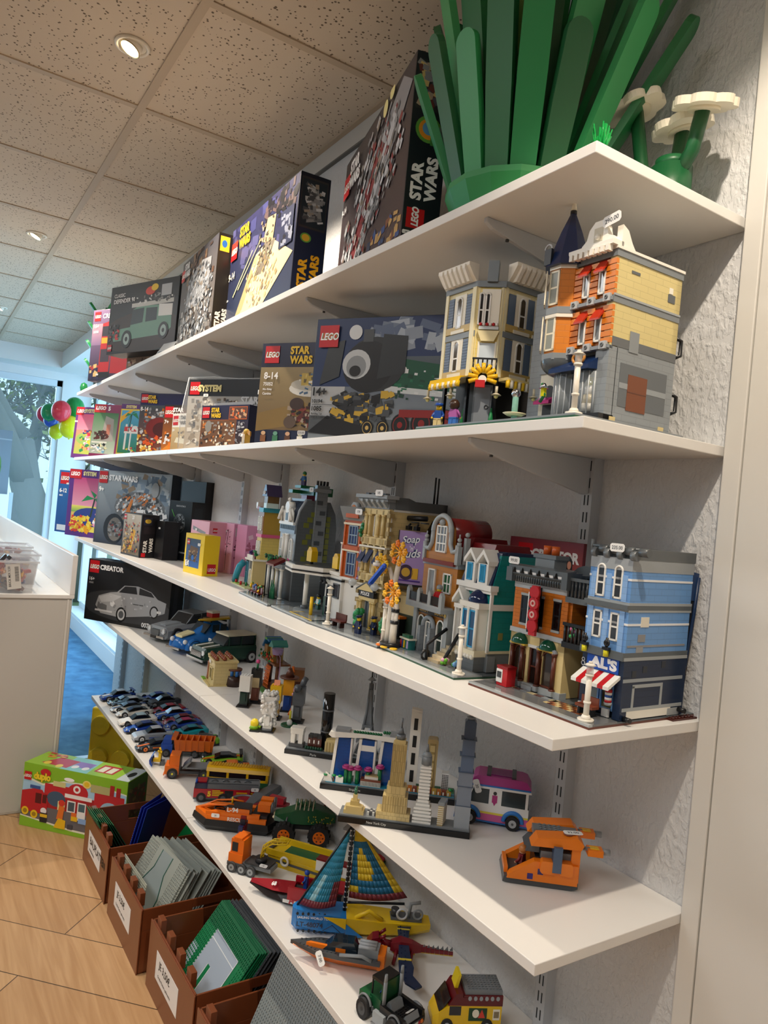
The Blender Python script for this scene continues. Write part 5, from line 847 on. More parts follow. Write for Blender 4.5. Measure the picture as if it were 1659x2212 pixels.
# ---------------------------------------------------------------- white corner garage and grey restaurant
def garage():
    t=thing('toy_building','white corner filling station with a canopy on round pillars','toy building',(-1.105,-.255,Z3),-3)
    base_plate(t,24.6,25.4,DG,DG,9,'#7a8083')
    b=MB(); b.prism([(.5,2.8),(9.5,1.0),(17,6.2),(17,17),(.5,17)],10.6,12.6,M('#eceae2'),'z'); b.prism([(.35,2.65),(9.6,.8),(17.2,6.0),(17.2,17),(.35,17)],11.2,11.6,M(BK),'z'); b.prism([(1.1,3.4),(9.4,1.8),(16.2,6.6),(16.2,16.5),(1.1,16.5)],12.6,12.75,M('#4b4f52'),'z'); b.build('canopy',t)
    b=MB()
    for x,y in ((7.6,6.2),(11,12.4)): b.cyl(x,y,.9,.62,9.7,M('#f0eee6')); b.cyl(x,y,.6,1.0,1.4,M('#565b5f')); 
    b.prism([(5.0,5),(6.4,3.6),(12,6.4),(13,9),(11,10.5),(6,8.4)],.5,1.1,M('#7f868a'),'z'); b.build('pillars',t)
    b=MB(); b.box(14.6,23.4,8.4,22,5.4,11.4,M('#eeece6')); b.box(14.6,23.4,8.4,22,.6,5.4,M('#e4e2dc')); b.box(14.5,15.6,8.2,9.4,.6,5.4,M(DGN)); b.box(14.4,23.6,8.2,22,10.0,10.5,M(BK)); b.box(14.3,23.7,8.0,22,11.4,12.2,M('#f2f0ea')); b.box(15.8,18.8,8.3,8.6,.7,8.6,M('#23272a')); b.build('kiosk_wall',t)
    pane_window(t,19.6,8.35,5.8,3.2,3.6,'#565b60','#30363c',1,1); pane_window(t,16.2,8.25,.8,2.4,7.2,'#4d5256','#22282c',1,3,name='door')
    b=MB()
    for x in (15.2,17.2): b.tube([(x,8.2,9.9),(x,7.2,10.3),(x,7.0,9.6)],.14,M(BK)); b.cyl(x,7.0,8.9,.75,.7,M(BK),r2=.2,n=10)
    b.build('wall_lamps',t)
    for x,y,z in ((6.6,7.6,12.75),(18.2,9.6,12.2)):
        b=MB(); b.cyl(x,y,z,.5,.7,M(BK)); b.box(x-1.5,x+1.5,y-.9,y+.9,z+.6,z+3.4,M(YE)); b.prism([(x-1.5,z+3.4),(x+1.5,z+3.4),(x+.6,z+4.4),(x-.6,z+4.4)],y-.8,y+.8,M('#e0b010')); b.build('roof_sign',t,'yellow block sign')
    b=MB(); b.cyl(15.4,4.6,.6,.45,4.6,M(YE)); b.build('bollard',t); b=MB(); b.box(10.6,24,.9,1.2,.64,.70,M('#e0c23a')); b.box(10.4,10.7,.9,5,.64,.70,M('#e0c23a')); b.build('yellow_line',t)
    minifig(t,9.2,9.4,1.1,DGN,'#e9e6dc',hair=BK,arms='#3ab0b8')
garage()
def resto():
    t=thing('toy_building','pale grey mansard restaurant with white statues and green roof deck','toy building',(-1.375,-.240,Z3),-4.4)
    base_plate(t,25.6,25.6,DG,DG,7,'#75797c')
    X0,X1,Y0,Y1=5.8,17.6,9.2,21.5; g1=K('#8f9bab'); b=MB(); b.box(X0,X1,Y0,Y1,.6,11,M('#34302e')); b.box(X0,X1,Y0,Y1,11,20.4,K('#aeb9c4')); b.box(X0-.2,X1+.1,Y0-.3,Y0+.6,19.6,22.2,M('#8fa0b2')); b.build('front_wall',t)
    b=MB(); b.prism([(Y0,11),(Y0,22),(Y0+.7,26),(Y0+2.6,29.4),(Y1-2.6,29.4),(Y1-.7,26),(Y1,22),(Y1,11),(Y1,.6),(Y0,.6)],X1,X1+.8,K('#60666a'),'x')
    for k in range(9): b.box(X1+.8,X1+.95,Y0+2+(k%3)*1.0,Y0+3.6+(k%3)*1.0,12+k*1.6,13.4+k*1.6,M('#7a7e30'))
    for k in range(9): b.box(X1+.8,X1+.95,Y1-3.4-(k%2)*.8,Y1-2.2,11+k*1.6,12.4+k*1.6,M('#7a7e30'))
    b.build('side_wall',t,'dark grey curved side wall with olive bricks')
    b=MB(); b.box(X1+.2,X1+1.5,Y0+5,Y0+8.4,.6,32,K('#868c90'))
    for k in range(7): b.box(X1+1.5,X1+1.62,Y0+5.3+(k%2)*1.0,Y0+7+(k%2)*1.0,11+k*2.9,12.2+k*2.9,M('#4c5155'))
    b.box(X1-.6,X1+2.4,Y0+4.2,Y0+9,32,33,M('#8b9195')); b.box(X1-.1,X1+1.8,Y0+4.8,Y0+8.6,33,34,M('#767b7f'))
    for k in range(4): b.cyl(X1+.8,Y0+5.2+k*1.0,34,.4,1.3,M('#2c2e31'),n=8)
    b.build('chimney',t)
    b=MB(); b.prism([(Y0+.1,22.2),(Y0+.9,26.2),(Y0+2.6,29.2),(Y0+6,29.4),(Y0+6,22.2)],X0+.3,X1,M('#2e3b50',.3),'x')
    for k in range(14): b.tube([(X0+.6+k*.82,Y0-.02,22.4),(X0+.6+k*.82,Y0+.8,26.2),(X0+.6+k*.82,Y0+2.5,29.2)],.12,M('#445268'),n=4)
    b.tube([(X0,Y0-.1,22),(X0,Y0+.8,26.4),(X0,Y0+2.6,29.6)],.4,M('#a9b2ba')); b.tube([(X1,Y0-.1,22),(X1,Y0+.8,26.4),(X1,Y0+2.6,29.6)],.4,M('#a9b2ba')); b.box(X0-.2,X1+.4,Y0+2.4,Y0+4,29.0,29.8,M('#8a929a')); b.build('mansard_roof',t)
    b=MB(); b.box(X0+.2,X1-.2,Y0-.8,Y0+.2,22.0,22.8,M(WH)); b.box(X0+4.2,X0+7.6,Y0-.7,Y0+1.2,22.8,27,M(WH)); b.cyl(X0+5.9,Y0-.8,27,1.7,2,M(WH),axis='y',n=16)
    b.box(X0+5,X0+6.8,Y0-.78,Y0-.68,23.2,26.6,M('#3a3f44')); b.ball(X0+5.9,Y0-.2,29.3,.6,M(WH),n=8); b.cyl(X0+5.9,Y0-.2,28.2,.35,.9,M(WH))
    for sx in (-1,1):
        cx=X0+5.9+sx*3.4; b.tube([(cx-1.2,Y0-.5,22.8),(cx-1.0,Y0-.5,25.4),(cx,Y0-.5,26.6),(cx+1.0,Y0-.5,25.4),(cx+1.2,Y0-.5,22.8)],.38,M(WH)); b.tube([(cx-sx*.4,Y0-1,26.4),(cx+sx*.6,Y0-1.2,25),(cx+sx*1.9,Y0-1.2,23.4)],.6,M(WH),r1=.4); b.ball(cx-sx*.3,Y0-1,26.8,.5,M(WH),n=8)
    b.build('statues',t,'white sculpted dormers')
    b=MB()
    for k in range(12): b.box(X0+.5+k*.95,X0+1.0+k*.95,Y0-.42,Y0-.28,20.6,21.8,M('#22262b'))
    b.build('grille',t)
    for x in (X0+1.0,X0+8.6): pane_window(t,x,Y0-.05,12.0,2.4,6.2,WH,'#aeb8bf',2,2,True); plant(t,x+1.2,Y0-.9,11.2,.9,1.0,'#2a8a4a',6,int(x),'window_box',PK)
    b=MB(); b.box(X0+4.2,X0+7.6,Y0-.3,Y0,11.8,19.4,M('#eae8e0'))
    for x in (X0+4.4,X0+7.4): column(b,x,Y0-.5,11.8,7.4,.4,WH)
    b.build('centre_bay',t)
    b=MB()
    for x in (X0-.4,X0+3.4,X0+7.0,X0+10.6): column(b,x,Y0-2.4,.7,8.6,.5,'#e6e4dc'); b.ball(x,Y0-2.4,9.2,.9,M('#e6e4dc'),n=8,sz=.6)
    b.box(X0-1,X1,Y0-3,Y0,9.4,10.6,M('#8d959b')); b.build('portico',t)
    b=MB(); b.prism([(Y0-2,12.4),(Y0-5.4,10.6),(Y0-5.2,10.0),(Y0-2,11.4)],X0+4.6,X1-.5,M('#641418'),'x'); b.box(X0+4.8,X0+5.1,Y0-5.2,Y0-4.9,.7,10.2,M(BK)); b.box(X0+8.4,X0+8.7,Y0-5.2,Y0-4.9,.7,10.2,M(BK)); b.build('terrace_awning',t,'dark red terrace awning')
    rnd=random.Random(6); b=MB()
    for k in range(46): b.ball(X0-2+rnd.random()*10,Y0-4+rnd.random()*3,10.8+rnd.random()*1.6,.5,M([GN,'#0f3d28',GN][k%3]),n=5)
    b.build('hanging_greenery',t)
    for k in range(5): plant(t,1.6+k*2.0,3.2+(k%2)*1.0,.6,1.0,2.8,'#2a8a4a',9,20+k,'flower_bed',[YE,'#e8a020',BL,RD,YE][k])
    for k in range(4):
        b=MB(); x=3.4+k*2.6; b.box(x,x+1.6,1.6,3.0,1.4,1.7,M('#5a1418')); b.box(x,x+1.6,2.8,3.1,1.7,3.2,M('#5a1418')); b.box(x+.1,x+.4,1.8,2.1,.6,1.4,M(BK)); b.box(x+1.2,x+1.5,2.6,2.9,.6,1.4,M(BK)); b.build('terrace_chair',t)
    b=MB()
    for k in range(4): b.cyl(13.2+k*.75,5.2,.7,.5,5.2-(k%2),M('#1d7048'),r2=.1,n=8)
    b.build('folded_parasols',t)
    b=MB(); b.box(6.0,16.5,Y0+5,Y0+11,31,33.4,M('#135c38')); b.box(4.2,7.4,Y0+2,Y0+10,31.4,32.4,M('#1a7a4a')); b.box(5.4,10,Y0+3.4,Y0+10,33,33.8,M('#1a7a4a')); b.box(4.8,9,Y0+6,Y0+9,27.5,31.2,M('#c24a6a')); b.build('green_roof_deck',t,'dark green roof deck')
    price(t,X1+.3,Y0+3.6,32.6,'178',s=1.1)
    minifig(t,9.6,Y0+4.4,33.8,PU,'#2a6ab0',hair=GN,a=20)
resto()
t=thing('toy_building','three-storey pastel doll house with blue slide and purple roof','toy building',(-1.64,-.165,Z3),-5)
b=MB(); b.box(0,16,0,14,0,.3,M('#dfe0a0')); b.box(1.4,5,.6,3,.3,.5,M('#9ad04a')); b.build('base_plate',t)
b=MB(); b.box(5.2,13,3.0,11,.3,1,M('#8a4a30')); b.box(5.2,5.8,3,11,.3,8.6,M('#bcc0c0')); b.box(12,13,3,11,.3,8.6,M(TAN)); b.box(8.8,9.6,3,4,.3,8.6,M('#a9adb0')); b.box(5.0,13.4,2.6,11.2,8.6,9.2,M('#eeebe0')); b.build('ground_storey',t); pane_window(t,6,3.1,1,2.6,7,'#5a8a9a','#3a7a8a',1,2,name='door'); pane_window(t,10,3.1,1,2,5,WH,'#b9a86a',1,1,True)
b=MB(); b.box(8.6,13.4,5,11,9.2,16.6,K('#e8cf70')); b.box(8.4,13.8,4.6,11.2,16.4,17.4,M('#e0608c')); b.box(8.2,13.4,5,11,17.4,24.6,K('#a07048')); b.box(12.6,13.5,5.2,11,17.4,24.6,M('#b8963a')); b.box(9.8,14.2,4.4,11.4,24.6,26,M('#3a9aaa')); b.box(5.6,9,5,9,25.4,26.2,M('#a8443a')); b.box(4.6,6.2,5,7,25.6,27.6,M(WH)); b.box(9.4,12.6,6,10,26,30,K('#8a6a40')); b.box(12.2,15,5,9,26,27.6,M('#cfe4e0')); b.build('tower',t,'tan, yellow and brown stacked storeys')
for z in (18.6,10.6): pane_window(t,9.0,4.95,z,1.6,4.6,WH,'#cbd8d0',1,2); pane_window(t,11.2,4.95,z,1.6,4.6,WH,'#cbd8d0',1,2)
b=MB(); b.prism([(8.6,29.8),(13.6,29.8),(11.8,33.6),(10.8,33.6)],5.4,10.6,M('#3f3668')); b.build('purple_roof',t)
b=MB(); b.tube([(5.4,2.4,7.6),(4.4,1.4,6.2),(2.6,1.0,3.0),(1.0,1.2,.8)],1.15,M('#1f8fa8',.15)); b.build('slide',t,'curved teal slide')
plant(t,6.2,4,9.2,1.0,2.4,'#4a2a7a',6,3,'potted_plant'); plant(t,12.8,3.6,9.2,1.2,2.8,GN,8,4,'potted_plant'); b=MB(); b.box(6.6,12.4,2.8,3.1,9.2,10.4,M('#f0efe6')); b.build('terrace_rail',t); price(t,11,5.2,31,'75',s=.9)
b=MB(); 
for k in range(4): b.cyl(3+k*2.6,1.0+k%2,.3,.4,1.2,M([RD,WH,RD,GN][k]),n=8)
b.build('garden_bits',t)
minifig(None,0,0,0,RB,'#c8a020',hair=GN,a=20,loc=(-.91,-.10,Z3+.0068),label='minifigure in yellow half hidden between restaurant and orange house')
# ================================================================ GIANT TOY PLANTS ON THE TOP SHELF
def blade(parent,cx,cy,r,ang,lean,w,h,c,z=4,th=1.3,tw=0):
    b=MB(); b.T=Matrix.Translation((cx+r*math.cos(R_(ang)),cy+r*math.sin(R_(ang)),z))@Matrix.Rotation(R_(ang-90),4,'Z')@Matrix.Rotation(R_(-lean),4,'X')@Matrix.Rotation(R_(tw),4,'Z')
    pts=[(-w*.42,0),(w*.42,0),(w/2,h*.5),(w/2,h-w/2)]+[(w/2*math.cos(R_(q)),h-w/2+w/2*math.sin(R_(q))) for q in range(20,180,20)]+[(-w/2,h-w/2),(-w/2,h*.5)]
    b.prism(pts,-th/2,th/2,M(c,.42)); return b.build('blade',parent)
t=thing('giant_plant','giant dark green toy grass plant of rounded upright blades in a faceted rim','toy plant',(-.31,-.222,Z1),0)
b=MB(); n=16
ring=lambda r,z:[(r*math.cos(2*math.pi*k/n+.1),r*math.sin(2*math.pi*k/n+.1),z) for k in range(n)]
b.loft([ring(10.2,0),ring(12.6,5.2),ring(12.6,6.2),ring(10.8,6.2),ring(10.6,4.6),ring(9.6,4.4)],M('#2c8a4c',.45)); b.build('rim',t)
b=MB()
for k in range(10): b.T=Rz(0,0,0,k*36); b.box(7.4,9.2,-1.2,1.2,4,8.4,M('#3fa55c',.45))
b.T=None; b.cyl(0,0,3,7.6,3,M('#1f6f3c',.5),n=16); b.build('core',t)
G1=['#1c6a3a','#25824a','#1a5c34','#2f9152']
for k,(a,l,w,h) in enumerate([(-150,20,4.2,18),(-128,22,4.4,25),(-104,17,4.4,27),(-82,13,4.2,25),(-60,11,4.4,31),(-38,12,4.8,34),(-14,15,4.6,25),(12,24,4.4,31),(34,30,4.2,34),(60,26,4.4,34),(90,20,4.4,36),(125,18,4.4,34),(165,24,4.4,30)]):
    blade(t,0,0,10.2,a,l,w,h,G1[k%4])
for k,(a,l,w,h) in enumerate([(-140,17,4.8,36),(-116,14,5.0,48),(-92,11,5.0,56),(-68,7,4.6,38),(-30,10,5.0,46),(-6,16,5.2,54),(20,21,5.2,54),(46,24,5.0,50),(85,14,5,58),(130,14,5,56),(-175,17,5,44)]):
    blade(t,0,0,6.8,a,l,w,h,G1[(k+2)%4])
for k,(a,l) in enumerate([(-62,2),(-20,9),(40,8),(160,8),(-140,7)]): blade(t,0,0,3.0,a,l,5.6,64,['#8fb86a','#2a8448','#1c6a3a','#25824a','#3c9a56'][k],th=2.2)  # first centre blade is paler: the light falling on it is painted in
# white flower cluster on a round dark brick
t=thing('giant_flower','three cream toy flowers on dark green stems at the right end of the top shelf','toy flower',(-.092,-.088,Z1),0)
b=MB(); b.cyl(0,0,0,3.3,8.2,M('#17552f',.4),n=24); b.cyl(0,0,8.2,2.6,1.4,M('#1a5f35',.4),n=24); b.build('round_base',t)
for i,(x,y,z,l,a) in enumerate([(-7.2,-1.5,20.6,14,100),(-.6,2.6,16.4,5,60),(6.0,-1.2,16.0,-14,20)]):
    b=MB(); b.tube([(x*.2,y*.2,6.5),(x*.7,y*.7,9.5),(x*.95,y,z-1)],1.15,M('#17552f',.4),n=12); b.build('stem',t)
    b=MB(); b.T=Matrix.Translation((x,y,z))@Matrix.Rotation(R_(-l),4,'Y')@Matrix.Rotation(R_(12),4,'X')
    pts=[]
    for k in range(48):
        q=2*math.pi*k/48; pts.append(((4.0+.95*abs(math.cos(3.5*q+.3))**.7)*math.cos(q),(4.0+.95*abs(math.cos(3.5*q+.3))**.7)*math.sin(q)))
    b.prism(pts,-.6,.6,M('#efe8d4',.45),'z'); b.cyl(0,0,-1.1,2.4,.6,M('#e8dfc6',.45),n=20); b.cyl(0,0,.5,1.6,.5,M('#efe8d4',.45),n=18); b.build('flower_head',t)
t=thing('toy_bush','small translucent green bristle bush at the near corner of the top shelf','toy plant',(-.030,-.320,Z1),0)
b=MB(); rnd=random.Random(4)
for k in range(60):
    a=rnd.random()*6.28; l=rnd.uniform(.2,1.0); b.tube([(0.3*math.cos(a),.3*math.sin(a),.1),(1.5*l*math.cos(a),1.5*l*math.sin(a),rnd.uniform(2.2,4.4))],.1,G('#18a04a',.75),n=4)
b.cyl(0,0,0,.7,.4,M('#147a38')); b.build('bristles',t)
t=thing('giant_plant','tall green leafy toy stalk far away at the left end of the top shelf','toy plant',(-3.62,-.26,Z1),0)
b=MB(); b.tube([(0,0,0),(-1,0,25),(0,0,48)],1.0,M('#14603a')); b.build('stalk',t)
for k in range(8): blade(t,-.5,0,1,200+(-1)**k*60,38,4,13,['#1d8046','#2f9a56'][k%2],z=8+k*5.2)
t=thing('toy_bush','tiny green shrub piece at the far left tip of the top shelf','toy plant',(-3.66,-.335,Z1),0); b=MB(); b.ball(0,0,2.4,2.2,M('#1d8046'),n=8,sz=1.4); b.build('foliage',t)
t=thing('shelf_sign','small grey folded paper price sign between the off-road and walker boxes','sign',(-2.19,-.345,Z1),10); b=MB(); b.prism([(0,0),(0,.2),(3.5,6),(3.6,5.8)],0,11,M('#d5d8da',.5),'x'); b.box(1.5,9,.6,1.2,2,2.3,M('#8a8d90')); b.build('card',t)
# ================================================================ CORNER HOTEL AND BAKERY BLOCK ON THE SECOND SHELF
t=thing('toy_building','cream corner house with yellow awning joined to an orange and tan bakery with navy turret','toy building',(-.402,-.333,Z2),-.6)
b=MB(); b.box(0,38.2,.4,24,0,.3,M('#2a5a40')); b.box(.1,38.1,.5,24,.3,.6,M('#8a9094')); b.build('base_plate',t)
CR='#eadfae'
def facade(mb,T,w,z0,z1):
    mb.T=T; mb.box(0,w,0,.4,z0,z1,K('#d9cfa4')); mb.T=None
poly=[(0,5.0),(8.4,5.0),(12.0,8.6),(12.0,19),(0,19)]
b=MB(); b.prism(poly,9.6,25.4,K('#e2d4a0'),'z'); b.prism([(x+(.25 if x>6 else -.25),y-.25) for x,y in poly],16.6,17.6,M('#7d868c'),'z'); b.prism([(x+(.3 if x>6 else -.3),y-.3) for x,y in poly],25.2,26.2,M('#7d868c'),'z'); b.build('upper_wall',t)
b=MB(); b.prism([(1,8),(7.4,8),(9.4,10),(9.4,19),(1,19)],.6,9.4,M('#1a1a1c'),'z')
for x,y in ((7.0,5.4),(8.9,5.9),(11.2,8.0),(.4,5.4),(11.4,18)): b.box(x,x+.6,y,y+.6,.6,9.6,M(BK))
b.build('ground_storey',t)
b=MB()
for x,y,w,d in ((-.15,4.7,.8,.8),(7.7,4.6,1.0,.7),(8.6,5.0,.6,1.0),(11.3,7.6,.9,1.3),(11.7,18,.6,1)): b.box(x,x+w,y,y+d,9.7,25.2,M('#f2e8c0'))
for (z) in (9.8,17.8): b.box(.6,7.8,4.75,5.0,z,z+1.2,M('#c9ad68')); b.box(12,12.25,8.8,18.6,z,z+1.2,M('#c9ad68'))
b.build('corner_pilasters',t)
b=MB()
for z in (11.0,18.9):
    for x in (.9,6.0): b.box(x,x+1.4,4.8,5.0,z,z+5.4,M('#5d6f88'))
    for y in (9.2,13.6): b.box(12,12.2,y,y+1.5,z,z+5.4,M('#5d6f88'))
    for k in range(10):
        for x in (.9,6.0): b.box(x,x+1.4,4.76,4.82,z+.3+k*.5,z+.45+k*.5,M('#4a5a72'))
b.build('shutters',t)
for z in (10.6,18.4):
    for (x,y,a) in ((2.6,4.85,0),(12.15,10.9,90),(12.15,15.3,90)):
        b=MB(); b.T=Rz(x,y,z,a); b.box(-.1,3.2,0,.15,-.2,6.2,M('#f3eddb')); b.box(-.3,3.4,-.25,.2,-.7,-.1,M('#e8e2d0')); b.build('window_panel',t); pane_window(t,x+(.75 if a==0 else .0),y-(.05 if a==0 else -.75)+(0 if a==0 else 0),z+.2,1.6,5.6,WH,'#4a4030',1,2,True,a=a,t=.1)
# chamfered corner bay
def ch(mb): mb.T=Rz(8.5,5.1,0,45); return mb
b=ch(MB()); b.box(.2,4.8,-.5,.2,9.7,25.0,K('#ecd37a')); b.box(.9,4.1,-.9,-.5,18.2,24.6,M('#f1ecdc')); b.box(.8,4.2,-1.2,-.4,17.6,18.1,M('#c9ced0')); b.prism([(.6,17.4),(4.4,17.4),(3.6,15.6),(1.4,15.6)],-1.2,-.4,M('#e6d8a8')); b.build('corner_bay',t)
pane_window(t,9.5,4.75,18.4,1.0,5.6,WH,'#1c1c1e',1,2,True,a=45,t=.1); pane_window(t,10.25,5.5,18.4,1.0,5.6,WH,'#1c1c1e',1,2,True,a=45,t=.1)
b=ch(MB()); b.box(1.2,3.8,-.62,-.5,11.2,15.4,M('#cfdbe4',.05)); b.box(.9,1.2,-.7,-.5,11,15.6,M('#f2eee0')); b.box(3.8,4.1,-.7,-.5,11,15.6,M('#f2eee0')); b.build('mirror_window',t)
b=ch(MB()); b.box(.4,4.6,-2.2,-.5,9.4,9.8,M(BK)); b.box(.4,4.6,-2.2,-2.0,12.2,12.5,M(BK))
for k in range(6): b.cyl(.6+k*.78,-2.1,9.8,.14,2.5,M(BK),n=6)
b.build('corner_balcony',t)
b=ch(MB()); b.box(.9,4.1,-.9,-.6,17.9,18.2,M('#8a2a2a'))
for k in range(6): b.ball(1.1+k*.55,-1.1,18.5,.32,M([RD,'#f4f4f0'][k%2]),n=6)
b.build('flower_box',t)
b=ch(MB())
for k in range(9):
    a=R_(-20+k*27.5); b.tube([(2.5+.8*math.cos(a),-2.9,9.0+.8*math.sin(a)),(2.5+2.5*math.cos(a),-3.0,9.0+2.4*math.sin(a))],.36,M('#f6c21a'),n=6)
b.cyl(2.5,-3.3,8.6,.7,.5,M('#f4f0e2'),axis='y'); b.cb(2.2,-3.2,7.2,1.6,.9,1.2,M('#c41c20')); b.build('sun_sign',t,'yellow fan-shaped sign over the corner door')
b=ch(MB()); b.box(.9,4.1,-.4,-.1,.7,8.2,M('#5f666c')); b.box(1.2,3.8,-.5,-.4,1.2,7.8,M('#7a8087')); b.torus(3.3,-.6,4.4,.3,.1,M('#2e3236'),axis='y'); b.build('door',t)
b=MB()
for k in range(11): x=-.4+k*.8; b.prism([(4.8,9.7),(3.2,9.2),(2.6,8.0),(3.0,9.4)],x,x+.8,M('#f4c41c'),'x'); b.cyl(x+.4,2.9,7.6,.38,1.0,M(['#f6c81c','#f4f0e2'][k%2]),n=8,r2=.4)
for k in range(12): y=8.6+k*.85; b.box(12,14.2,y,y+.85,9.0,9.5,M('#f6e2a0')); b.cyl(14.0,y+.4,7.8,.38,1.3,M(['#f6c81c','#f4f0e2'][k%2]),n=8)
b.build('awning',t,'scalloped yellow and white awning')
b=MB()
def corn(T,w,n):
    b.T=T; b.prism([(0,26.0),(-1.0,27.0),(-2.2,28.6),(-2.2,29.2),(0,29.2)],-.6,w+.6,M('#efe9da'),'x')
    for k in range(n): b.prism([(-.1,26.2),(-1.2,26.2),(-2.5,28.2),(-2.5,28.9),(-.1,28.6)],w*(k+.5)/n-.35,w*(k+.5)/n+.35,M('#f6f1e6'),'x')
corn(Rz(0,5,0,0),7.8,6); corn(Rz(12,9.2,0,90),9.8,8); b.T=Rz(8.5,5.1,0,45); b.box(1.6,3.4,-1.4,.2,25.8,29.4,M('#6f787e')); b.box(.2,4.9,-.9,.2,25,26,M('#6f787e')); b.build('cornice',t,'cream bracketed cornice'); 
for x,y in ((-1.0,3.2),(5.6,3.4),(13.6,7.0),(17.4,12)):
    b=MB(); b.cyl(x,y,6.2,.9,.3,M('#d8cfb4'),r2=.4); b.cyl(x,y,6.5,.25,1.2,M('#d8cfb4')); b.ball(x,y,6.0,.4,G('#f2ea9a',.8),n=8); b.build('hanging_lamp',t)
b=MB()
for x,y in ((6.8,5.6),(12.0,7.6)): b.cyl(x,y,.6,.7,3.6,M('#1f8048'),r2=.1,n=8)
b.build('green_cones',t)
# small recessed white house in the middle
b=MB(); b.box(16,25,12,20,.6,24,K('#9aa1a6')); b.box(21.4,25.6,9.5,12,.6,9.2,M('#e9e3cf')); b.box(21.2,25.8,9.2,12,9.2,10,M('#8d9498')); b.prism([(9.5,5.4),(7.9,4.6),(7.9,4.1),(9.5,4.4)],21.8,25.2,M('#c2247a'),'x'); b.box(22.6,24.2,8.2,9.2,4.5,5.1,M('#d07ab0')); b.cyl(23.5,9.45,6.0,1.3,.1,M('#202224'),axis='y',n=16); b.box(22.4,24.6,9.4,9.5,.8,4.2,M('#2a2c2e')); b.build('middle_house',t)
b=MB(); b.cyl(20.4,5.4,.6,1.6,.5,G('#a8d0c0',.8),r2=2.2,n=16); b.cyl(20.4,5.4,2.0,1.2,.4,M('#e8dfb8'),r2=1.9,n=16); b.cyl(20.4,5.4,1,.5,4.2,G('#8ac0b0',.8)); b.ball(20.4,5.4,5.6,.8,CHROME,n=10); b.build('fountain',t)
# bakery block at the right
X0,X1,Y0,Y1=29.6,37.4,6.8,21.4
b=MB(); b.box(X0,X1,Y0+1.6,Y1,.6,11.3,K('#8f969b',.016,.0096)); b.box(X1,X1+.06,Y0+2.6,Y1-1.6,3.0,9.2,M('#656b70')); b.box(X1+.06,X1+.1,Y0+4.4,Y0+8.6,2.6,7.8,M('#7a4428')); b.box(X1+.1,X1+.12,Y0+4.4,Y0+8.6,5.2,5.35,M('#5f3420')); b.box(X1+.07,X1+.09,Y0+2.6,Y1-1.6,5.6,6.4,M('#969da2')); b.box(X1-2.4,X1,Y0,Y0+1.8,.6,11.2,K('#8f969b')); b.box(X0-1.5,X1,Y0-1.0,Y0+2,.6,1.5,M(BK))
for y in (Y0+1.2,Y1-2.6): b.box(X1,X1+.1,y,y+1.2,.5,1.3,M('#d8c48c'))
b.build('ground_storey',t,'grey ground storey')
b=MB(); tn=K('#dccb8c'); b.box(X1-1.2,X1,Y0,Y1,11.3,24.0,tn); b.box(X0,X1,Y1-1,Y1,11.3,24,tn); b.box(X1,X1+.05,Y0+.4,Y1,11.3,12.6,M('#65696c')); b.box(X1+.05,X1+.1,Y0+4.0,Y0+6.0,11.0,14.0,M('#8a9094'))
for z in (17.4,): b.box(X1-1,X1+.1,Y0-.1,Y1,z,z+.9,M('#7d8489')); b.box(X1-1,X1+.2,Y0-.1,Y1,z+.9,z+1.2,M('#a0a6aa'))
b.box(X1,X1+.08,Y0+3.2,Y0+5.0,22.2,22.6,M('#5c6266')); b.box(X1,X1+.08,Y0+11.6,Y0+13.2,20.0,21.2,M('#5c6266')); b.box(X1,X1+.08,Y0+11.8,Y0+12.6,21.3,22.2,M('#f0ede2')); b.box(X0,X1+.15,Y0-.2,Y1+.1,23.9,24.9,M('#7d8489')); b.box(X0,X1+.3,Y0-.4,Y1+.2,24.9,25.3,M('#f1ede2')); b.build('side_wall',t,'plain tan side wall')
b=MB(); b.box(X0,X1-1.2,Y0+.3,Y0+1,11.3,24.0,M('#9c5a1c'))
for (z0,z1) in ((11.6,17.2),(18.4,23.8)):
    for (xa,xb) in ((X0,X0+1.6),(X0+3.2,X0+4.6),(X0+6.1,X1+.02)):
        n=6
        for k in range(n): zz=z0+(z1-z0)*k/n; b.box(xa,xb,Y0-.15,Y0+.4,zz,zz+(z1-z0)/n-.18,M('#dc7e22'))
b.build('orange_front',t,'orange banded brick front')
for z in (12.0,18.9):
    for x in (X0+1.7,X0+4.7):
        pane_window(t,x,Y0+.1,z,1.3,3.6,WH,'#7f858a',1,1,t=.2); b=MB(); b.prism([(Y0+.2,z+5.0),(Y0-1.1,z+3.2),(Y0-1.1,z+2.9),(Y0+.2,z+4.4)],x-.2,x+1.6,M('#b8321c'),'x'); b.build('window_awning',t,'rust red window awning')
b=MB()
for z in (10.8,17.6):
    b.box(X0-.2,X1,Y0-.4,Y0+.6,z,z+.5,M('#858c92'))
    for x in (X0+.1,X0+3.3,X0+6.3): b.box(x,x+1.2,Y0-.6,Y0,z-.1,z+1.0,M('#b9bcbe')); b.torus(x+.6,Y0-.65,z+.45,.22,.1,M('#5c6266'),axis='y')
b.build('ledge',t)
b=MB(); b.box(X0-.4,X1+.2,Y0-1.4,Y0+.8,25.3,26.0,M('#f3efe4')); b.prism([(X0+1.0,26),(X1+.2,26),(X1-.6,26.8),(X1-1.6,27.2),(X1-1.9,28.6),(X1-2.8,29.6),(X0+3.6,29.6),(X0+2.6,28.6),(X0+2.2,27.2),(X0+1.4,26.6)],Y0-.6,Y0+.4,M('#f3efe4'))
for k in range(8): b.cb(X0+.3+k*.98,Y0-1.2,24.4,.6,.9,.9,M('#f0ebdf'))
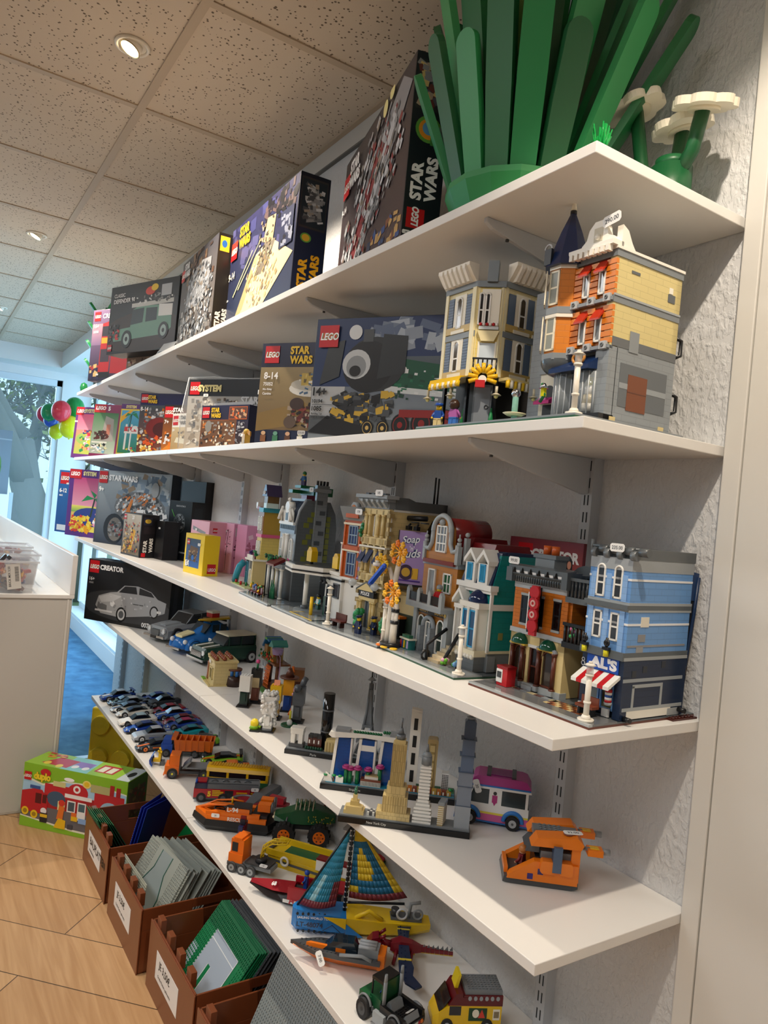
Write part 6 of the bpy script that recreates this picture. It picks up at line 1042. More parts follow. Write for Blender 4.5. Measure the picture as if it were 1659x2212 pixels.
b.prism([(Y0+.4,25.3),(Y0+.4,28.4),(Y0+1.6,27.8),(Y0+2.6,26.2),(Y0+3.4,25.3)],X1-.8,X1+.2,M('#f3efe4'),'x'); b.box(X0+3.6,X0+5.2,Y0-.66,Y0-.5,26.6,28.6,M('#c9bfa8')); b.ball(X0+4.4,Y0-.7,27.2,.5,M('#f3efe4'),n=8); b.build('parapet',t,'white curved parapet')
price(t,X1-.8,Y0-1.0,29.0,'290.00',ry=8,s=1.25)
# turret
tx,ty=27.2,7.6
def octa(r,z): return [(tx+r*math.cos(R_(22.5+45*k)),ty+r*math.sin(R_(22.5+45*k)),z) for k in range(8)]
b=MB(); b.loft([octa(2.7,10.2),octa(2.7,24.3)],K('#d8822c'))
for z in (10.0,17.0,23.8): b.loft([octa(2.95,z),octa(3.0,z+1.0)],M('#8a9196' if z<23 else '#efe9da'))
for z in (16.4,): b.loft([octa(3.05,z),octa(3.05,z+.5)],M('#efe9da'))
b.build('turret_wall',t)
for (zz) in (11.4,18.4):
    for a in (-90-22.5-22.5+22.5,): pass
    pane_window(t,tx-2.35,ty-2.0,zz,2.0,5.2,'#f3ecd4','#b9ae8e',1,2,a=-45+0,t=.1); pane_window(t,tx-.95,ty-2.62,zz,1.9,5.2,'#f3ecd4','#9aa09a',1,2,a=0,t=.1)
b=MB(); b.ball(tx,ty,10.2,2.9,M('#5d6367',.2),n=18,lo=-90,hi=0,sz=.85); b.build('turret_dome',t)
b=MB(); b.loft([octa(3.7,24.3),octa(3.0,26.2),octa(1.7,30.0),octa(.35,33.2)],M('#172a52',.2)); b.build('turret_roof',t,'navy faceted turret roof')
b=MB(); b.cyl(tx,ty,33.0,.5,.5,M(BK)); b.cyl(tx,ty,33.4,.5,2.6,M('#efe6cf'),r2=.05); b.box(tx-1.9,tx-.5,ty-3.4,ty-2.9,24.6,27.0,M('#2a2e34')); b.torus(tx-1.2,ty-3.3,27.0,.7,.15,M('#b9bcc0'),axis='y',arc=(0,180)); b.build('finial',t)
# shop front with round glazed bays
b=MB(); b.prism([(Y0+1.4,10.6),(Y0-2.0,8.4),(Y0-2.0,7.8),(Y0+1.4,8.2)],X0-1.8,X1-1.9,M('#18305c',.2),'x'); b.torus(X0+3,Y0-1.4,9.6,.6,.22,M('#c9883a'),axis='y'); b.torus(X0+4,Y0-1.4,9.6,.6,.22,M('#c9883a'),axis='y'); b.build('shop_canopy',t,'navy shop canopy with a brown pretzel')
for cx in (X0-.3,X0+4.2):
    b=MB(); b.cyl(cx,Y0+.6,1.5,1.9,6.2,G('#c9d4dc',.3),n=16); 
    for k in range(8): q=R_(180+k*25.7); b.cyl(cx+1.9*math.cos(q),Y0+.6+1.9*math.sin(q),1.5,.1,6.2,M('#c9ced2',.2),n=6)
    b.build('glazed_bay',t)
b=MB()
for k,(w,c) in enumerate(((1.3,'#f0ece0'),(1.05,'#e8d8b0'),(.8,'#f4f0ea'),(.5,'#e8e020'))): b.cyl(X0+4.2,Y0+.9,2.0+k*1.3,w,1.2,M(c),n=14)
b.build('wedding_cake',t)
b=MB(); b.cyl(X0-2.2,Y0-2.2,5.6,.7,.8,CHROME,r2=.2); b.box(X0-2.5,X0-1.9,Y0-2.5,Y0-1.9,4.4,5.6,G('#e8e020',.85)); b.tube([(X0-2.8,Y0-2.2,3.6),(X0-2.0,Y0-2.2,4.6),(X0-2.6,Y0-2.2,6.4)],.25,M(GN)); b.build('hanging_lantern',t)
lamp_post(t,36.4,2.0,9.4); b=MB(); 
for z in (12.2,3.6): b.tube([(X1-.6,Y1+.3,z),(X1-.2,Y1+1.3,z+.5),(X1-.2,Y1+1.3,z+2.8),(X1-.6,Y1+.3,z+3.2)],.3,M(BK))
b.build('back_hooks',t)
minifig(t,0,0,0,'#d8c48c','#1c4a9a',hat='#1f4fa8',a=30,loc=(-.353,-.316,Z2+.006),label='minifigure in blue cap and jacket at the left of the corner house')
minifig(t,0,0,0,'#3a72c0','#b060a8',hair='#3a2418',a=200,loc=(-.312,-.314,Z2+.006),label='minifigure with big dark curly hair and pink top, seen from behind')
# ================================================================ FOURTH SHELF
def wheel(t,x,y,r,w,rim='#b9bcc0',hub=None,z=None,nspoke=0):
    """tyre with its rim as a sub-part; axle along x"""
    z=r if z is None else z
    b=MB(); b.cyl(x-w/2,y,z,r,w,M(TYRE,.6),axis='x',n=20); o=b.build('tyre',t)
    b=MB(); s=1 if x>0 else -1; xo=x+s*w/2; b.cyl(xo-.02 if s>0 else xo-.08,y,z,r*.62,.1,M(rim,.25),axis='x',n=16); b.cyl(xo if s>0 else xo-.14,y,z,r*.2,.14,M(hub or '#3a3c40'),axis='x',n=10)
    for k in range(nspoke): a=2*math.pi*k/nspoke; b.tube([(xo+s*.1,y+r*.15*math.cos(a),z+r*.15*math.sin(a)),(xo+s*.1,y+r*.55*math.cos(a),z+r*.55*math.sin(a))],r*.06,M(hub or '#3a3c40'),n=4)
    b.build('rim',o)
# silver sports car
t=thing('toy_car','large silver-grey classic sports car beside the black box','toy car',(-2.150,-.250,Z4),20); t.scale=(1.12,1.0,1.1)
b=MB(); c='#8b9095'; b.hull([(-.0,3.2,1.8,4.2),(1.2,5.4,1.3,5.4),(6,5.9,1.2,6.0),(11,6.0,1.2,6.4),(20,6.0,1.2,6.6),(27,5.8,1.4,6.6),(31,5.0,1.8,6.0),(32,4.4,2.2,5.4)],M(c,.25),ch=1.1,smooth=False)
b.hull([(3,1.6,5.5,6.0),(9,1.7,6,6.7),(11,1.6,6.2,6.6)],M('#9aa0a5',.25),ch=.3); b.build('body',t)
b=MB(); b.hull([(10.2,4.9,6.2,6.4),(13.6,4.4,6.2,9.6),(20.5,4.3,6.2,9.9),(26.5,4.5,6.2,6.8)],M('#23272b',.08),ch=.6); b.hull([(13.4,4.2,9.5,9.9),(20.6,4.1,9.8,10.2),(22,4.1,9.4,9.7)],M(c,.25),ch=.2)
for x in (-4.5,4.5): b.tube([(x,10.4,6.3),(x*.93,13.6,9.7)],.25,M(c)); b.tube([(x*.93,17.6,6.4),(x*.93,17.6,9.8)],.2,M(c))
b.build('cabin',t)
b=MB()
for x in (-4.0,4.0): b.cyl(x,.2,4.3,.95,.5,M('#dfe3e6',.1),axis='y',n=14); b.torus(x,.1,4.3,.95,.18,CHROME,axis='y')
b.hull([(-.5,2.2,2.6,4.4),(.4,2.4,2.4,4.6)],M('#5d6266',.2),ch=.4); b.box(-5.6,5.6,-1.0,-.4,1.8,2.6,CHROME); b.box(-1.4,1.4,-1.2,-.9,1.5,2.5,M(BK)); b.build('grille_and_bumper',t)
for x in (-5.3,5.3):
    for y in (5.4,25.6): wheel(t,x,y,2.7,1.8,'#c4c7ca',nspoke=10)
# blue beetle
t=thing('toy_car','rounded sky blue car with surfboard and red cool box on its roof','toy car',(-1.925,-.248,Z4),18)
b=MB(); c='#1d6fc0'; sec=lambda y,w,a,z:[(w*math.cos(R_(q)),y,a+(z-a)*max(0,math.sin(R_(q)))) for q in range(0,181,18)]
b.loft([sec(0.6,2.2,2.2,4.6),sec(2.5,3.8,2,6.2),sec(7,4.6,1.8,7.4),sec(9.5,5.0,1.8,7.8),sec(14,5.2,1.8,11.4),sec(18,5.1,1.8,11.6),sec(23,4.6,1.8,9.2),sec(27,3.4,2,5.8),sec(28.4,2,2.4,4.0)],M(c,.2),smooth=True); b.build('body',t)
b=MB()
for x in (-4.9,4.9):
    for y in (5.2,22.4): b.T=Matrix.Translation((x,y,2.6)); b.ball(0,0,0,3.4,M(c,.2),n=16,sx=.55,lo=-10)
b.T=None; b.box(-5.6,-4.6,8,20,1.2,1.9,M(c)); b.box(4.6,5.6,8,20,1.2,1.9,M(c)); b.build('wings',t)
b=MB(); b.hull([(2.0,2.0,6.0,6.9),(7.2,2.3,7.2,8.0)],M('#e8dfae'),ch=.3); b.build('bonnet_panel',t)
b=MB(); b.prism([(10.0,7.6),(12.8,10.6),(13.2,10.4),(10.6,7.4)],-4.0,4.0,M('#20303a',.08),'x'); b.box(4.7,5.0,13.2,19.6,7.9,10.6,M('#20303a',.08)); b.box(-5,-4.7,13.2,19.6,7.9,10.6,M('#20303a',.08)); b.box(4.8,5.05,16.2,16.6,7.6,10.8,M(c)); b.build('window_glass',t)
for x in (-5.0,5.0):
    for y in (5.2,22.4): wheel(t,x,y,2.7,2.2,'#e9ebec','#c0c3c6')
b=MB()
for x in (-3.4,3.4): b.ball(x*1.15,2.2,4.8,.9,M('#e6eaec',.1),n=10)
b.box(-4,4,-.4,.2,2,2.8,CHROME); b.build('lights_and_bumper',t)
t=thing('toy_surfboard','yellow and brown surfboard strapped over the sky blue car','toy',(-1.925,-.248,Z4+.118),18)
b=MB(); b.hull([(8,.5,.4,.8,3.0),(12,1.4,0,.8,2.4),(22,1.6,0,.8,1.4),(30,.8,.3,.8,.6)],M('#e9bf2c'),ch=.2); b.hull([(14,.8,-.1,.5,-2),(24,1.3,-.1,.5,-2),(31,.6,0,.5,-2)],M('#6a4a2a'),ch=.2); b.box(-3.4,3.6,13,13.6,-.6,0,M(BK)); b.box(-3.4,3.6,20,20.6,-.6,0,M(BK)); b.build('board',t)
b=MB(); b.box(-1.8,1.6,15.0,18.4,.8,2.4,M('#c41c20')); b.box(-1.9,1.7,14.9,18.5,2.4,3.2,M('#e8e6da')); b.studs(-.4,16,1,1,3.2,M('#e8e6da')); b.build('cool_box',t,'red cool box with white lid')
# mini
t=thing('toy_car','dark green boxy car with cream roof and two white bonnet stripes','toy car',(-1.768,-.212,Z4),10)
b=MB(); c='#0f3a2c'; b.hull([(0,5.0,1.8,4.6),(.8,5.3,1.4,5.8),(8,5.5,1.3,6.4),(16,5.5,1.3,6.4),(22.6,5.4,1.4,6.2),(23.4,5,1.9,5.6)],M(c,.22),ch=.7); b.build('body',t)
b=MB(); b.hull([(7.4,4.6,6.3,6.6),(9.8,4.3,6.3,9.6),(20,4.3,6.3,9.7),(22.6,4.6,6.2,6.6)],M('#1d2a30',.08),ch=.3); b.build('window_glass',t)
b=MB(); b.hull([(9.2,4.5,9.5,10.1),(20.8,4.5,9.6,10.2)],M('#ded7bd'),ch=.25); 
for y in (9.7,14.6,20.2):
    for x in (-4.45,4.45): b.box(x-.12,x+.12,y-.2,y+.2,6.3,9.6,M(c))
b.build('roof',t,'cream roof')
b=MB()
for x in (-2.8,1.6): b.hull([(.7,.45,5.5,6.0,x+.6),(7.2,.45,6.3,6.6,x+.6)],M('#eceae2'),ch=.1)
b.build('bonnet_stripes',t)
b=MB(); b.box(-3.6,3.6,-.4,0,2.6,4.6,M('#4a5054',.2)); 
for k in range(6): b.box(-3.4,3.4,-.46,-.38,2.8+k*.3,2.92+k*.3,CHROME)
for x in (-4.2,4.2): b.cyl(x,-.3,4.3,.85,.4,M('#e8ecee',.1),axis='y',n=14)
b.box(-5.4,5.4,-1.0,-.5,1.4,2.2,CHROME); b.build('grille_and_bumper',t)
for x in (-4.8,4.8):
    for y in (4.6,18.8): wheel(t,x,y,2.2,1.6,'#c4c7ca')
b=MB(); rnd=random.Random(8)
for k in range(16): b.ball(rnd.uniform(-3,3),rnd.uniform(11,19),6.6+rnd.random()*1.6,.8,M('#a8a294'),n=6)
b.build('seats',t); price(t,-5.1,7.5,6.9,'89',s=.8)
# tan beach hut
t=thing('toy_building','small tan hut with round brown bushes on the flat roof and a brown door','toy building',(-1.565,-.262,Z4),-8)
b=MB(); b.box(-1,11,0,9,0,.3,M('#dcc98a')); b.box(-1,2.6,0,1,.3,.5,M('#8ac23a')); b.studs(3,.1,9,1,.3,M('#dcc98a')); b.build('base_plate',t)
b=MB(); b.box(1.6,10.6,1.6,8.6,.3,7.2,K('#d9c58a')); b.box(1.3,10.9,1.3,8.9,7.2,7.8,M('#d9c58a')); b.box(1.2,3.0,1.2,1.7,7.8,8.4,M('#d9c58a')); b.build('wall',t)
b=MB(); b.box(-.4,1.2,1.6,4.2,.3,1.0,M('#6a3420')); b.box(1.4,1.62,3,6,.5,5.4,M('#8a4a2a')); b.box(1.5,2.6,1.3,1.62,.5,6,M('#9a5a34')); b.build('door',t); pane_window(t,5.4,1.55,1.6,3.6,3.6,'#c9b67c','#1a1816',2,1)
b=MB()
for k in range(14): b.ball(2+ (k%5)*2.0,2.2+(k//5)*2.4,8.3,.85,M('#8a4424'),n=6,sz=.7); b.cyl(2+(k%5)*2.0,2.2+(k//5)*2.4,8.6,.4,.5,M('#9c5230'),n=8)
b.build('roof_bushes',t); price(t,5,1.2,6.6,'59',s=.8)
# tree house
t=thing('toy_treehouse','little tree house with blue roof, lilac tub and orange climbing net','toy playset',(-1.43,-.135,Z4),-5); t.scale=(1,1,1.15)
b=MB(); b.box(-5,9,0,9,0,.3,M('#4a8a3a')); b.box(-4,8,2,8,.3,1.0,M('#5a2a18')); b.build('base_plate',t)
b=MB(); b.tube([(-2,5,.3),(-1.5,5,5),(-3,5,9)],.9,M('#5a2c1a')); b.tube([(5,5,.3),(5.4,5,5),(5.2,5,10)],.7,M('#6a3a22')); b.box(-5,8,3,8,7.0,7.5,M('#7a4a28')); b.box(-4.6,-1.8,3.6,7,7.5,11,K('#b98a4a')); b.box(1.2,3.8,3.6,7,7.5,11.4,K('#c9a860')); b.build('trunk_and_deck',t)
b=MB(); b.prism([(-5.4,10.6),(-2.6,13.4),(.8,12.8),(.8,12.3),(-2.6,12.8),(-5.2,10.2)],3,8,M('#1f78b8')); b.prism([(.6,11.2),(3,13.2),(4.8,12),(4.8,11.5)],3,8,M('#4aa8a0')); b.box(-3,-1,2.9,8.1,12.6,13.2,M('#6ab83a')); b.build('roof',t,'blue and green shingled roof')
b=MB(); b.cyl(6.6,4,10.0,1.5,1.6,M('#b39ad0'),r2=1.8,n=14); b.build('tub',t); b=MB(); b.tube([(7.8,4,10.4),(9.4,4,9.6),(9.9,4,7),(9.2,4,3),(7.6,4,1)],.14,M('#b08aa8'),n=6); b.build('hose',t)
b=MB()
for k in range(6): b.tube([(2.4+k*.7,1.8,1),(2.0+k*.7,2.6,6.6)],.12,M('#e06a1c'),n=4); b.tube([(2.3,1.8,1+k),(6.4,1.9,1+k)],.12,M('#e06a1c'),n=4)
b.build('climbing_net',t)
b=MB(); rnd=random.Random(12)
for k in range(40): b.ball(rnd.uniform(-6,6),rnd.uniform(2.4,4),rnd.uniform(7.4,9.6),.45,M(rnd.choice([GN,'#e07a2a',GN,'#c9402a'])),n=5)
b.build('foliage',t)
t=thing('toy_bridge','round table of blue barrels with brown top in front of the tree house','toy',(-1.46,-.195,Z4),0)
b=MB(); 
for k in range(7): q=R_(k*51); b.cyl(2.2*math.cos(q),1.6*math.sin(q),.0+3.2,.5,1.6,M(['#2a6ab0','#7a86c0'][k%2]),n=10)
b.cyl(0,0,0,2.8,3.2,M('#3a241c'),n=16,r2=2.4); b.cyl(0,0,4.8,2.4,.5,M('#6a3a22'),n=16); b.build('barrels',t)
# block-headed figures
def blocky(label,loc,rz,body,head,feet=BK,extra=None,h=9.6,w=3.0,eye=True):
    t=thing('toy_block_figure',label,'toy figure',loc,rz,'square-headed brick figures')
    b=MB(); b.box(-2,2,-1.8,1.8,0,.35,M(BK)); b.studs(-2,-1.8,1,4,.35,M(BK)); b.build('stand',t)
    b=MB(); b.box(-w*.42,w*.42,-1.1,1.1,.9,h*.5,M(body)); b.box(-w*.38,-.1,-1.2,1.1,.35,1.2,M(feet)); b.box(.1,w*.38,-1.2,1.1,.35,1.2,M(feet)); b.build('body',t)
    b=MB(); b.box(-w*.52,w*.52,-1.5,1.5,h*.5,h,M(head)); b.studs(-w*.5,-1.5,int(w/.8),3,h,M(head)) 
    b.build('head',t)
    if eye: b=MB(); b.cyl(-.8,-1.6,h*.68,.42,.12,M(BK),axis='y',n=12); b.cyl(.8,-1.6,h*.68,.42,.12,M(BK),axis='y',n=12); b.build('eyes',t)
    for s in (-1,1): b=MB(); b.box(s*w*.5-.35,s*w*.5+.35,-.6,.6,1.8,h*.46,M(body)); b.build('arm',t)
    if extra: extra(t)
    return t
blocky('dark green block figure with a plain white head','' or (-1.235,-.250,Z4),-35,'#10352a','#eeeeea',h=8.8,eye=False,extra=lambda t:(lambda b:(b.box(-1.9,-1.5,-1.2,1.4,3,8,M('#e9e9e6')),b.build('hair_side',t)))(MB()))
blocky('black-topped tan and brown block figure behind the white-headed one',(-1.265,-.205,Z4),-30,'#7a3a20','#16181a',h=9.6,extra=lambda t:(price(t,0,-1.6,9.6,'12',s=.7),(lambda b:(b.box(-1.6,1.6,-1.6,1.0,4.6,7.4,M('#c9b488')),b.tube([(0,0,9.8),(0,0,11.6)],.3,M(GN)),b.ball(0,0,11.8,.7,M('#d84a8a'),n=6),b.build('face_and_flower',t)))(MB())))
def fluff(t):
    b=MB(); rnd=random.Random(3)
    for k in range(90):
        f=rnd.choice([0,1,2,3]); z=rnd.uniform(1.6,9.4); u=rnd.uniform(-1.7,1.7); x,y=[(u,-1.7),(u,1.7),(-1.8,u),(1.8,u)][f]; b.ball(x,y,z,.5,M('#efeee9'),n=6)
    for k in range(16): b.ball(rnd.uniform(-1.6,1.6),rnd.uniform(-1.6,1.6),9.6,.55,M('#efeee9'),n=6)
    b.build('fleece',t); b=MB(); b.box(-1.9,-1.5,-1.9,-.9,5.6,8,M('#8fa0b0')); b.box(.6,1.8,-1.95,-1.6,1.6,3.2,M('#8f9498')); b.box(-2.2,-1.4,-1.4,0,4.2,5.6,M('#8a5ab0')); b.ball(-2.4,-.6,3.0,.7,M('#e07a1c'),n=8); b.build('trim',t)
    b=MB(); b.box(-2.6,2.4,-4.2,-1.8,0,.4,M(BK)); b.box(-2.6,0,-4.4,-2,.1,.6,M('#9aca2a')); b.ball(.4,-3.4,1.6,1.1,M('#f2d82a'),n=10,sz=1.2); b.cyl(.4,-3.4,.4,1.3,.9,M('#8ac22a'),r2=.9); b.ball(-2.2,-2.6,1.2,.9,M('#8f9698'),n=8); b.build('flower_base',t)
blocky('fluffy white sheep block figure with a yellow tulip at its feet',(-1.012,-.275,Z4),-35,'#e9e8e2','#ecebe6',h=9.0,w=3.2,extra=fluff,feet='#8f9498')
blocky('bright yellow block figure with an orange crest behind the sheep',(-1.105,-.215,Z4),-35,'#f0b81a','#f2c21a',h=9.0,extra=lambda t:(lambda b:(b.prism([(-.6,9),(0,10.4),(.6,9)],-.8,.8,M('#ee7a1a')),b.prism([(-1,9),(-.4,10),(.2,9)],-.2,.6,M('#f2941a')),b.build('crest',t)))(MB()))
blocky('orange block scarecrow with a brown cone hat and blue legs',(-1.165,-.150,Z4),-30,'#1f4fa8','#e8a01e',h=9.2,feet='#2a5ab0',extra=lambda t:(lambda b:(b.cyl(0,0,9.2,2.7,.4,M('#5a3020'),n=16),b.cyl(0,0,9.6,1.4,2.4,M('#5f3422'),r2=.5,n=12),b.tube([(.4,0,11.6),(1.8,0,13.2)],.12,M('#8a4a2a')),b.build('hat',t)))(MB()))
def bunny(t):
    b=MB(); b.tube([(-.6,.4,9.2),(-1.4,.8,10.6),(-2.0,1.2,11.4)],.8,M('#55595e')); b.tube([(1.2,0,9.4),(3.0,-.2,9.9),(3.9,-.2,9.2)],.85,M('#55595e')); b.box(-2.2,-1.6,.3,.9,10.6,11.2,M('#e8a8b8')); b.box(3.0,4.2,-1.1,-.9,9.0,9.8,M('#e8a8b8')); b.build('ears',t)
    b=MB(); b.box(-1.3,1.3,-1.7,-1.1,1.2,4.2,M('#e9e9e4')); b.tube([(-1.2,-1.9,3.0),(1.0,-2.2,2.0)],.35,M('#f07a1c')); b.box(-1.4,-.2,-1.75,-1.5,5.2,6.4,M('#e9e9e4')); b.ball(-1.1,-1.8,6.9,.45,M('#e8a8b8'),n=8); b.build('bib_and_carrot',t)
    b=MB(); b.cyl(4.2,-1.4,0,2.2,.35,M('#17603a'),n=14); b.cyl(3.6,-1.4,.3,.28,3.4,M('#d8d02a')); b.ball(5.2,-1.2,1.1,.75,M('#eeeee9'),n=10,sz=1.2); b.build('grass_disc',t)
blocky('dark grey rabbit block figure with a carrot and green disc',(-1.062,-.168,Z4),-35,'#55595e','#55595e',h=9.4,w=3.3,extra=bunny)
t=thing('toy_block_figure','orange-browed brown block figure half hidden behind the scarecrow','toy figure',(-1.215,-.095,Z4),-30,'square-headed brick figures')
b=MB(); b.box(-1.6,1.6,-1.4,1.4,0,7,M('#5a3020')); b.build('body',t); b=MB(); b.box(-1.8,1.8,-1.6,1.5,7,10.4,M('#8a5a34')); b.tube([(-2,-1.7,9.4),(0,-1.9,10.6),(2.2,-1.7,9.8)],.5,M('#e0701c')); b.build('head',t)
# ---------------------------------------------------------------- skylines
def plinth(t,w,d,name,h=1.0):
    b=MB(); b.box(0,w,0,d,0,h,M('#111214',.2)); b.box(.1,w-.1,.5,d-.1,h,h+.3,M('#7c8286',.3)); b.text(name,.55,M('#c9c9c4'),((w*.22,-.02,.25),(1,0,0),(0,0,1)),bold=.005); b.build('plinth',t)
t=thing('toy_skyline','Paris skyline on a thin black plinth, farthest of the three','toy skyline',(-.846,-.306,Z4),49)
plinth(t,28,5.6,'Paris'); c='#eeebe2'
b=MB(); b.box(.6,4,1.2,3.6,1.3,2.2,M('#4a4d50')); b.box(.9,1.9,1.4,3.4,2.2,4.6,M(c)); b.box(2.7,3.7,1.4,3.4,2.2,4.6,M(c)); b.box(.8,3.8,1.3,3.5,4.4,5.4,M(c)); b.box(.7,3.9,1.2,3.6,5.4,5.8,M(c)); b.build('triumphal_arch',t)
b=MB(); 
for k in range(3): b.box(5+k*1.1,6+k*1.1,1.8,3.6,1.3,3.8+.3*(k%2),M('#5a2a20')); b.box(5+k*1.1,6+k*1.1,1.8,3.6,3.8,4.5,M('#2a2c2e')); b.box(5.2+k*1.1,5.5+k*1.1,1.75,1.85,2.6,3.4,M(WH))
b.build('town_houses',t); b=MB(); 
for k in range(7): b.ball(4.8+k*.6,1.2,1.7,.45,M('#12442e'),n=6)
b.build('trees',t)
b=MB(); b.cyl(8.8,3.6,1.3,1.35,13.0,M('#101114',.08),n=20); b.cyl(8.8,3.6,5.2,1.4,.35,M('#5a5e62'),n=20); b.cyl(8.8,3.6,10.2,1.4,.35,M('#5a5e62'),n=20); b.build('dark_tower',t,'glossy black round tower')
b=MB(); b.box(9.2,12.6,1.2,3,1.3,3.6,M(TAN)); b.box(9.4,12.4,1.1,3.1,3.6,4.2,M('#d8c080')); 
for k in range(5): b.box(9.5+k*.7,9.8+k*.7,1.05,1.2,1.4,3.4,M('#b89c5c'))
b.build('museum',t)
b=MB(); e=M('#6d7276',.4); cx,cy=18.6,2.9
for sx in (-1,1):
    for sy in (-1,1): b.tube([(cx+sx*2.5,cy+sy*1.9,1.3),(cx+sx*1.6,cy+sy*1.2,4.6),(cx+sx*1.0,cy+sy*.8,7.6),(cx+sx*.5,cy+sy*.45,11.5),(cx+sx*.25,cy+sy*.25,16.5)],.32,e,n=6)
b.box(cx-2.2,cx+2.2,cy-1.7,cy+1.7,4.4,5.2,e); b.box(cx-1.2,cx+1.2,cy-1,cy+1,7.9,8.5,e); b.box(cx-.5,cx+.5,cy-.5,cy+.5,8.5,16.6,M('#7b8084')); b.cyl(cx,cy,16.6,.55,1.4,M('#55595d')); b.cyl(cx,cy,18,.25,.8,e); b.cyl(cx,cy,18.8,1.0,.7,M('#8a8f92'),r2=.3); b.cyl(cx,cy,19.5,.2,2.2,M('#3a3c3e'))
for k in range(10): b.box(cx-2+k*.06,cx+2-k*.06,cy-1.75,cy-1.6,1.6+k*.3,1.7+k*.3,e) if k<3 else None
b.torus(cx,cy-1.6,1.8,1.8,.2,e,axis='y',n=14,arc=(0,180)); b.build('iron_tower',t,'grey iron lattice tower')
b=MB(); b.torus(23.5,2.6,2.4,1.6,.35,M('#b9bcbe'),axis='y',arc=(0,180)); b.box(21.8,26.5,1.8,4,1.3,2.2,M('#c4c0b4')); b.build('bridge',t)
t=thing('toy_skyline','Singapore skyline with three blue towers under a long white roof deck','toy skyline',(-.63,-.326,Z4),52)
plinth(t,27.8,6,'Singapore'); b=MB(); b.box(1,27.6,.5,2.6,1.3,1.4,M('#2a8aa8',.1)); b.box(1,27.6,2.6,5.8,1.3,1.42,M('#2a7a4a')); b.build('water_and_lawn',t)
bg=K('#1450a0',.008,.0064,.1); b=MB()
for k,x in enumerate((2.6,7.4,12.0)): b.prism([(x-.35,1.4),(x+2.9,1.4),(x+2.9,10.3),(x+.2,10.3)],2.4,4.8,bg)
b.build('blue_towers',t,'blue glass towers')
b=MB()
for x in (2.0,7.0,11.6): b.prism([(x-.5,1.4),(x+.15,1.4),(x+.7,10.4),(x+.1,10.4)],2.2,5.0,M('#f0efea')); b.box(x+3.45-.1,x+3.7,2.2,5.0,1.4,10.3,M('#f0efea'))
b.box(7.5,10.6,2.3,2.5,8.0,9.2,M('#f0efea')); b.build('white_edges',t)
b=MB(); b.prism([(.6,10.8),(1.4,10.3),(8,10.9),(15.8,10.6),(16.6,11.2),(16.4,11.7),(8,11.7),(1.0,11.5)],1.6,4.6,M('#efeee8')); b.box(2,5,1.8,4.2,11.6,12.1,M('#8f9498')); b.box(13.4,15.4,1.8,4,11.6,12.4,M('#8f9498'))
for k in range(11): b.ball(6+k*.55,2,11.9,.34,M('#17683c'),n=6)
for k in range(3): b.ball(12.2+k*.5,2.4,12.3,.4,M('#17683c'),n=6)
b.build('roof_deck',t,'long white roof deck with planting')
b=MB()
for x,h in ((5.0,3.2),(5.9,3.0),(7.4,3.2),(9.6,3.2),(12.0,4.0)): b.cyl(x,1.4,1.4,.42,h,M('#1d7a45'),n=8); b.cyl(x,1.4,1.2+h,.9,.4,M('#b0307a'),n=10); b.cyl(x,1.4,1.6+h,.6,.25,M('#c8508f'),n=10)
b.build('garden_trees',t)
b=MB(); b.box(8.2,12.4,.7,2.2,1.4,2.4,M('#efece2')); b.box(8.2,12.4,.6,2.3,2.4,2.8,M('#7a3a22')); b.box(9,11.8,.9,2.1,2.8,3.4,M('#efece2')); b.box(9,11.8,.8,2.2,3.4,3.6,M('#b8a070'))
for k in range(14): b.box(8.3+k*.3,8.42+k*.3,.66,.72,1.5,2.3,M('#3a3a3a'))
b.build('colonnade_hotel',t)
b=MB()
for x in range(16,27): b.box(x,x+.9,.8,1.8,1.4,2.4,M([OR,'#8a3a1c','#c8a040'][x%3])); b.box(x+.2,x+.5,.76,.82,1.5,2.1,M('#f4f0e4'))
b.build('shop_houses',t)
b=MB(); b.box(17.4,19.6,3.2,5.2,1.4,17.2,M('#ece9e0')); b.prism([(17.4,17.2),(19.6,16.9),(19.6,17.4),(17.4,17.7)],3.2,5.2,M('#ece9e0'))
for k in range(4): b.box(18.1,18.9,3.12,3.22,2.6+k*3.6,5.0+k*3.6,M('#1d1f21')); 
b.build('white_tower',t,'tall white slab tower with dark slots')
b=MB(); b.hull([(2.6,1.1,1.4,12.0,22.4),(5.2,1.1,1.4,12.0,22.4)],M('#b8a06c'),ch=.3); b.box(21.8,23.0,2.5,2.62,2,11.2,M('#9a8450')); 
for k in range(5): b.box(21.9,22.9,2.44,2.52,2.3+k*1.8,3.6+k*1.8,M('#cdb67e'))
b.build('tan_tower',t)
b=MB(); b.box(24.8,26.3,3,5,1.4,5.2,M('#e8e8e4'))
for k in range(10):
    for j in range(4): b.box(24.9+j*.34,25.1+j*.34,2.94,3.02,1.7+k*.34,1.88+k*.34,M('#2a2c2e'))
b.build('grid_tower',t)
b=MB(); b.prism([(.4,1.4),(2.4,1.4),(2.0,2.4),(.8,3.2)],.8,1.4,M('#efeee8')); b.box(3,4.6,.8,1.2,1.4,2.6,M('#efeee8'))
for x in (.9,2.6,3.9,26.8): b.cyl(x,1.0,1.4,.15,1.0,M('#8a5a34'),n=6); b.ball(x,1.0,2.7,.55,M('#1f8a4a'),n=6,sz=.5)
b.build('waterfront',t); b=MB(); b.tube([(5.6,3,6.4),(6.4,2.6,9),(7,3,9.8)],.18,M('#c4c8cc')); b.torus(6.0,3.4,5.4,1.5,.12,M('#b8bcc0'),axis='y'); b.build('big_wheel',t)
t=thing('toy_skyline','New York City skyline on the plinth nearest the shelf edge','toy skyline',(-.477,-.369,Z4+.0005),51.6)
plinth(t,24.4,4.6,'New York City')
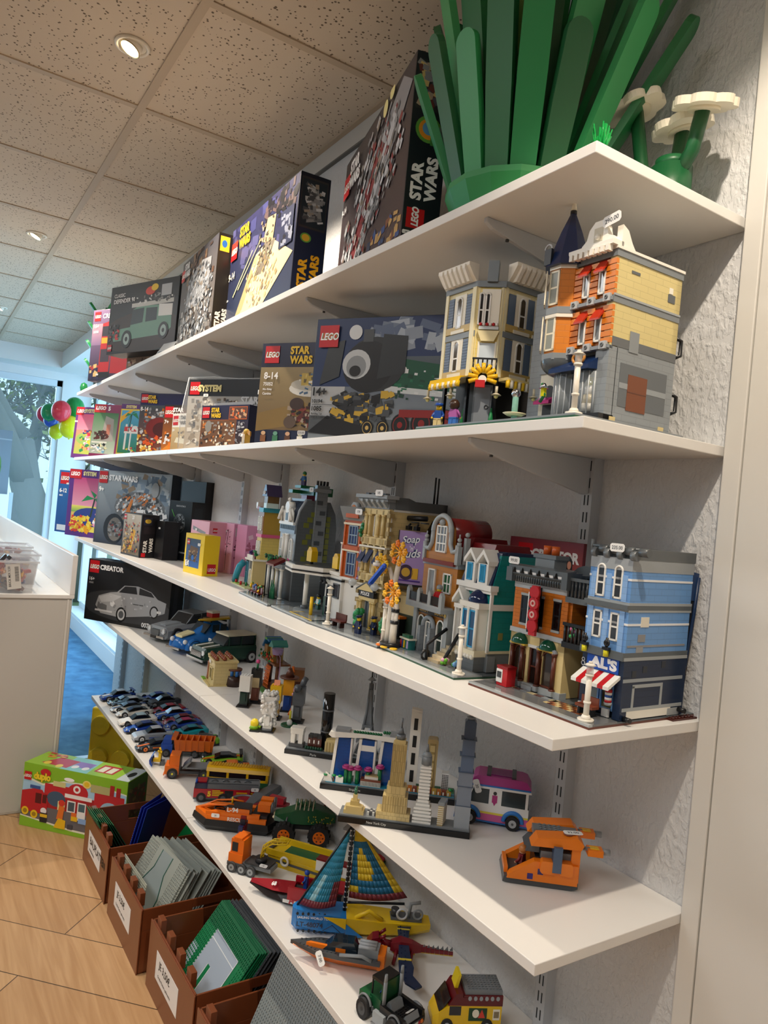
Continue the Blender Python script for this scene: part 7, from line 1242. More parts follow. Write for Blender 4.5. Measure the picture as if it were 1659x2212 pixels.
b=MB(); b.box(.8,4.6,1,3.6,1.3,2.0,M('#cdb87e')); b.prism([(1.2,1),(4.2,1),(4.4,2.4),(2.7,3.6),(1,2.4)],2.0,2.7,M('#cdb87e'),'z'); b.box(1.9,3.5,1.6,3,2.7,3.5,M('#c0aa6e')); b.box(2.3,3.1,1.9,2.7,3.5,4.6,M('#cdb87e')); b.cyl(2.7,2.3,4.6,.3,1.1,M('#2f6a50'),n=8); b.tube([(2.7,2.2,5.4),(2.9,2.0,6.3)],.12,M('#2f6a50')); b.ball(2.7,2.3,5.8,.22,M('#2f6a50'),n=6); b.build('statue_island',t,'tan star fort with tiny green statue')
b=MB()
for i in range(4):
    for j in range(3): b.box(5.2+i*.5,5.6+i*.5,1.4+j*.7,1.9+j*.7,1.3,1.9,M(['#c4c6c4','#4a4d50'][(i+j)%2]))
b.build('small_blocks',t)
e=K('#cfb980',.004,.02,.35,.9); b=MB(); b.box(6.9,13.2,.7,4.2,1.3,2.6,e); b.box(7.9,12.5,.9,4.0,2.6,5.6,e); b.box(8.5,12.0,1.0,3.9,5.6,7.4,e); b.box(8.9,11.5,1.2,3.7,7.4,15.2,e); b.box(9.2,11.2,1.4,3.5,15.2,15.9,M('#cfb980')); b.build('stepped_tower',t,'tall tan stepped skyscraper')
b=MB()
for k in range(7): b.box(8.95+k*.38,9.1+k*.38,1.12,1.22,7.4,15.1,M('#a8925c'))
for k in range(10): b.box(8.0+k*.46,8.15+k*.46,.82,.92,2.7,5.5,M('#a8925c'))
b.cyl(10.2,2.4,15.9,.85,.9,M('#6d7276'),n=10); b.cyl(10.2,2.4,16.8,.6,1.2,M('#6d7276'),r2=.25,n=10); b.cyl(10.2,2.4,18,.14,1.8,M('#55595d'),n=6); b.build('spire',t)
b=MB()
for k in range(17):
    z=1.3+k*.62; w=[1.75,1.75,1.75,1.6,1.6,1.3][min(k,5)] if k<6 else 1.05; b.box(15.4-w,15.4+w,2.3-w*.8,2.3+w*.8,z,z+.34,M('#f0efea')); b.box(15.4-w*.82,15.4+w*.82,2.3-w*.68,2.3+w*.68,z+.34,z+.62,M('#c9cac6'))
b.build('white_tower',t,'white ribbed stepped skyscraper')
b=MB(); b.cyl(15.4,2.3,11.8,.95,1.6,M('#7b8185'),n=10); b.ball(15.4,2.3,13.4,.9,M('#888e92'),n=10); b.cyl(15.4,2.3,14,.35,1.6,M('#6d7276'),r2=.1,n=8); b.build('crown',t)
b=MB(); b.prism([(18.3,1.0),(19.3,1.0),(19.9,3.6),(18.9,3.6)],1.3,5.0,M('#bfa876'),'z'); b.prism([(18.2,.9),(19.4,.9),(20,3.7),(18.8,3.7)],5.0,5.6,M('#8b9195'),'z'); 
for k in range(9): b.prism([(18.25,.95),(19.35,.95),(19.95,3.65),(18.85,3.65)],1.6+k*.38,1.72+k*.38,M('#e8e4d6'),'z')
b.build('wedge_building',t)
b=MB(); s1=M('#5c6e88',.2); s2=M('#7b8696',.25); b.box(21.4,24.2,1.0,3.6,1.3,5.4,M('#9aa2aa')); b.box(21.5,24.1,1.1,3.5,5.4,11.6,s2); b.box(21.7,24.0,1.2,3.4,11.6,17.6,s1); b.hull([(1.3,1.05,17.6,21.2,22.85),(3.3,1.05,17.6,21.2,22.85)],M('#44566f',.15),ch=.4)
for z in (5.4,9,11.6,14.6,17.6): b.box(21.35,24.25,.98,3.62,z-.06,z+.06,M('#4a5a70'))
b.cyl(22.85,2.3,21.2,.8,.4,M('#8a9094'),n=10); b.cyl(22.85,2.3,21.6,.4,.5,M('#8a9094'),n=10); b.cyl(22.85,2.3,22.0,.16,1.2,M('#8a9094'),n=6); b.build('slate_tower',t,'tall slate blue tapering skyscraper')
for (nm,tx,ty,tz) in (('9',-1,0,1.4),):
    pass
# ---------------------------------------------------------------- pink van
t=thing('toy_car','white, pink and blue camper van with magenta roof','toy car',(-.402,-.150,Z4),46)
# local x runs front to rear here
b=MB(); L_=13.6; D_=5.6
b.box(0,L_,0,D_,1.0,2.3,M('#d0609c')); b.box(0,L_,0,D_,2.3,2.7,M('#ecd94a')); b.box(0,L_,0,D_,2.7,4.2,M('#f0efec')); b.box(-.4,L_+.2,.2,D_-.2,.6,1.0,M('#2a78c8')); b.prism([(-.2,2.7),(1.6,2.7),(1.6,4.3),(.2,4.2)],.1,D_-.1,M('#2a78c8')); b.build('body',t)
b=MB(); b.prism([(1.8,4.2),(2.8,7.0),(13.2,7.2),(13.6,4.2)],.1,D_-.1,M('#3a4448',.1)); b.prism([(1.7,4.2),(2.1,4.2),(3.0,7.0),(2.7,7.0)],.0,D_,M('#f0efec')); b.box(6.0,8.4,-.02,D_+.02,4.2,7.1,M('#f0efec')); b.box(12.9,13.4,0,D_,4.2,7.2,M('#f0efec')); b.build('windows',t)
b=MB(); b.prism([(2.2,7.0),(13.9,7.2),(13.8,7.6),(2.3,7.4)],-.1,D_+.1,M('#f0efec')); b.prism([(2.3,7.4),(13.8,7.6),(13.7,7.9),(2.4,7.7)],-.1,D_+.1,M('#2a78c8')); b.prism([(2.4,7.7),(13.8,7.9),(13.0,9.2),(12,9.5),(3.6,9.4),(2.8,8.9)],0,D_,M('#b03a8c')); b.box(5.2,6.0,.3,D_-.3,9.4,9.8,M('#3a3c44')); b.box(10,10.8,.3,D_-.3,9.4,9.8,M('#3a3c44')); b.box(6,10,1,D_-1,9.4,9.6,M('#8a2a7a')); b.build('roof',t,'magenta raised roof')
for x in (2.6,10.8):
    for y,s in ((-.1,-1),(D_+.1,1)):
        b=MB(); b.torus(x,y,1.5,1.75,.42,M('#2a78c8'),axis='y',n=14,arc=(0,180)); b.build('wheel_arch',t)
        b=MB(); b.cyl(x,y-.5 if s<0 else y-.3,1.35,1.35,.8,M(TYRE,.6),axis='y',n=18); o=b.build('tyre',t); b=MB(); b.cyl(x,(y-.56) if s<0 else y+.46,1.35,.75,.1,M('#b4b8bc'),axis='y',n=14); b.cyl(x,(y-.6) if s<0 else y+.5,1.35,.25,.1,M('#55585c'),axis='y',n=8); b.build('rim',o)
b=MB(); b.box(6.6,7.6,-.08,-.02,4.6,6.0,M('#b0307a')); b.prism([(6.8,4.6),(7.4,4.6),(7.1,4.0)],-.08,-.02,M('#b0307a')); b.cyl(7.1,-.1,6.4,.35,.06,M('#2a2a30'),axis='y',n=10); b.build('side_emblem',t); price(t,3.6,-.4,7.4,'20',ry=-70,s=1.0)
# ---------------------------------------------------------------- orange craft
t=thing('toy_spacecraft','orange and grey open-nosed toy aircraft alone at the near end of the fourth shelf','toy aircraft',(-.178,-.225,Z4),52)
b=MB(); O_=M('#ee7e14'); g=M('#70767a'); dg=M('#4b5054')
b.prism([(-.4,.2),(1,0),(10.6,0),(11.6,.4),(11.6,1.2),(-.2,1.2)],.4,7.8,dg); b.build('hull_base',t)
b=MB(); 
for y0,y1 in ((0,1.4),(6.8,8.2)): b.prism([(.2,1.0),(11.4,1.0),(11.4,4.2),(4.4,4.2),(.6,1.8)],y0,y1,O_)
for x in (5.6,8.6): b.hull([(-.5,1.1,2.6,4.6,x+.8),(1.0,1.1,2.6,4.6,x+.8)],O_,ch=.35)
b.box(-.2,.4,1.4,6.8,1,2.2,O_); b.build('side_walls',t)
b=MB(); b.box(4.6,11.4,1.4,6.8,1.2,4.4,M('#1f2124')); b.box(7.2,8.6,-.6,1.6,3.0,7.0,M('#4c5f7a')); b.box(5.4,11.4,1.0,7.2,4.4,5.6,g); b.box(10.2,11.6,.4,7.8,1.4,7.2,O_); b.build('cargo_bay',t)
b=MB(); b.prism([(3.6,6.6),(4.6,8.0),(11,8.6),(12,7.6),(11.6,6.8)],.0,3.0,O_); b.prism([(3.6,6.6),(4.6,8.0),(11,8.6),(12,7.6),(11.6,6.8)],5.4,8.4,O_); b.box(4.2,11.4,3.0,5.4,7.2,8.2,g); b.studs(5,3.0,5,3,8.2,g); b.prism([(3.0,5.0),(4.4,6.6),(5.2,6.6),(5.2,5.0)],1.6,6.8,dg); b.cyl(9.6,1.6,8.55,.8,.12,M('#8a4a34'),n=12); b.build('upper_deck',t,'orange upper deck')
for y in (.8,7.6):
    b=MB(); b.cyl(12,y,7.0,.3,1.8,g,axis='x',n=8); b.box(12.6,15.0,y-1.0,y+1.0,6.2,7.2,O_); b.box(13.0,14.4,y-.6,y+.6,7.2,7.28,M('#f0c020')); b.cyl(15,y,6.8,.5,1.2,M('#8f9498'),axis='x',n=10); b.build('tail_boom',t)
b=MB(); b.box(5.0,5.9,-.06,0,2.2,3.1,M('#3a2a6a')); b.box(3.4,4.3,-.06,0,1.3,2.2,M('#3a2a7a')); b.torus(11.6,4,5.6,.3,.1,dg,axis='x'); b.build('stickers',t); price(t,10.4,2.0,8.75,'32.00',rx=0,rz=10,s=1.2)
minifig(t,0,0,0,'#3a1a1a','#7a2028',hair='#b07038',skin='#e8b890',a=-70,loc=(-.184,-.186,Z4+.012),label='minifigure with ginger hair sitting in the open nose of the orange craft')
# ================================================================ LOWEST SHELF
def race_car(label,x,y,rz,body,roof,stripe=None,kind=0,rim='#9a9ea2',L=14.6,wing=False,low=None,group='small racing cars at the far end of the lowest shelf'):
    """palm-sized racing car, nose toward -y"""
    t=thing('toy_car',label,'toy car',(x,y,Z5),rz,group); hw=3.0; B=M(body,.18)
    b=MB()
    if kind==0: secs=[(0,2.2,.7,1.5),(.8,2.8,.6,2.0),(4.0,hw,.6,2.5),(6,hw,.6,2.7),(11,hw,.6,2.8),(L-.8,2.9,.7,3.1),(L,2.6,1.0,2.9)]
    elif kind==1: secs=[(0,1.4,.6,.9),(1.5,2.6,.5,1.5),(4.2,hw,.5,2.1),(6,2.9,.5,2.1),(10,hw,.5,2.7),(L-1,2.9,.6,2.8),(L,2.4,.9,2.5)]
    else: secs=[(0,2.6,.7,2.0),(1,2.9,.6,2.5),(4.6,hw,.6,3.0),(10,hw,.6,3.0),(L-.4,2.9,.7,3.0),(L,2.6,1,2.7)]
    b.hull(secs,B,ch=.4); b.box(-hw+.2,hw-.2,.3,L-.3,.45,.8,M(low or '#1b1c20')); b.build('body',t)
    b=MB(); h={0:4.3,1:3.7,2:4.7}[kind]; b.hull([(4.6,2.3,2.2,2.7),(6.6,1.9,2.3,h-.1),(9.4,1.9,2.4,h),(12.4,2.2,2.4,2.9)],M('#101418',.06),ch=.35); b.build('windscreen',t)
    b=MB(); b.hull([(6.6,1.75,h-.2,h),(9.6,1.75,h-.1,h+.15),(10.4,1.7,h-.3,h-.05)],M(roof,.2),ch=.1); b.build('roof',t)
    if stripe:
        b=MB(); b.hull([(.6,.55,1.6,2.15 if kind!=1 else 1.55),(4.6,.55,2.2,2.75 if kind!=1 else 2.25)],M(stripe),ch=.05); b.box(-hw-.03,hw+.03,5.4,9.6,1.3,1.7,M(stripe)); b.box(-.5,.5,12.2,L-.2,2.8,3.1,M(stripe)); b.build('stripe',t)
    if wing: b=MB(); b.box(-2.9,2.9,L-1.4,L-.2,4.2,4.4,M(body if wing==1 else wing)); b.box(-1.8,-1.5,L-1.2,L-.5,2.8,4.2,M(BK)); b.box(1.5,1.8,L-1.2,L-.5,2.8,4.2,M(BK)); b.build('rear_wing',t)
    for sx in (-2.75,2.75):
        for yy in (2.8,11.6): wheel(t,sx,yy,1.2,.9,rim)
    b=MB(); 
    for sx in (-1.9,1.9): b.ball(sx,.6,1.55 if kind else 1.75,.35,M('#e6eef2',.1),n=6)
    b.build('headlights',t); return t
race_car('blue racing car with white bonnet at the front left end of the lowest shelf',-2.665,-.315,4,'#17388c','#c8ccd0','#e8eaec',0,wing=1)
race_car('dark grey low racing car second in the front row',-2.588,-.300,3,'#2a2e34','#16181c',None,1)
race_car('black racing car with price sticker, third in the front row',-2.540,-.292,3,'#15171b','#dfe2e4','#4a5058',0)
race_car('white racing car with navy side panels, fourth in the front row',-2.486,-.310,2,'#e8e6e0','#1a2c5a','#1d3a7a',1,rim='#e8e8e6')
race_car('cream white low racer with black nose wheels, fifth in the front row',-2.412,-.305,2,'#e6e2d8','#1a1c20',None,1,wing='#17181b')
race_car('big white closed racing car with light blue windscreen tag, sixth in the front row',-2.292,-.322,0,'#ebe7df','#b9d4dc',None,0,rim='#55585c')
race_car('bright blue racing car between the white one and the silver one',-2.202,-.322,0,'#1440a4','#0f2f80',None,1,rim='#2a2c30')
race_car('silver racing car with blue markings in the front row',-2.100,-.314,-2,'#9aa2ac','#c2c8ce','#2a4a9a',2,rim='#c8ccd0')
race_car('dark grey racing car with orange wheels and price tag, last in the front row',-1.988,-.330,-2,'#3c4046','#4a4e54','#e8741c',1,rim='#e8741c')
race_car('long blue racing car at the far end of the back row',-2.612,-.158,2,'#183c9c','#183c9c',None,1)
race_car('charcoal racing car beside the long blue one in the back row',-2.534,-.150,2,'#34383e','#24262a',None,0)
race_car('red racing car in the back row',-2.420,-.163,1,'#a8182a','#a8182a',None,1,rim='#2a2c30')
race_car('blue and white racing car behind the big white one',-2.338,-.165,0,'#1e50a8','#dfe6ea','#dfe6ea',0)
race_car('dark red racing car against the wall in the back row',-2.262,-.155,-2,'#8c1428','#6e1020',None,1)
race_car('deep blue racing car with pink roof line in the back row',-2.206,-.162,-1,'#1b3c94','#a82a5a',None,1)
race_car('teal racing car in the back row',-2.112,-.168,-2,'#169aa8','#1a7f92',None,1,rim='#2a2c30')
race_car('lime green racing car by the wall behind the dump truck',-2.01,-.160,-12,'#7ab82a','#2a2e2a','#2a2e2a',1)
race_car('lime and grey low racing car with orange rear, behind the orange truck',-1.800,-.150,-20,'#84b82c','#4a4e52','#e8741c',1,wing='#3a3e42')
race_car('flat black and orange racing car tucked behind the yellow train carriage',-1.712,-.160,-18,'#26282c','#e8741c','#e8741c',1)
def price_on(t,*a): return price(t,*a)
# dump truck
t=thing('toy_truck','blue-cabbed truck with a large orange tipper bin','toy truck',(-1.928,-.253,Z5),-25)
b=MB(); b.box(-2.8,2.8,0,4,1.2,4.6,M('#1c50b4')); b.hull([(-.3,2.6,1.2,3.0),(.6,2.8,1.2,3.4)],M('#1c50b4'),ch=.2); b.box(-2.6,2.6,.6,3.6,4.6,6.2,M('#1c50b4')); b.build('cab',t); b=MB(); b.box(-2.3,2.3,.45,.6,3.6,5.8,M('#1a2026',.1)); b.box(-2.85,-2.7,1.2,3.2,3.4,5.6,M('#1a2026',.1)); b.build('windscreen',t)
b=MB(); b.box(-2.4,2.4,3,18,1.2,2.0,M('#4a4e52')); b.build('chassis',t)
b=MB(); ob=M('#e06c1c'); b.loft([[(-3,5,2.4),(3,5,2.4),(3,18,2.4),(-3,18,2.4)],[(-3.5,4.4,6.4),(3.5,4.4,6.4),(3.5,18.6,6.4),(-3.5,18.6,6.4)],[(-3.1,4.8,6.4),(3.1,4.8,6.4),(3.1,18.2,6.4),(-3.1,18.2,6.4)],[(-2.8,5.4,3.4),(2.8,5.4,3.4),(2.8,17.6,3.4),(-2.8,17.6,3.4)]],ob); b.prism([(3.4,6.4),(3.6,7.6),(5.2,7.2),(5.2,6.4)],-3.5,3.5,ob,'x'); b.cyl(-3.35,11,4.4,.6,.2,M('#6a6e72'),axis='x',n=12)
for k in range(6): b.box(-3.55,3.55,6+k*2.2,6.4+k*2.2,2.6,6.5,ob)
b.build('tipper_bin',t)
for x in (-2.6,2.6):
    for y in (2,12,15.4): wheel(t,x,y,1.4,1.2,'#55585c')
# flatbed with snow plough
t=thing('toy_truck','orange truck with grey flatbed and black wheels','toy truck',(-1.725,-.298,Z5),-24)
b=MB(); o_=M('#e86f17'); b.box(-2.9,2.9,0,4.6,1.4,4.2,o_); b.box(-2.7,2.7,1.4,4.6,4.2,7.6,o_); b.box(-2.9,2.9,-.3,0,1.0,1.6,o_); b.build('cab',t); b=MB(); b.box(-2.3,2.3,1.25,1.4,4.6,7.0,M('#1b2126',.08)); b.box(-2.85,-2.65,2,4,4.8,6.8,M('#1b2126',.08)); b.box(-2.4,2.4,4.6,5.0,1.4,7,M('#2a2c30')); b.build('windscreen',t)
b=MB(); b.box(-2.2,2.2,4.6,15.5,1.6,2.4,M('#3a3d41')); b.box(-2.9,2.9,6.2,16.5,3.4,3.9,M('#7b8084')); b.prism([(5.6,3.4),(6.6,3.4),(8.4,5.6),(7.8,5.8)],-2.9,2.9,M('#7b8084'),'x'); b.tube([(-1,8,2.4),(0,7,3.4)],.4,M('#9aa0a4')); b.build('flatbed',t)
for x in (-2.6,2.6):
    for y in (2.6,12.8): wheel(t,x,y,1.75,1.4,'#3a3d41',hub='#d8d02a')
t=thing('toy_snow_plough','yellow arm with curved blue plough blade in front of the orange truck','toy',(-1.835,-.308,Z5),-25)
b=MB(); b.prism([(0,.2),(-.8,1.2),(-1,2.4),(-.4,3.6),(0,3.8),(-.4,2.4),(.2,.6)],-3,3,M('#1f4fb0'),'x'); b.build('blade',t)
b=MB(); b.box(-.8,.8,0,2.6,1.2,2.2,M('#e8c01c')); b.box(-1.6,1.6,1.8,2.6,1.6,4.4,M('#e8c01c')); b.tube([(-1.2,2.2,4.4),(-1.6,1.6,5.4)],.35,M('#e8c01c')); b.tube([(1.2,2.2,4.4),(1.6,1.6,5.4)],.35,M('#e8c01c')); b.box(-1,1,2.4,3.8,.0,1.6,M('#5a5e62')); b.build('arm',t)
# yellow carriage
t=thing('toy_train','yellow rounded train carriage with dark windows and green base','toy train',(-1.588,-.205,Z5),59)
b=MB(); y_=M('#eab81a',.22); b.box(0,20,0,5.6,1.0,2.6,M('#1f5a34')); b.box(0,20,0,5.6,2.6,3.4,y_); b.box(.2,19.8,.1,5.5,3.4,5.2,M('#1a1c20',.08)); 
for x in (0,6.4,12.8,19.2): b.box(x,x+.8,0,5.6,2.6,5.4,y_)
b.build('body',t); b=MB(); b.loft([[(-.2,-.1+0,5.2),(-.2,5.7,5.2),(-.2,5.2,6.3),(-.2,4.2,6.8),(-.2,1.4,6.8),(-.2,.4,6.3)],[(20.2,-.1,5.2),(20.2,5.7,5.2),(20.2,5.2,6.3),(20.2,4.2,6.8),(20.2,1.4,6.8),(20.2,.4,6.3)]],y_)
for k in range(22): b.box(.8+k*.85,1.3+k*.85,1.2,4.4,6.8,7.0,M('#d8a412'))
b.build('roof',t); b=MB()
for x in (3,6,14,17): b.cyl(x,.1,1,.9,.5,M(BK),axis='y',n=12); b.cyl(x,5,1,.9,.5,M(BK),axis='y',n=12)
b.build('wheels',t)
# fire engine
t=thing('toy_truck','red airport fire engine with yellow panels marked 5','toy truck',(-1.485,-.281,Z5),65)
b=MB(); r_=M('#b01622',.22); b.box(0,20,0,5.8,1.2,4.2,r_); b.box(.2,4,.1,5.7,4.2,5.8,M('#1d2a4a',.1)); b.box(0,20,-.05,5.85,1.0,1.5,M('#4a4e52')); b.box(9.4,12,-.04,.1,1.6,3.9,M('#1f2124')); b.build('body',t)
b=MB(); b.box(4,20,.2,5.6,4.2,5.6,M('#6d7276')); 
for k in range(4): b.torus(6+k*3.4,2.9,4.9,1.2,.22,M('#54585c'),axis='y',arc=(0,180),n=10)
b.box(4,19.6,.6,1.2,5.6,5.9,M('#54585c')); b.box(4,19.6,4.6,5.2,5.6,5.9,M('#54585c')); b.box(.6,3.6,1,4.6,5.8,6.1,r_); b.cyl(.6,1.0,5.4,.35,1.4,M('#1c50b4')); b.build('roof_deck',t)
b=MB(); b.text('5',1.7,M('#f0c81e'),((4.2,-.07,1.9),(1,0,0),(0,0,1)),bold=.06)
for x0 in (5.6,13.0):
    for k in range(3): b.box(x0,x0+3.4+ (1.6 if x0>10 else 0),-.09,-.03,2.2+k*.5,2.5+k*.5,M('#e8c020'))
b.box(5.6,8,-.09,-.03,3.7,3.95,M('#e8c020')); b.build('markings',t)
for x in (2.4,9.0,14.2,17.4):
    for y in (.2,5.1): 
        b=MB(); b.cyl(x,y-.3,1.5,1.5,.7,M(TYRE,.6),axis='y',n=16); b.cyl(x,y-.34 if y<1 else y+.36,1.5,.8,.1,M('#55595d'),axis='y',n=12); b.build('tyre',t)
price(t,18.6,-.3,4.6,'45',s=.9)
# hovercraft
t=thing('toy_hovercraft','large orange and black rescue hovercraft with cockpit rigging','toy boat',(-1.316,-.350,Z5),55)
b=MB(); b.loft([[(x,y,z) for x,y,z in q] for q in ([(1.5,4.6,0),(5,.8,0),(22,.4,0),(24,5.2,0),(22,10,0),(5,9.6,0)],[(-.4,5,1.6),(4.4,-.4,1.6),(23,-.6,1.6),(25.4,5.2,1.6),(23,11,1.6),(4.4,10.4,1.6)],[(0,5,3.2),(4.8,0,3.2),(22.6,-.2,3.2),(24.8,5.2,3.2),(22.6,10.6,3.2),(4.8,10,3.2)])],M('#17181a',.45)); b.build('skirt',t)
b=MB(); o_=M('#ee7414'); b.prism([(.4,5),(5,.2),(22,0),(22,2.0),(7,2.4),(3.4,5),(7,8),(22,8.4),(22,10.4),(5,9.8)],3.0,4.4,o_,'z'); b.prism([(4.6,.3),(20,.2),(20,1.6),(7,2)],4.4,5.4,o_,'z'); b.prism([(10,1.2),(17.6,1.0),(17,5.0),(12,5)],4.4,7.0,M('#2a2c30'),'z'); b.box(10.4,17,.6,4.6,5.4,6.6,o_); b.box(17.6,22,1,9.4,3.2,5.2,M('#2a2c30')); b.build('deck',t)
b=MB(); b.torus(7.6,5,4.6,1.6,.3,M(BK)); b.tube([(2,5,4.4),(5,3,6.2),(9,2.6,6.6),(12,2.6,7)],.3,o_); b.tube([(2,5,4.4),(6,7,6),(11,7,6.6),(14,6.4,6.6)],.3,o_); b.tube([(11.4,3,7),(11.4,3,9)],.25,M('#e8c020')); b.box(19,22.6,2,4.6,6,8,o_); b.box(19,22.6,6,8.6,6,8,o_); b.cyl(22.8,3.3,7,1.5,.6,M('#55595d'),axis='x'); b.cyl(22.8,7.3,7,1.5,.6,M('#55595d'),axis='x'); b.build('rigging',t)
b=MB(); b.text('L-94',1.4,M('#f4f4f4'),((10.6,.55,5.6),(1,0,0),(0,0,1)),bold=.03); b.text('RESCUE',1.1,M('#f4e8dc'),((11,-.02,3.3),(1,0,0),(0,0,1)),bold=.03); b.build('lettering',t); price(t,7.6,-.3,4.6,'25',s=.9)
# red robot
t=thing('toy_robot','dark red armoured robot figure standing in front of the hovercraft','toy figure',(-1.150,-.256,Z5),-40)
b=MB(); d=M('#8a1822',.25); b.box(-1.3,-.3,-.8,.8,0,.8,d); b.box(.3,1.3,-.8,.8,0,.8,d); b.box(-1.1,-.4,-.5,.4,.8,3.6,d); b.box(.4,1.1,-.5,.4,.8,3.6,d); b.build('legs',t)
b=MB(); b.prism([(-1,3.4),(1,3.4),(1.8,6.4),(-1.8,6.4)],-.8,.8,d); b.box(-2.4,-1.4,-.6,.6,5.2,6.8,M('#2a3a6a')); b.box(1.4,2.4,-.6,.6,5.2,6.8,M('#2a3a6a')); b.cyl(0,-.9,5,.45,.2,M('#5ac8d8'),axis='y'); b.build('torso',t)
for s in (-1,1): b=MB(); b.tube([(s*2,0,5.6),(s*2.4,-.4,4.2),(s*2.0,-1,3.0)],.45,d); b.build('arm',t)
b=MB(); b.box(-.7,.7,-.7,.7,6.6,8.0,M('#2a2c3a')); b.box(-.3,.3,-.75,.75,7.8,8.8,d); b.build('head',t)
# dark red craft behind
t=thing('toy_aircraft','grey and dark red winged craft behind the hovercraft by the wall','toy aircraft',(-1.345,-.165,Z5),35)
b=MB(); b.hull([(0,1.6,1,2.6),(8,2.4,.6,4),(18,1.8,1,3.6)],M('#5d6166'),ch=.5); b.build('fuselage',t); b=MB(); b.prism([(-9,6),(-2,2),(2,2),(10,7),(10,9),(-9,9)],2.2,2.9,M('#8e1c28'),'z'); b.box(-8,-3,6.6,8,2.9,4.4,M('#8e1c28')); b.box(4,9,6.6,8.4,2.9,4.6,M('#a82430')); b.build('wings',t)
b=MB(); b.torus(-2,2,3,4.2,.35,M('#7b8084'),arc=(60,200)); b.build('cable',t)
# monster truck
t=thing('toy_truck','green scaly monster truck with huge black tyres and orange rims','toy truck',(-1.147,-.161,Z5),60)
for x in (2.6,12.4):
    for y,s in ((0,-1),(7.6,1)):
        b=MB(); b.cyl(x,y-1.6 if s<0 else y,2.9,2.9,2.6,M('#191a1c',.7),axis='y',n=22); 
        for k in range(16): q=2*math.pi*k/16; b.cb(x+2.9*math.cos(q),(y-.4) if s<0 else y+1.2,2.9+2.9*math.sin(q)-.3,.6,2.3,.6,M('#141517',.7))
        o=b.build('tyre',t); b=MB(); yy=y-1.75 if s<0 else y+2.6; b.cyl(x,yy,2.9,1.7,.18,M('#e8701c',.25),axis='y',n=18); b.cyl(x,yy-.05,2.9,.5,.28,M('#c05a14'),axis='y',n=10)
        for k in range(6): q=k*1.047; b.cyl(x+1.1*math.cos(q),yy-.04,2.9+1.1*math.sin(q),.25,.26,M('#5a2a10'),axis='y',n=6)
        b.build('rim',o)
b=MB(); b.box(1,14,2,6.6,3.4,4.6,M('#26282b')); 
for x in (2.4,12.2):
    for y in (1.4,7): b.tube([(x,y,3),(x+.8,y+(.8 if y<4 else -.8),6.6)],.4,M('#3a3c40'))
b.build('chassis',t)
g_=M('#14502c',.25); b=MB(); b.hull([],g_) if False else None
b.loft([[(-.6,2,5.4),(-.6,7,5.4),(-.6,6.4,6.6),(-.6,2.6,6.6)],[(4,1.4,5),(4,7.6,5),(4,7,8),(4,2,8)],[(8,1.3,5),(8,7.7,5),(8,6.8,9.8),(8,2.2,9.8)],[(11,1.4,5.2),(11,7.6,5.2),(11,6.8,9.2),(11,2.2,9.2)],[(16.6,2,5.8),(16.6,7,5.8),(16.6,6.4,7.6),(16.6,2.6,7.6)]],g_)
b.build('body_shell',t,'dark green reptile-like shell'); b=MB()
for k in range(5): b.box(5+k*1.2,5.8+k*1.2,3.4,5.6,9.2+.3*(k<3),10.2+.3*(k<3),M('#1a6a3a')); b.tube([(5.2+k*1.2,1.6,9),(5.4+k*1.2,4.5,11)],.2,M('#b8a890'),n=5)
rnd=random.Random(5)
for k in range(26): b.ball(rnd.uniform(9,16),1.2,rnd.uniform(5.6,7.6),.18,M('#d8b820'),n=5)
b.tube([(-.8,3,6),(-.4,4.5,5.2),(-.8,6,6)],.4,M('#e8d8b0')); b.tube([(13,7.6,8),(16,8.4,10.4),(19,7.4,8)],.35,M('#8e1c24')); b.build('spikes',t)
# crane truck
t=thing('toy_truck','small orange crane truck with grey wheels and yellow lattice arm','toy truck',(-1.048,-.328,Z5),38)
b=MB(); b.box(-.6,3.4,0,4.6,2.2,4.6,M('#e86f17')); b.box(-.2,3.4,.2,4.4,4.6,8.2,M('#e86f17')); b.box(.6,2.8,.1,4.5,8.2,8.7,M('#e86f17')); b.box(-.8,3.6,-.1,4.7,1.6,2.4,M('#55595d')); b.build('cab',t); b=MB(); b.box(-.35,-.15,.6,4.0,5.2,7.6,M('#1a2a34',.08)); b.box(.2,1.8,.05,.2,5.2,7.4,M('#1a2a34',.08)); b.build('windscreen',t)
b=MB(); b.box(3.4,11.4,.4,4.2,1.8,2.8,M('#7b8084')); b.box(4,10.8,.2,4.4,2.8,3.2,M('#3a3d41')); b.cyl(7.6,2.3,3.2,1.5,1.2,M('#2a2c30'),n=12); b.build('bed',t)
b=MB(); yl=M('#e0c01c')
P1=[(7.6,2.3,4.2),(8.2,2.3,7.2),(10.6,2.2,9.0),(14.6,2.0,9.8)]
for dy in (-.6,.6):
    for dz in (-.4,.5): b.tube([(x,y+dy,z+dz) for x,y,z in P1],.18,yl,n=5)
for k in range(10): 
    u=k/9*2.99; i=int(u); f=u-i; p=[P1[i][q]*(1-f)+P1[i+1][q]*f for q in range(3)]; b.tube([(p[0],p[1]-.6,p[2]-.4),(p[0]+.4,p[1]+.6,p[2]+.5)],.14,yl,n=4)
b.build('crane_arm',t)
for x in (.8,3.6,6.2):
    for y in (-.2,4.6): b=MB(); b.cyl(x,y-.4,1.3,1.3,.8,M('#3a3d41',.5),axis='y',n=16); b.cyl(x,y-.46 if y<1 else y+.4,1.3,.8,.1,M('#9aa0a4'),axis='y',n=12); b.cyl(x,y-.5 if y<1 else y+.44,1.3,.3,.1,M('#55595d'),axis='y',n=8); b.build('tyre',t)
price(t,9.4,.2,3.4,'15',rx=20,s=.8)
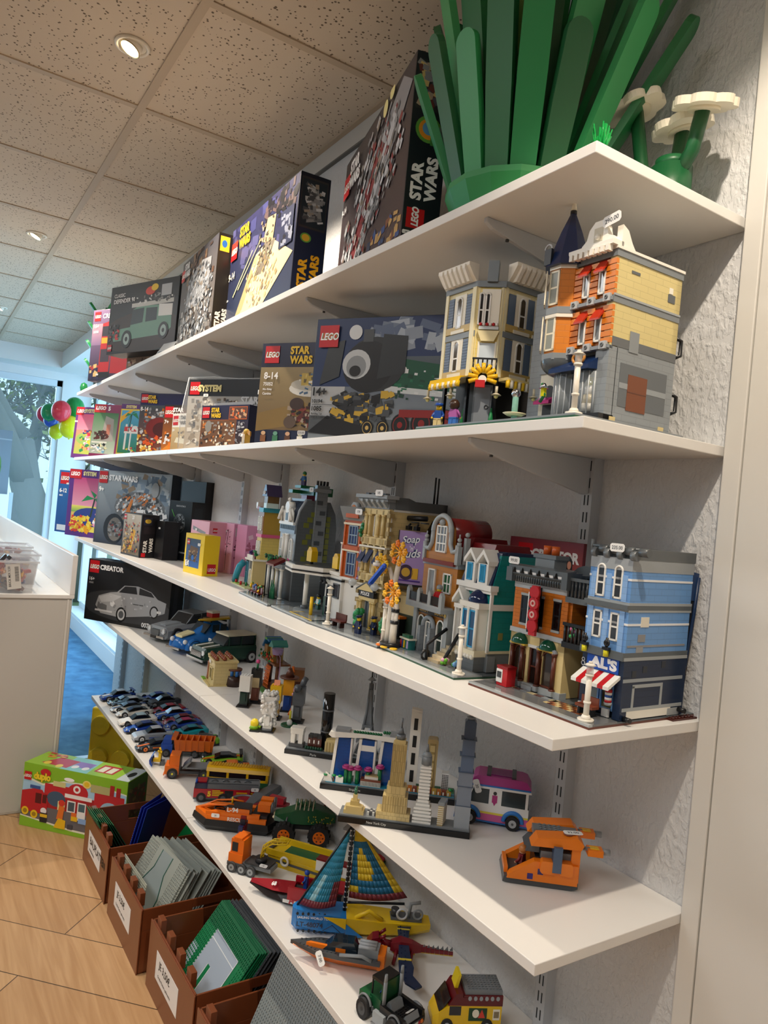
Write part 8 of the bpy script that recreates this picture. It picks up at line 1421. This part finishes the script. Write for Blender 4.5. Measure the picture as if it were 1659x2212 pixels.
# ferry
t=thing('toy_boat','yellow and green flat ferry with a white wheelhouse and life ring','toy boat',(-1.022,-.228,Z5),36)
b=MB(); b.loft([[(0,1.5,0),(20,.8,0),(28,2,0),(28,7.6,0),(20,8.6,0),(0,8,0)],[(-2,1.4,3),(20,0,3),(29,1.4,3),(29,8.2,3),(20,9.6,3),(-2,8.2,3)]],M('#e0bc1a',.25)); b.loft([[(-2,1.35,1.4),(20,-.05,1.4),(29,1.3,1.4),(29,8.3,1.4),(20,9.7,1.4),(-2,8.3,1.4)],[(-2.05,1.3,2.0),(20,-.1,2.0),(29.1,1.2,2.0),(29.1,8.4,2.0),(20,9.8,2.0),(-2.05,8.4,2.0)]],M('#4a4e52')); b.box(2,18,2,7.6,3.0,3.3,M('#17603a')); b.box(-2,20,.8,1.5,3,4.4,M('#e0bc1a')); b.box(-2,20,8.2,9,3,4.4,M('#e0bc1a')); b.box(-3.4,-1.6,1.8,7.8,2.6,3.4,M('#3a3d41')); b.build('hull',t)
b=MB(); b.box(13,25,-.1,2.2,3.0,5.6,M('#f0efea')); b.box(13,25,-.15,2.3,5.6,6.0,M('#7a1c1c')); 
for x in (16,19,22): b.box(x,x+1.4,-.2,-.08,3.8,5.0,M('#8a5a3a'))
b.box(17,23,7.4,9.4,3,11.4,M('#f0efea')); b.box(17.6,22.4,7.3,7.45,8.4,10.6,M('#3a7a8a',.1)); b.box(16.6,23.4,7,9.8,11.4,11.9,M('#9aa0a4')); b.build('wheelhouse',t)
b=MB(); b.torus(4,.2,2.6,1.0,.32,M('#efece2'),axis='y',n=18); b.build('life_ring',t)
b=MB(); b.box(24.5,29,1.5,8,3,6.4,M('#17603a')); b.ball(27,1.4,5,1.0,M('#c41c20'),n=10); b.box(23.8,28.6,4.4,8.6,6.4,7,M('#c41c20')); b.build('deck_cargo',t)
# speedboat
t=thing('toy_boat','black and dark red racing speedboat lettered POWER','toy boat',(-.914,-.334,Z5),44)
b=MB(); b.loft([[(-.6,2.4,2.2),(-.4,3.0,1.6),(-.4,3.6,2.2),(-.4,3.0,2.8)],[(4,1.2,.8),(4,3,.2),(4,4.8,.8),(4,3,3.2)],[(9,.2,.6),(9,3,0),(9,5.8,.6),(9,3,4.0)],[(20,0,.6),(20,3,0),(20,6,.6),(20,3,3.8)]],M('#1c1416',.2)); b.build('hull',t)
b=MB(); b.loft([[(-.4,2.6,2.4),(-.4,3.4,2.4),(-.4,3.0,3.2)],[(6,.6,2.6),(6,5.4,2.6),(6,3,4.2)],[(11,.1,3.0),(11,5.9,3.0),(11,3,4.6)]],M('#9a1424',.2)); b.box(10,20,-.1,.5,1.6,4.6,M('#b01828')); b.box(10,20,5.5,6.1,1.6,4.6,M('#b01828')); b.box(9,20,-.14,-.06,.8,1.6,M('#e8e6e2')); b.text('POWER',1.3,M('#b01828'),((10.5,-.18,.7),(1,0,0),(0,0,1)),bold=.05,shear=.2); b.text('68',1.0,M('#f4f4f4'),((5.4,1.0,3.5),(1,-.1,.2),(0,.8,.6)),bold=.04); b.build('deck',t)
b=MB(); b.box(16,19.4,1.6,4.6,4.2,5.8,M('#9aa0a6')); 
for k in range(3): b.cyl(16.6+k*1.1,1.2,4.8,.35,4,M('#c4c8cc'),axis='y',n=8)
b.box(20,22.6,2,4.4,1,3.6,M('#3a3d41')); b.box(19.6,23.4,.4,5.6,5.2,5.6,M('#b01828')); b.build('engine',t)
minifig(t,13.4,3,3.6,'#1f4fb0','#1f4fb0',hair='#1f4fb0',a=-90)
# sailboat with two sails
t=thing('toy_boat','long blue and yellow racing yacht with tall painted sails, marked LT-48074','toy boat',(-.758,-.293,Z5),61)
secs=lambda x,w,z0,z1:[(x,-w,z1),(x,-w*.9,z0+1.2),(x,-w*.4,z0),(x,w*.4,z0),(x,w*.9,z0+1.2),(x,w,z1)]
b=MB(); b.loft([secs(0,.6,1.0,5.0),secs(1,1.8,.3,5.2),secs(6,3.0,0,5.0),secs(12,3.4,0,4.6)],M('#1f7cc8',.2)); b.loft([secs(12,3.4,0,4.6),secs(20,3.3,0,4.0),secs(27,2.7,.4,3.6),secs(31,2.0,1.2,3.4)],M('#edc51c',.2)); b.prism([(7,4.7),(12,4.5),(12,2.2)],-3.5,-3.35,M('#edc51c'),'y'); b.prism([(12,.3),(16,.6),(12,3.4)],-3.42,-3.3,M('#1f7cc8'),'y'); b.build('hull',t)
b=MB(); b.text('LT-48074',1.15,M('#12284a'),((1.2,-2.9,2.1),(1,-.06,0),(0,-.1,1)),bold=.03); b.text('SAILING WORLD TOUR',.55,M('#e8f0f4'),((1.2,-2.98,3.9),(1,-.05,0),(0,-.1,1)),bold=.02)
for k in range(6): b.cyl(1.2+k*1.2,-2.9,4.8,.28,.3,M('#12181e'),axis='y',n=8); b.cyl(1.6+k*1.2,-2.6,.9,.28,.3,M('#12181e'),axis='y',n=8)
b.tube([(7,-3.3,1.6),(9,-3.45,3),(11,-3.5,1.4)],.08,M('#12284a')); b.build('lettering',t)
b=MB(); b.tube([(11.6,0,4.6),(11.8,0,25)],.45,M('#1c1e22'),n=6); 
for k in range(17): b.cyl(11.2,-.2,5.4+k*1.15,.2,1.0,M('#c4c8cc'),axis='x',n=6)
b.tube([(11.6,0,6.4),(25,0,6.8)],.3,M('#1c1e22'),n=6); b.tube([(1.0,0,5.2),(11.6,0,23.6)],.28,M('#16181c'),n=6); b.build('mast_and_boom',t)
def sail(pts,cols,nm,lab):
    # gently bellied cloth: grid between mast edge and free edge
    b=MB(); A,B_,C_=pts; n=12; P=lambda u,v:Vector(A)*(1-u)*(1-v)+Vector(B_)*u*(1-v)+Vector(C_)*v
    for i in range(n):
        for j in range(n):
            def q(a,c): p=P(a/n,c/n); s=math.sin(math.pi*min(1,a/n))*(1-c/n)*1.5; return (p.x,p.y-s,p.z)
            u,v=(i+.5)/n,(j+.5)/n; b.add([q(i,j),q(i+1,j),q(i+1,j+1),q(i,j+1)],[(0,1,2,3)],M(cols(u,v),.35),True)
    o=b.build(nm,t,lab); m=o.modifiers.new('thickness','SOLIDIFY'); m.thickness=.0006
sail(((1.4,-.3,5.6),(9.4,-1.6,6.2),(11.2,-.3,22.6)),lambda u,v:'#7a2a34' if v<.12 or (u>.72 and v<.3) else ('#9ad0dc' if .2<u<.34 and v<.4 else '#1f86a8'),'front_sail','teal blue foresail with dark red foot')
sail(((12.3,.2,7.4),(25.6,.4,8.0),(12.4,.2,24.4)),lambda u,v:'#7a2a34' if v<.07 else ('#e3c22a' if ((u-.34)**2+(v-.42)**2)<.045 or u>.8 or v>.78 or ((u-.1)**2+(v-.1)**2)<.01 else '#1a6e98'),'main_sail','yellow and blue mainsail')
b=MB(); g=M('#8d9296'); b.tube([(26,-.6,3.6),(26.4,-.6,7.2),(28.6,-.6,7.6)],.4,g); b.torus(24.4,-1.8,5.4,1.1,.25,M('#c4c8cc'),axis='y'); b.box(22,29,-1.6,1.6,3.6,4.2,M('#5d6166')); b.torus(28,-1.6,5.4,1,.25,g,axis='y'); b.cyl(23,0,4,.9,1.8,M('#3a3d41')); b.tube([(14,-2.4,4.4),(17,-2.4,6),(20,-2.4,4.2)],.5,M('#edc51c')); b.build('winches',t)
# small navy drone-like parts beside dragon are left to the dragon; orange speedboat
t=thing('toy_boat','orange hulled grey speedboat with price tag near the shelf edge','toy boat',(-.647,-.350,Z5),49)
b=MB(); b.loft([[(0,1.8,2.6),(0,2.4,2.2),(0,3,2.6)],[(5,0.6,1),(5,2.4,.2),(5,4.2,1)],[(10,0,.6),(10,2.4,0),(10,4.8,.6)],[(18.4,.2,.6),(18.4,2.4,0),(18.4,4.6,.6)]][:0] or [[(0,1.9,2.7),(0,2.4,2.4),(0,2.9,2.7),(0,2.4,2.9)],[(5,.5,2.6),(5,2.4,.4),(5,4.3,2.6),(5,2.4,2.9)],[(10,-.1,2.6),(10,2.4,0),(10,4.9,2.6),(10,2.4,2.9)],[(18.6,0,2.6),(18.6,2.4,.2),(18.6,4.8,2.6),(18.6,2.4,2.9)]],M('#ee7a14',.2)); b.build('hull',t)
b=MB(); b.prism([(-.6,2.4),(5,-.1),(10,-.5),(18.8,-.4),(18.8,5.2),(10,5.3),(5,4.9)],2.6,3.4,M('#4a4d51',.35),'z'); 
for i in range(20):
    for j in range(2): 
        x=1.6+i*.86; w=2.3*min(1,(x+.6)/6); b.cyl(x,2.4+(1 if j else -1)*w*.86,3.4,.22,.16,M('#4a4d51'),n=6)
b.prism([(3,1.2),(11.4,.8),(11.4,1.4),(3.8,1.8)],3.4,4.2,M('#ee7a14'),'z'); b.build('deck',t)
b=MB(); b.prism([(6.6,3.4),(8.6,5.4),(13,5.6),(14,3.4)],.9,3.9,M('#22303c',.05)); b.build('canopy',t)
b=MB(); b.box(14,18.2,.8,4,3.4,5.0,M('#8d9296')); 
for k in range(3): b.cyl(14,1.2+k*1.1,5.1,.4,3.6,M('#aeb2b6'),axis='x',n=8)
b.tube([(10.4,-.3,3.6),(15,-.4,4.2),(17,-.3,3.4)],.35,M('#9aa0a4')); b.box(18.2,19.6,.4,4.4,1.4,4.4,M('#ee7a14')); b.build('engine',t); price(t,6.6,-1.0,2.6,'7.00',rx=60,s=1.1,ry=-60)
# dragon
t=thing('toy_dragon','dark red, navy and yellow brick dragon with spread wings and a spiked tail','toy animal',(-.600,-.196,Z5),57); t.scale=(.66,.85,.9)
r=M('#7a1420',.25); b=MB(); b.loft([[(8+0,-1,2.6),(8,1,2.6),(8,1,4.2),(8,-1,4.2)],[(11,-1.7,2.2),(11,1.7,2.2),(11,1.4,5),(11,-1.4,5)],[(15,-1.3,2.4),(15,1.3,2.4),(15,1,4.6),(15,-1,4.6)],[(18,-.7,2.6),(18,.7,2.6),(18,.6,3.8),(18,-.6,3.8)]],r); b.box(9,16,-.8,.8,1.9,2.5,M('#d8b41c')); b.tube([(5,0,4.4),(6.6,0,3.8),(8.4,0,3.6)],.8,r); b.build('body',t)
b=MB(); b.prism([(.2,2.2),(2.2,1.4),(5.0,2.2),(5.4,4),(4,5.6),(2,5.2),(.4,3.8)],-1.6,1.6,r); b.box(.0,4.4,-1.3,1.3,1.0,1.9,M('#d8b41c')); b.tube([(4.4,-1.2,5.2),(6.2,-1.4,6.2)],.4,r); b.tube([(4.4,1.2,5.2),(6.2,1.4,6.2)],.4,r); b.box(1.4,2.4,-1.7,-1.5,3.8,4.3,M('#e8e020')); b.tube([(-.2,0,2.4),(-1.8,0,2.0),(-2.8,.4,2.6)],.35,G('#f0a020',.8)); b.build('head',t)
b=MB()
for k in range(7): b.cb(18.6+k*1.5,0,2.7-.05*k,1.4,1.4-.13*k,1.0-.06*k,r); b.cb(18.6+k*1.5,0,2.4-.05*k,1.4,1.0-.1*k,.3,M('#d8b41c')); b.prism([(18.2+k*1.5,3.4),(19.2+k*1.5,3.4),(19+k*1.5,4.2)],-.2,.2,M('#6a6e72'))
b.build('tail',t)
for s,nm in ((-1,'near'),(1,'far')):
    b=MB(); n_=M('#152848',.25); b.T=Matrix.Translation((12,s*1.4,4.2))@Matrix.Rotation(R_(s*-6),4,'X'); b.prism([(-1.4,0),(1.8,0),(2.4,s*5),(3.2,s*7.4),(2.8,s*10),(5.4,s*13),(3.4,s*14),(.4,s*12.4),(-1.4,s*9),(-1.6,s*5)],-.2,.2,n_,'z')
    for i in range(12): b.cyl(-.6+(i%2)*1.2,s*(1+i*.9),.2,.22,.16,n_,n=6)
    b.box(-1.7,2.5,s*4.7 if s>0 else -5.3,s*5.3 if s>0 else -4.7,-.3,.3,M('#d8c03a')); b.build('wing',t)
for x in (10,15):
    for s in (-1,1): b=MB(); b.tube([(x,s*1.6,3),(x-.4,s*2.8,1.8),(x-.8,s*2.8,.5)],.6,r); b.tube([(x-.8,s*2.8,.4),(x-2.0,s*3.2,.15)],.22,M('#d8d8d4')); b.build('leg',t)
# green pickup at the bottom edge
t=thing('toy_truck','dark green and black off-road truck with tall grey exhausts at the bottom of the photo','toy truck',(-.470,-.268,Z5),-77); t.scale=(.85,.62,.80)
b=MB(); b.box(-3,3,0,5,3,5,M('#1a5a34')); b.box(-3.2,3.2,1.2,6,2.2,3.2,M('#7b8084')); b.box(-2.8,2.8,4.2,8.8,3,5.6,M('#155030')); b.box(-2.6,2.6,8.4,9.2,5.6,9.6,M('#155030')); b.box(-2.7,2.7,4.4,9,9.2,9.9,M(BK)); b.box(-2.6,-2.3,4.4,4.8,5.6,9.4,M(BK)); b.box(2.3,2.6,4.4,4.8,5.6,9.4,M(BK)); b.build('cab',t)
b=MB(); b.box(-3.4,3.4,9.2,18.8,3.0,4.0,M('#17181a')); b.box(-3.4,-2.6,9.2,18.8,4,5.2,M('#17181a')); b.box(2.6,3.4,9.2,18.8,4,5.2,M('#17181a')); b.studs(-2.6,10.2,6,10,4,M('#1a1b1e')); b.prism([(9.4,4),(10.4,5.6),(11.6,5.6),(12.6,4)],-1.8,1.8,M('#8d9296'),'x'); b.prism([(16.6,4),(17.6,5.4),(18.6,4)],-2,2,M('#8d9296'),'x'); b.box(-3.2,3.2,18.8,19.1,2.4,3.8,M('#26282b')); b.box(-1.2,1.2,19.1,19.2,2.6,3.5,M('#e8e6da')); b.ball(-2.4,19.1,3.1,.5,M('#e8741c'),n=8); b.ball(2.4,19.1,3.1,.5,M('#e8741c'),n=8); b.ball(-1.6,19.1,3.1,.4,M('#b01822'),n=8); b.ball(1.6,19.1,3.1,.4,M('#b01822'),n=8); b.build('load_bed',t)
b=MB(); 
for x in (-2.6,2.6): b.cyl(x,9.8,4.8,.5,5.6,M('#9aa0a4'),n=12); b.cyl(x,9.8,10.4,.5,1.6,M('#9aa0a4'),n=12,r2=.38)
b.build('exhausts',t)
b=MB(); b.box(3.2,4.2,7.6,12,1.2,3.6,M('#9aa0a4')); b.box(-4.2,-3.2,7.6,12,1.2,3.6,M('#9aa0a4')); b.build('fuel_tanks',t)
for x in (-3.6,3.6):
    for y in (3.4,15.6): wheel(t,x,y,2.4,1.8,'#3a3d41',hub='#1a1b1e'); b=MB(); b.torus(x,y,2.6,2.7,.3,M('#7b8084'),axis='x',n=12,arc=(20,160)); b.build('mudguard',t)
minifig(t,0,6.6,4.2,'#1f4fb0','#1f4fb0',hair='#1f4fb0'); price(t,0,17.0,5.5,'12',rx=20,s=.9)
# pizza van
t=thing('toy_truck','yellow and dark red pizza van with a roof sign at the bottom right','toy truck',(-.350,-.196,Z5),64); t.scale=(.82,.78,.98)
b=MB(); yv=M('#edc11a',.22); b.box(3,15,0,7,1,5.2,yv); b.loft([[(-.6,.6,1.2),(-.6,6.4,1.2),(-.6,6.0,2.6),(-.6,1,2.6)],[(.6,0,1),(.6,7,1),(.6,6.8,3.8),(.6,.2,3.8)],[(3,0,1),(3,7,1),(3,7,5.2),(3,0,5.2)]],yv); b.box(-.5,15,-.1,7.1,.7,1.2,M('#3a3d41')); b.build('body',t)
b=MB(); b.box(5.8,15.1,-.05,7.05,5.2,6.8,M('#641216',.2)); b.prism([(2.6,5.2),(5.8,5.2),(5.8,7.4),(4.2,7.4)],-.05,7.05,M('#641216',.2)); b.box(6.4,15,.4,6.6,7.0,7.9,M('#7b8084')); b.studs(7,.8,10,7,7.9,M('#7b8084')); b.box(6,15.1,0,7,6.8,7.1,M('#641216'))
for k in range(6): b.cyl(7.4+k*1.3,-.1,6.6,.42,.2,M('#9aa0a4'),axis='y',n=10)
b.build('upper_body',t); b=MB(); b.prism([(.6,3.9),(2.9,6.6),(3.1,6.4),(1.0,3.8)],.4,6.6,M('#2a2420',.06),'y'); b.box(2.9,5.6,-.04,0,3.4,5.1,M('#2a2a2c',.08)); b.build('windscreen',t)
b=MB(); b.prism([(4.2,7.4),(5.0,9.8),(5.6,9.8),(5.0,7.4)],2.2,5.8,M('#e8cc20')); b.T=Matrix.Translation((4.55,5.3,8.0))@Matrix.Rotation(R_(-90),4,'Z')@Matrix.Rotation(R_(72),4,'X'); b.text('CITY',.75,M('#1a1a1a'),((.3,.75,.12),(1,0,0),(0,1,0)),bold=.06); b.text('PIZZA',.75,M('#1a1a1a'),((.1,-.1,.12),(1,0,0),(0,1,0)),bold=.06); b.build('roof_sign',t,'yellow sign reading CITY PIZZA')
b=MB(); b.box(7.4,11.6,-.08,-.02,2.4,4.8,M('#14401e')); b.cyl(9.0,-.12,3.8,.8,.05,M('#f0e8d0'),axis='y',n=12); b.prism([(9.6,3.0),(11.2,3.0),(10.4,4.6)],-.12,-.08,M('#d8402a')); b.box(13,14.6,-.08,-.02,2.6,4.6,M('#f0ead8')); b.box(13.2,14.4,-.1,-.07,3,4.2,M('#8a7a5a')); b.build('posters',t)
for x in (2.6,11.8):
    for y in (.2,6.8): b=MB(); b.cyl(x,y-.4,1.4,1.4,.8,M(TYRE,.6),axis='y',n=16); b.cyl(x,y-.46 if y<1 else y+.42,1.4,.7,.1,M('#b4b8bc'),axis='y',n=12); b.build('tyre',t)
# ================================================================ ON THE FLOOR
def crate(x,label,w=.33,rz=.8,text=('JE 3,50€','Große Platten, gebraucht'),y=-.455,depth=40):
    t=thing('storage_crate',label,'crate',(x,y,0),rz,'brown plastic crates under the lowest shelf'); W_=w*100; H=17.8; m=M('#7a4226',.28); m2=m
    b=MB(); c=.5
    b.box(0,W_,0,c,0,H,m); b.box(0,W_,depth-c,depth,0,H,m); b.box(0,W_,0,depth,0,c,m)
    for xx in (0,W_-c):
        b.box(xx,xx+c,0,depth,0,H-6,m); b.box(xx,xx+c,0,depth*.36,H-6,H,m); b.box(xx,xx+c,depth*.64,depth,H-6,H,m); b.box(xx,xx+c,depth*.36,depth*.64,H-2.4,H,m); b.box(xx,xx+c,depth*.36,depth*.64,H-6,H-5.4,m)
    b.box(-.3,W_+.3,-.35,.0,0,H,m); b.build('shell',t,bevel=.0012)
    b=MB()
    for k in range(4): b.box(2.5+k*(W_-5)/3.7,6.2+k*(W_-5)/3.7-.6,c,2.0,H-1.5,H+2.1,m); b.box(2.5+k*(W_-5)/3.7,6.2+k*(W_-5)/3.7-.6,depth-2,depth-c,H-1.5,H+2.1,m)
    b.build('stacking_tabs',t,bevel=.001)
    b=MB(); b.box(W_*.2,W_*.2+17.5,-.42,-.36,H-11.6,H-4.6,M('#f2f1ee',.6)); b.build('paper_label',t,'white paper price label')
    b=MB(); b.text(text[0],2.6,M('#1a1a1a',.6),((W_*.2+2.4,-.45,H-8.4),(1,0,0),(0,0,1)),bold=.02); b.text(text[1],.95,M('#333',.6),((W_*.2+2.2,-.45,H-10.6),(1,0,0),(0,0,1)),bold=.01); b.build('label_print',t); return t
crate(-2.028,'brown crate of green and blue plates beside the fire station box',.325,text=('BAUPLATTEN','verschiedene'),y=-.466)
crate(-1.648,'brown crate of light grey road plates, second from the far end',.335,y=-.462)
crate(-1.262,'brown crate of green and dark grey plates, third from the far end',.345,y=-.443)
crate(-.875,'brown crate cut off at the bottom of the photo behind the big grey plate',.33,y=-.443)
def plate(cx,y,z,lean,rz,col,label,w=25.6,h=25.6,road=None,grp='loose base plates standing in the crates',roll=0,studs=True,n=32):
    t=thing('base_plate',label,'base plate',(cx,y,z),rot=(R_(-lean),R_(roll),R_(rz)),group=grp)
    b=MB(); b.box(-w/2,w/2,0,.18,0,h,M(col,.4)); b.build('sheet',t)
    if studs:
        b=MB(); p=w/n; 
        for i in range(n):
            for j in range(int(n*h/w)):
                if road and road(i/n,j/(n*h/w)): continue
                x,zz=-w/2+p*(i+.5),p*(j+.5); r=p*.3
                b.add([(x-r,0,zz-r*.4),(x-r*.4,0,zz-r),(x+r*.4,0,zz-r),(x+r,0,zz-r*.4),(x+r,0,zz+r*.4),(x+r*.4,0,zz+r),(x-r*.4,0,zz+r),(x-r,0,zz+r*.4)]+[(x-r,-.17,zz-r*.4),(x-r*.4,-.17,zz-r),(x+r*.4,-.17,zz-r),(x+r,-.17,zz-r*.4),(x+r,-.17,zz+r*.4),(x+r*.4,-.17,zz+r),(x-r*.4,-.17,zz+r),(x-r,-.17,zz+r*.4)],[(8,9,10,11,12,13,14,15)]+[(k,(k+1)%8,8+(k+1)%8,8+k) for k in range(8)],M(col,.4))
        o=b.build('studs',t); 
    return t
rnd=random.Random(14)
# second crate: light grey road plates in two rows
for k in range(14):
    road=(lambda u,v:.22<u<.78) if k==0 else None
    t=plate(-1.512+k*.0022,-.440+k*.0074,.012,30+rnd.uniform(-1,1),8+rnd.uniform(-1.5,1.5),['#9a9f98','#a3a89f','#8f958f'][k%3],'light grey studded base plate with a smooth road strip, first in its crate' if k==0 else 'light grey base plate in the second crate behind the road plate',road=road,studs=k<2,roll=rnd.uniform(-2,2),grp='light grey base plates in the second crate',h=23.5+rnd.uniform(-.5,.8))
    if k==0:
        b=MB(); b.prism([(-6.4,0),(6.4,0),(6.4,12),(3.4,18),(3.4,23.3),(-3.4,23.3),(-3.4,18),(-6.4,12)],-.06,-.02,M('#8d9899',.35)); b.build('road_surface',t)
        b=MB(); b.tube([(6.4,-.1,0),(6.4,-.1,12),(3.4,-.1,18),(3.4,-.1,23.3)],.15,M('#1f5a4c'),n=4); b.tube([(-6.4,-.1,0),(-6.4,-.1,12),(-3.4,-.1,18),(-3.4,-.1,23.3)],.15,M('#1f5a4c'),n=4); b.build('kerb_lines',t)
plate(-1.500,-.446,.012,4,3,'#b0b4a6','pale grey studded plate upright at the very front of the second crate',w=21,h=19,studs=True,n=26,roll=0)
# third crate
for k in range(6):
    road=(lambda u,v:.22<u<.85 and v<.8) if k==0 else None
    t=plate(-1.085+k*.003,-.424+k*.0052,.012,37,-1+k*.6,'#17784a','green studded base plate with a pale blue-grey driveway, front of the third crate' if k==0 else 'green base plate stacked behind the driveway plate in the third crate',road=road,studs=k<1,roll=rnd.uniform(-1,1),grp='green base plates in the third crate',w=26.6)
    if k==0:
        b=MB(); b.box(-7,8.6,-.06,-.02,0,20.5,M('#a7b4c4',.35)); b.box(-13.2,-9.4,-.06,-.02,4,14,M('#a7b4c4',.35)); b.box(-1.4,.2,-.1,-.06,2,14,M('#17784a')); b.build('driveway',t,'smooth pale blue-grey driveway area')
        b=MB()
        for q in ((-7.1,-6.9,0,20.6),(8.5,8.7,0,20.6),(-7.1,8.7,20.4,20.6),(-7,8.6,18.4,18.6),(-1.6,-1.4,2,14),(.2,.4,2,14)): b.box(q[0],q[1],-.14,-.1,q[2],q[3],M('#e8ecee'))
        b.build('white_lines',t)
for k in range(11):
    plate(-1.066+k*.0015,-.396+k*.0062,.012,36+rnd.uniform(-1,1),1+rnd.uniform(-1,1.5),'#45484c','dark grey base plate at the back of the third crate',studs=k<2,roll=rnd.uniform(-1,1),grp='dark grey base plates in the third crate',w=26.2,h=25.8)
# first crate
for k in range(7): plate(-1.925+k*.0035,-.40+k*.012,.035,-24-k*1.4,4,['#126b40','#14784a','#0f5f3a'][k%3],'dark green base plate leaning forward in the first crate',w=14,h=19,studs=k==0,n=18,grp='dark green base plates in the first crate')
for k in range(3): plate(-1.86+k*.012,-.34+k*.012,.03,10,-38-k*4,'#1c3fae','blue base plate standing upright in the first crate',w=18,h=23,studs=k==0,n=24,roll=-6,grp='blue base plates in the first crate')
plate(-1.80,-.22,.03,14,10,'#127a3c','green plate corner at the back right of the first crate',w=12,h=17,studs=False,roll=30)
# big grey plate in the fourth crate
plate(-.625,-.395,.012,23,1,'#8d9494','very large light grey studded plate leaning under the front of the lowest shelf',w=38.4,h=38.0,studs=True,n=48,roll=0)
# giant yellow brick
t=thing('giant_brick','giant yellow toy brick with round lettered studs under the far end of the lowest shelf','toy brick',(-2.878,-.300,0),54)
b=MB(); m=M('#e6cf3a',.3); b.box(0,22,0,17,0,29.8,m); b.build('brick_body',t,bevel=.006)
for x in (5.6,16.4):
    for z in (22.6,7.6):
        b=MB(); b.cyl(x,-3.0,z,4.3,3.1,m,axis='y',n=32); b.build('stud',t,bevel=.003); b=MB(); b.text('LEGO',2.9,m,((x-3.3,-3.12,z-1.4),(1,0,0),(0,0,1)),bold=.05,shear=.15,ws=.85) ; o=b.build('stud_lettering',t); w=o.modifiers.new('raise','SOLIDIFY'); w.thickness=.004
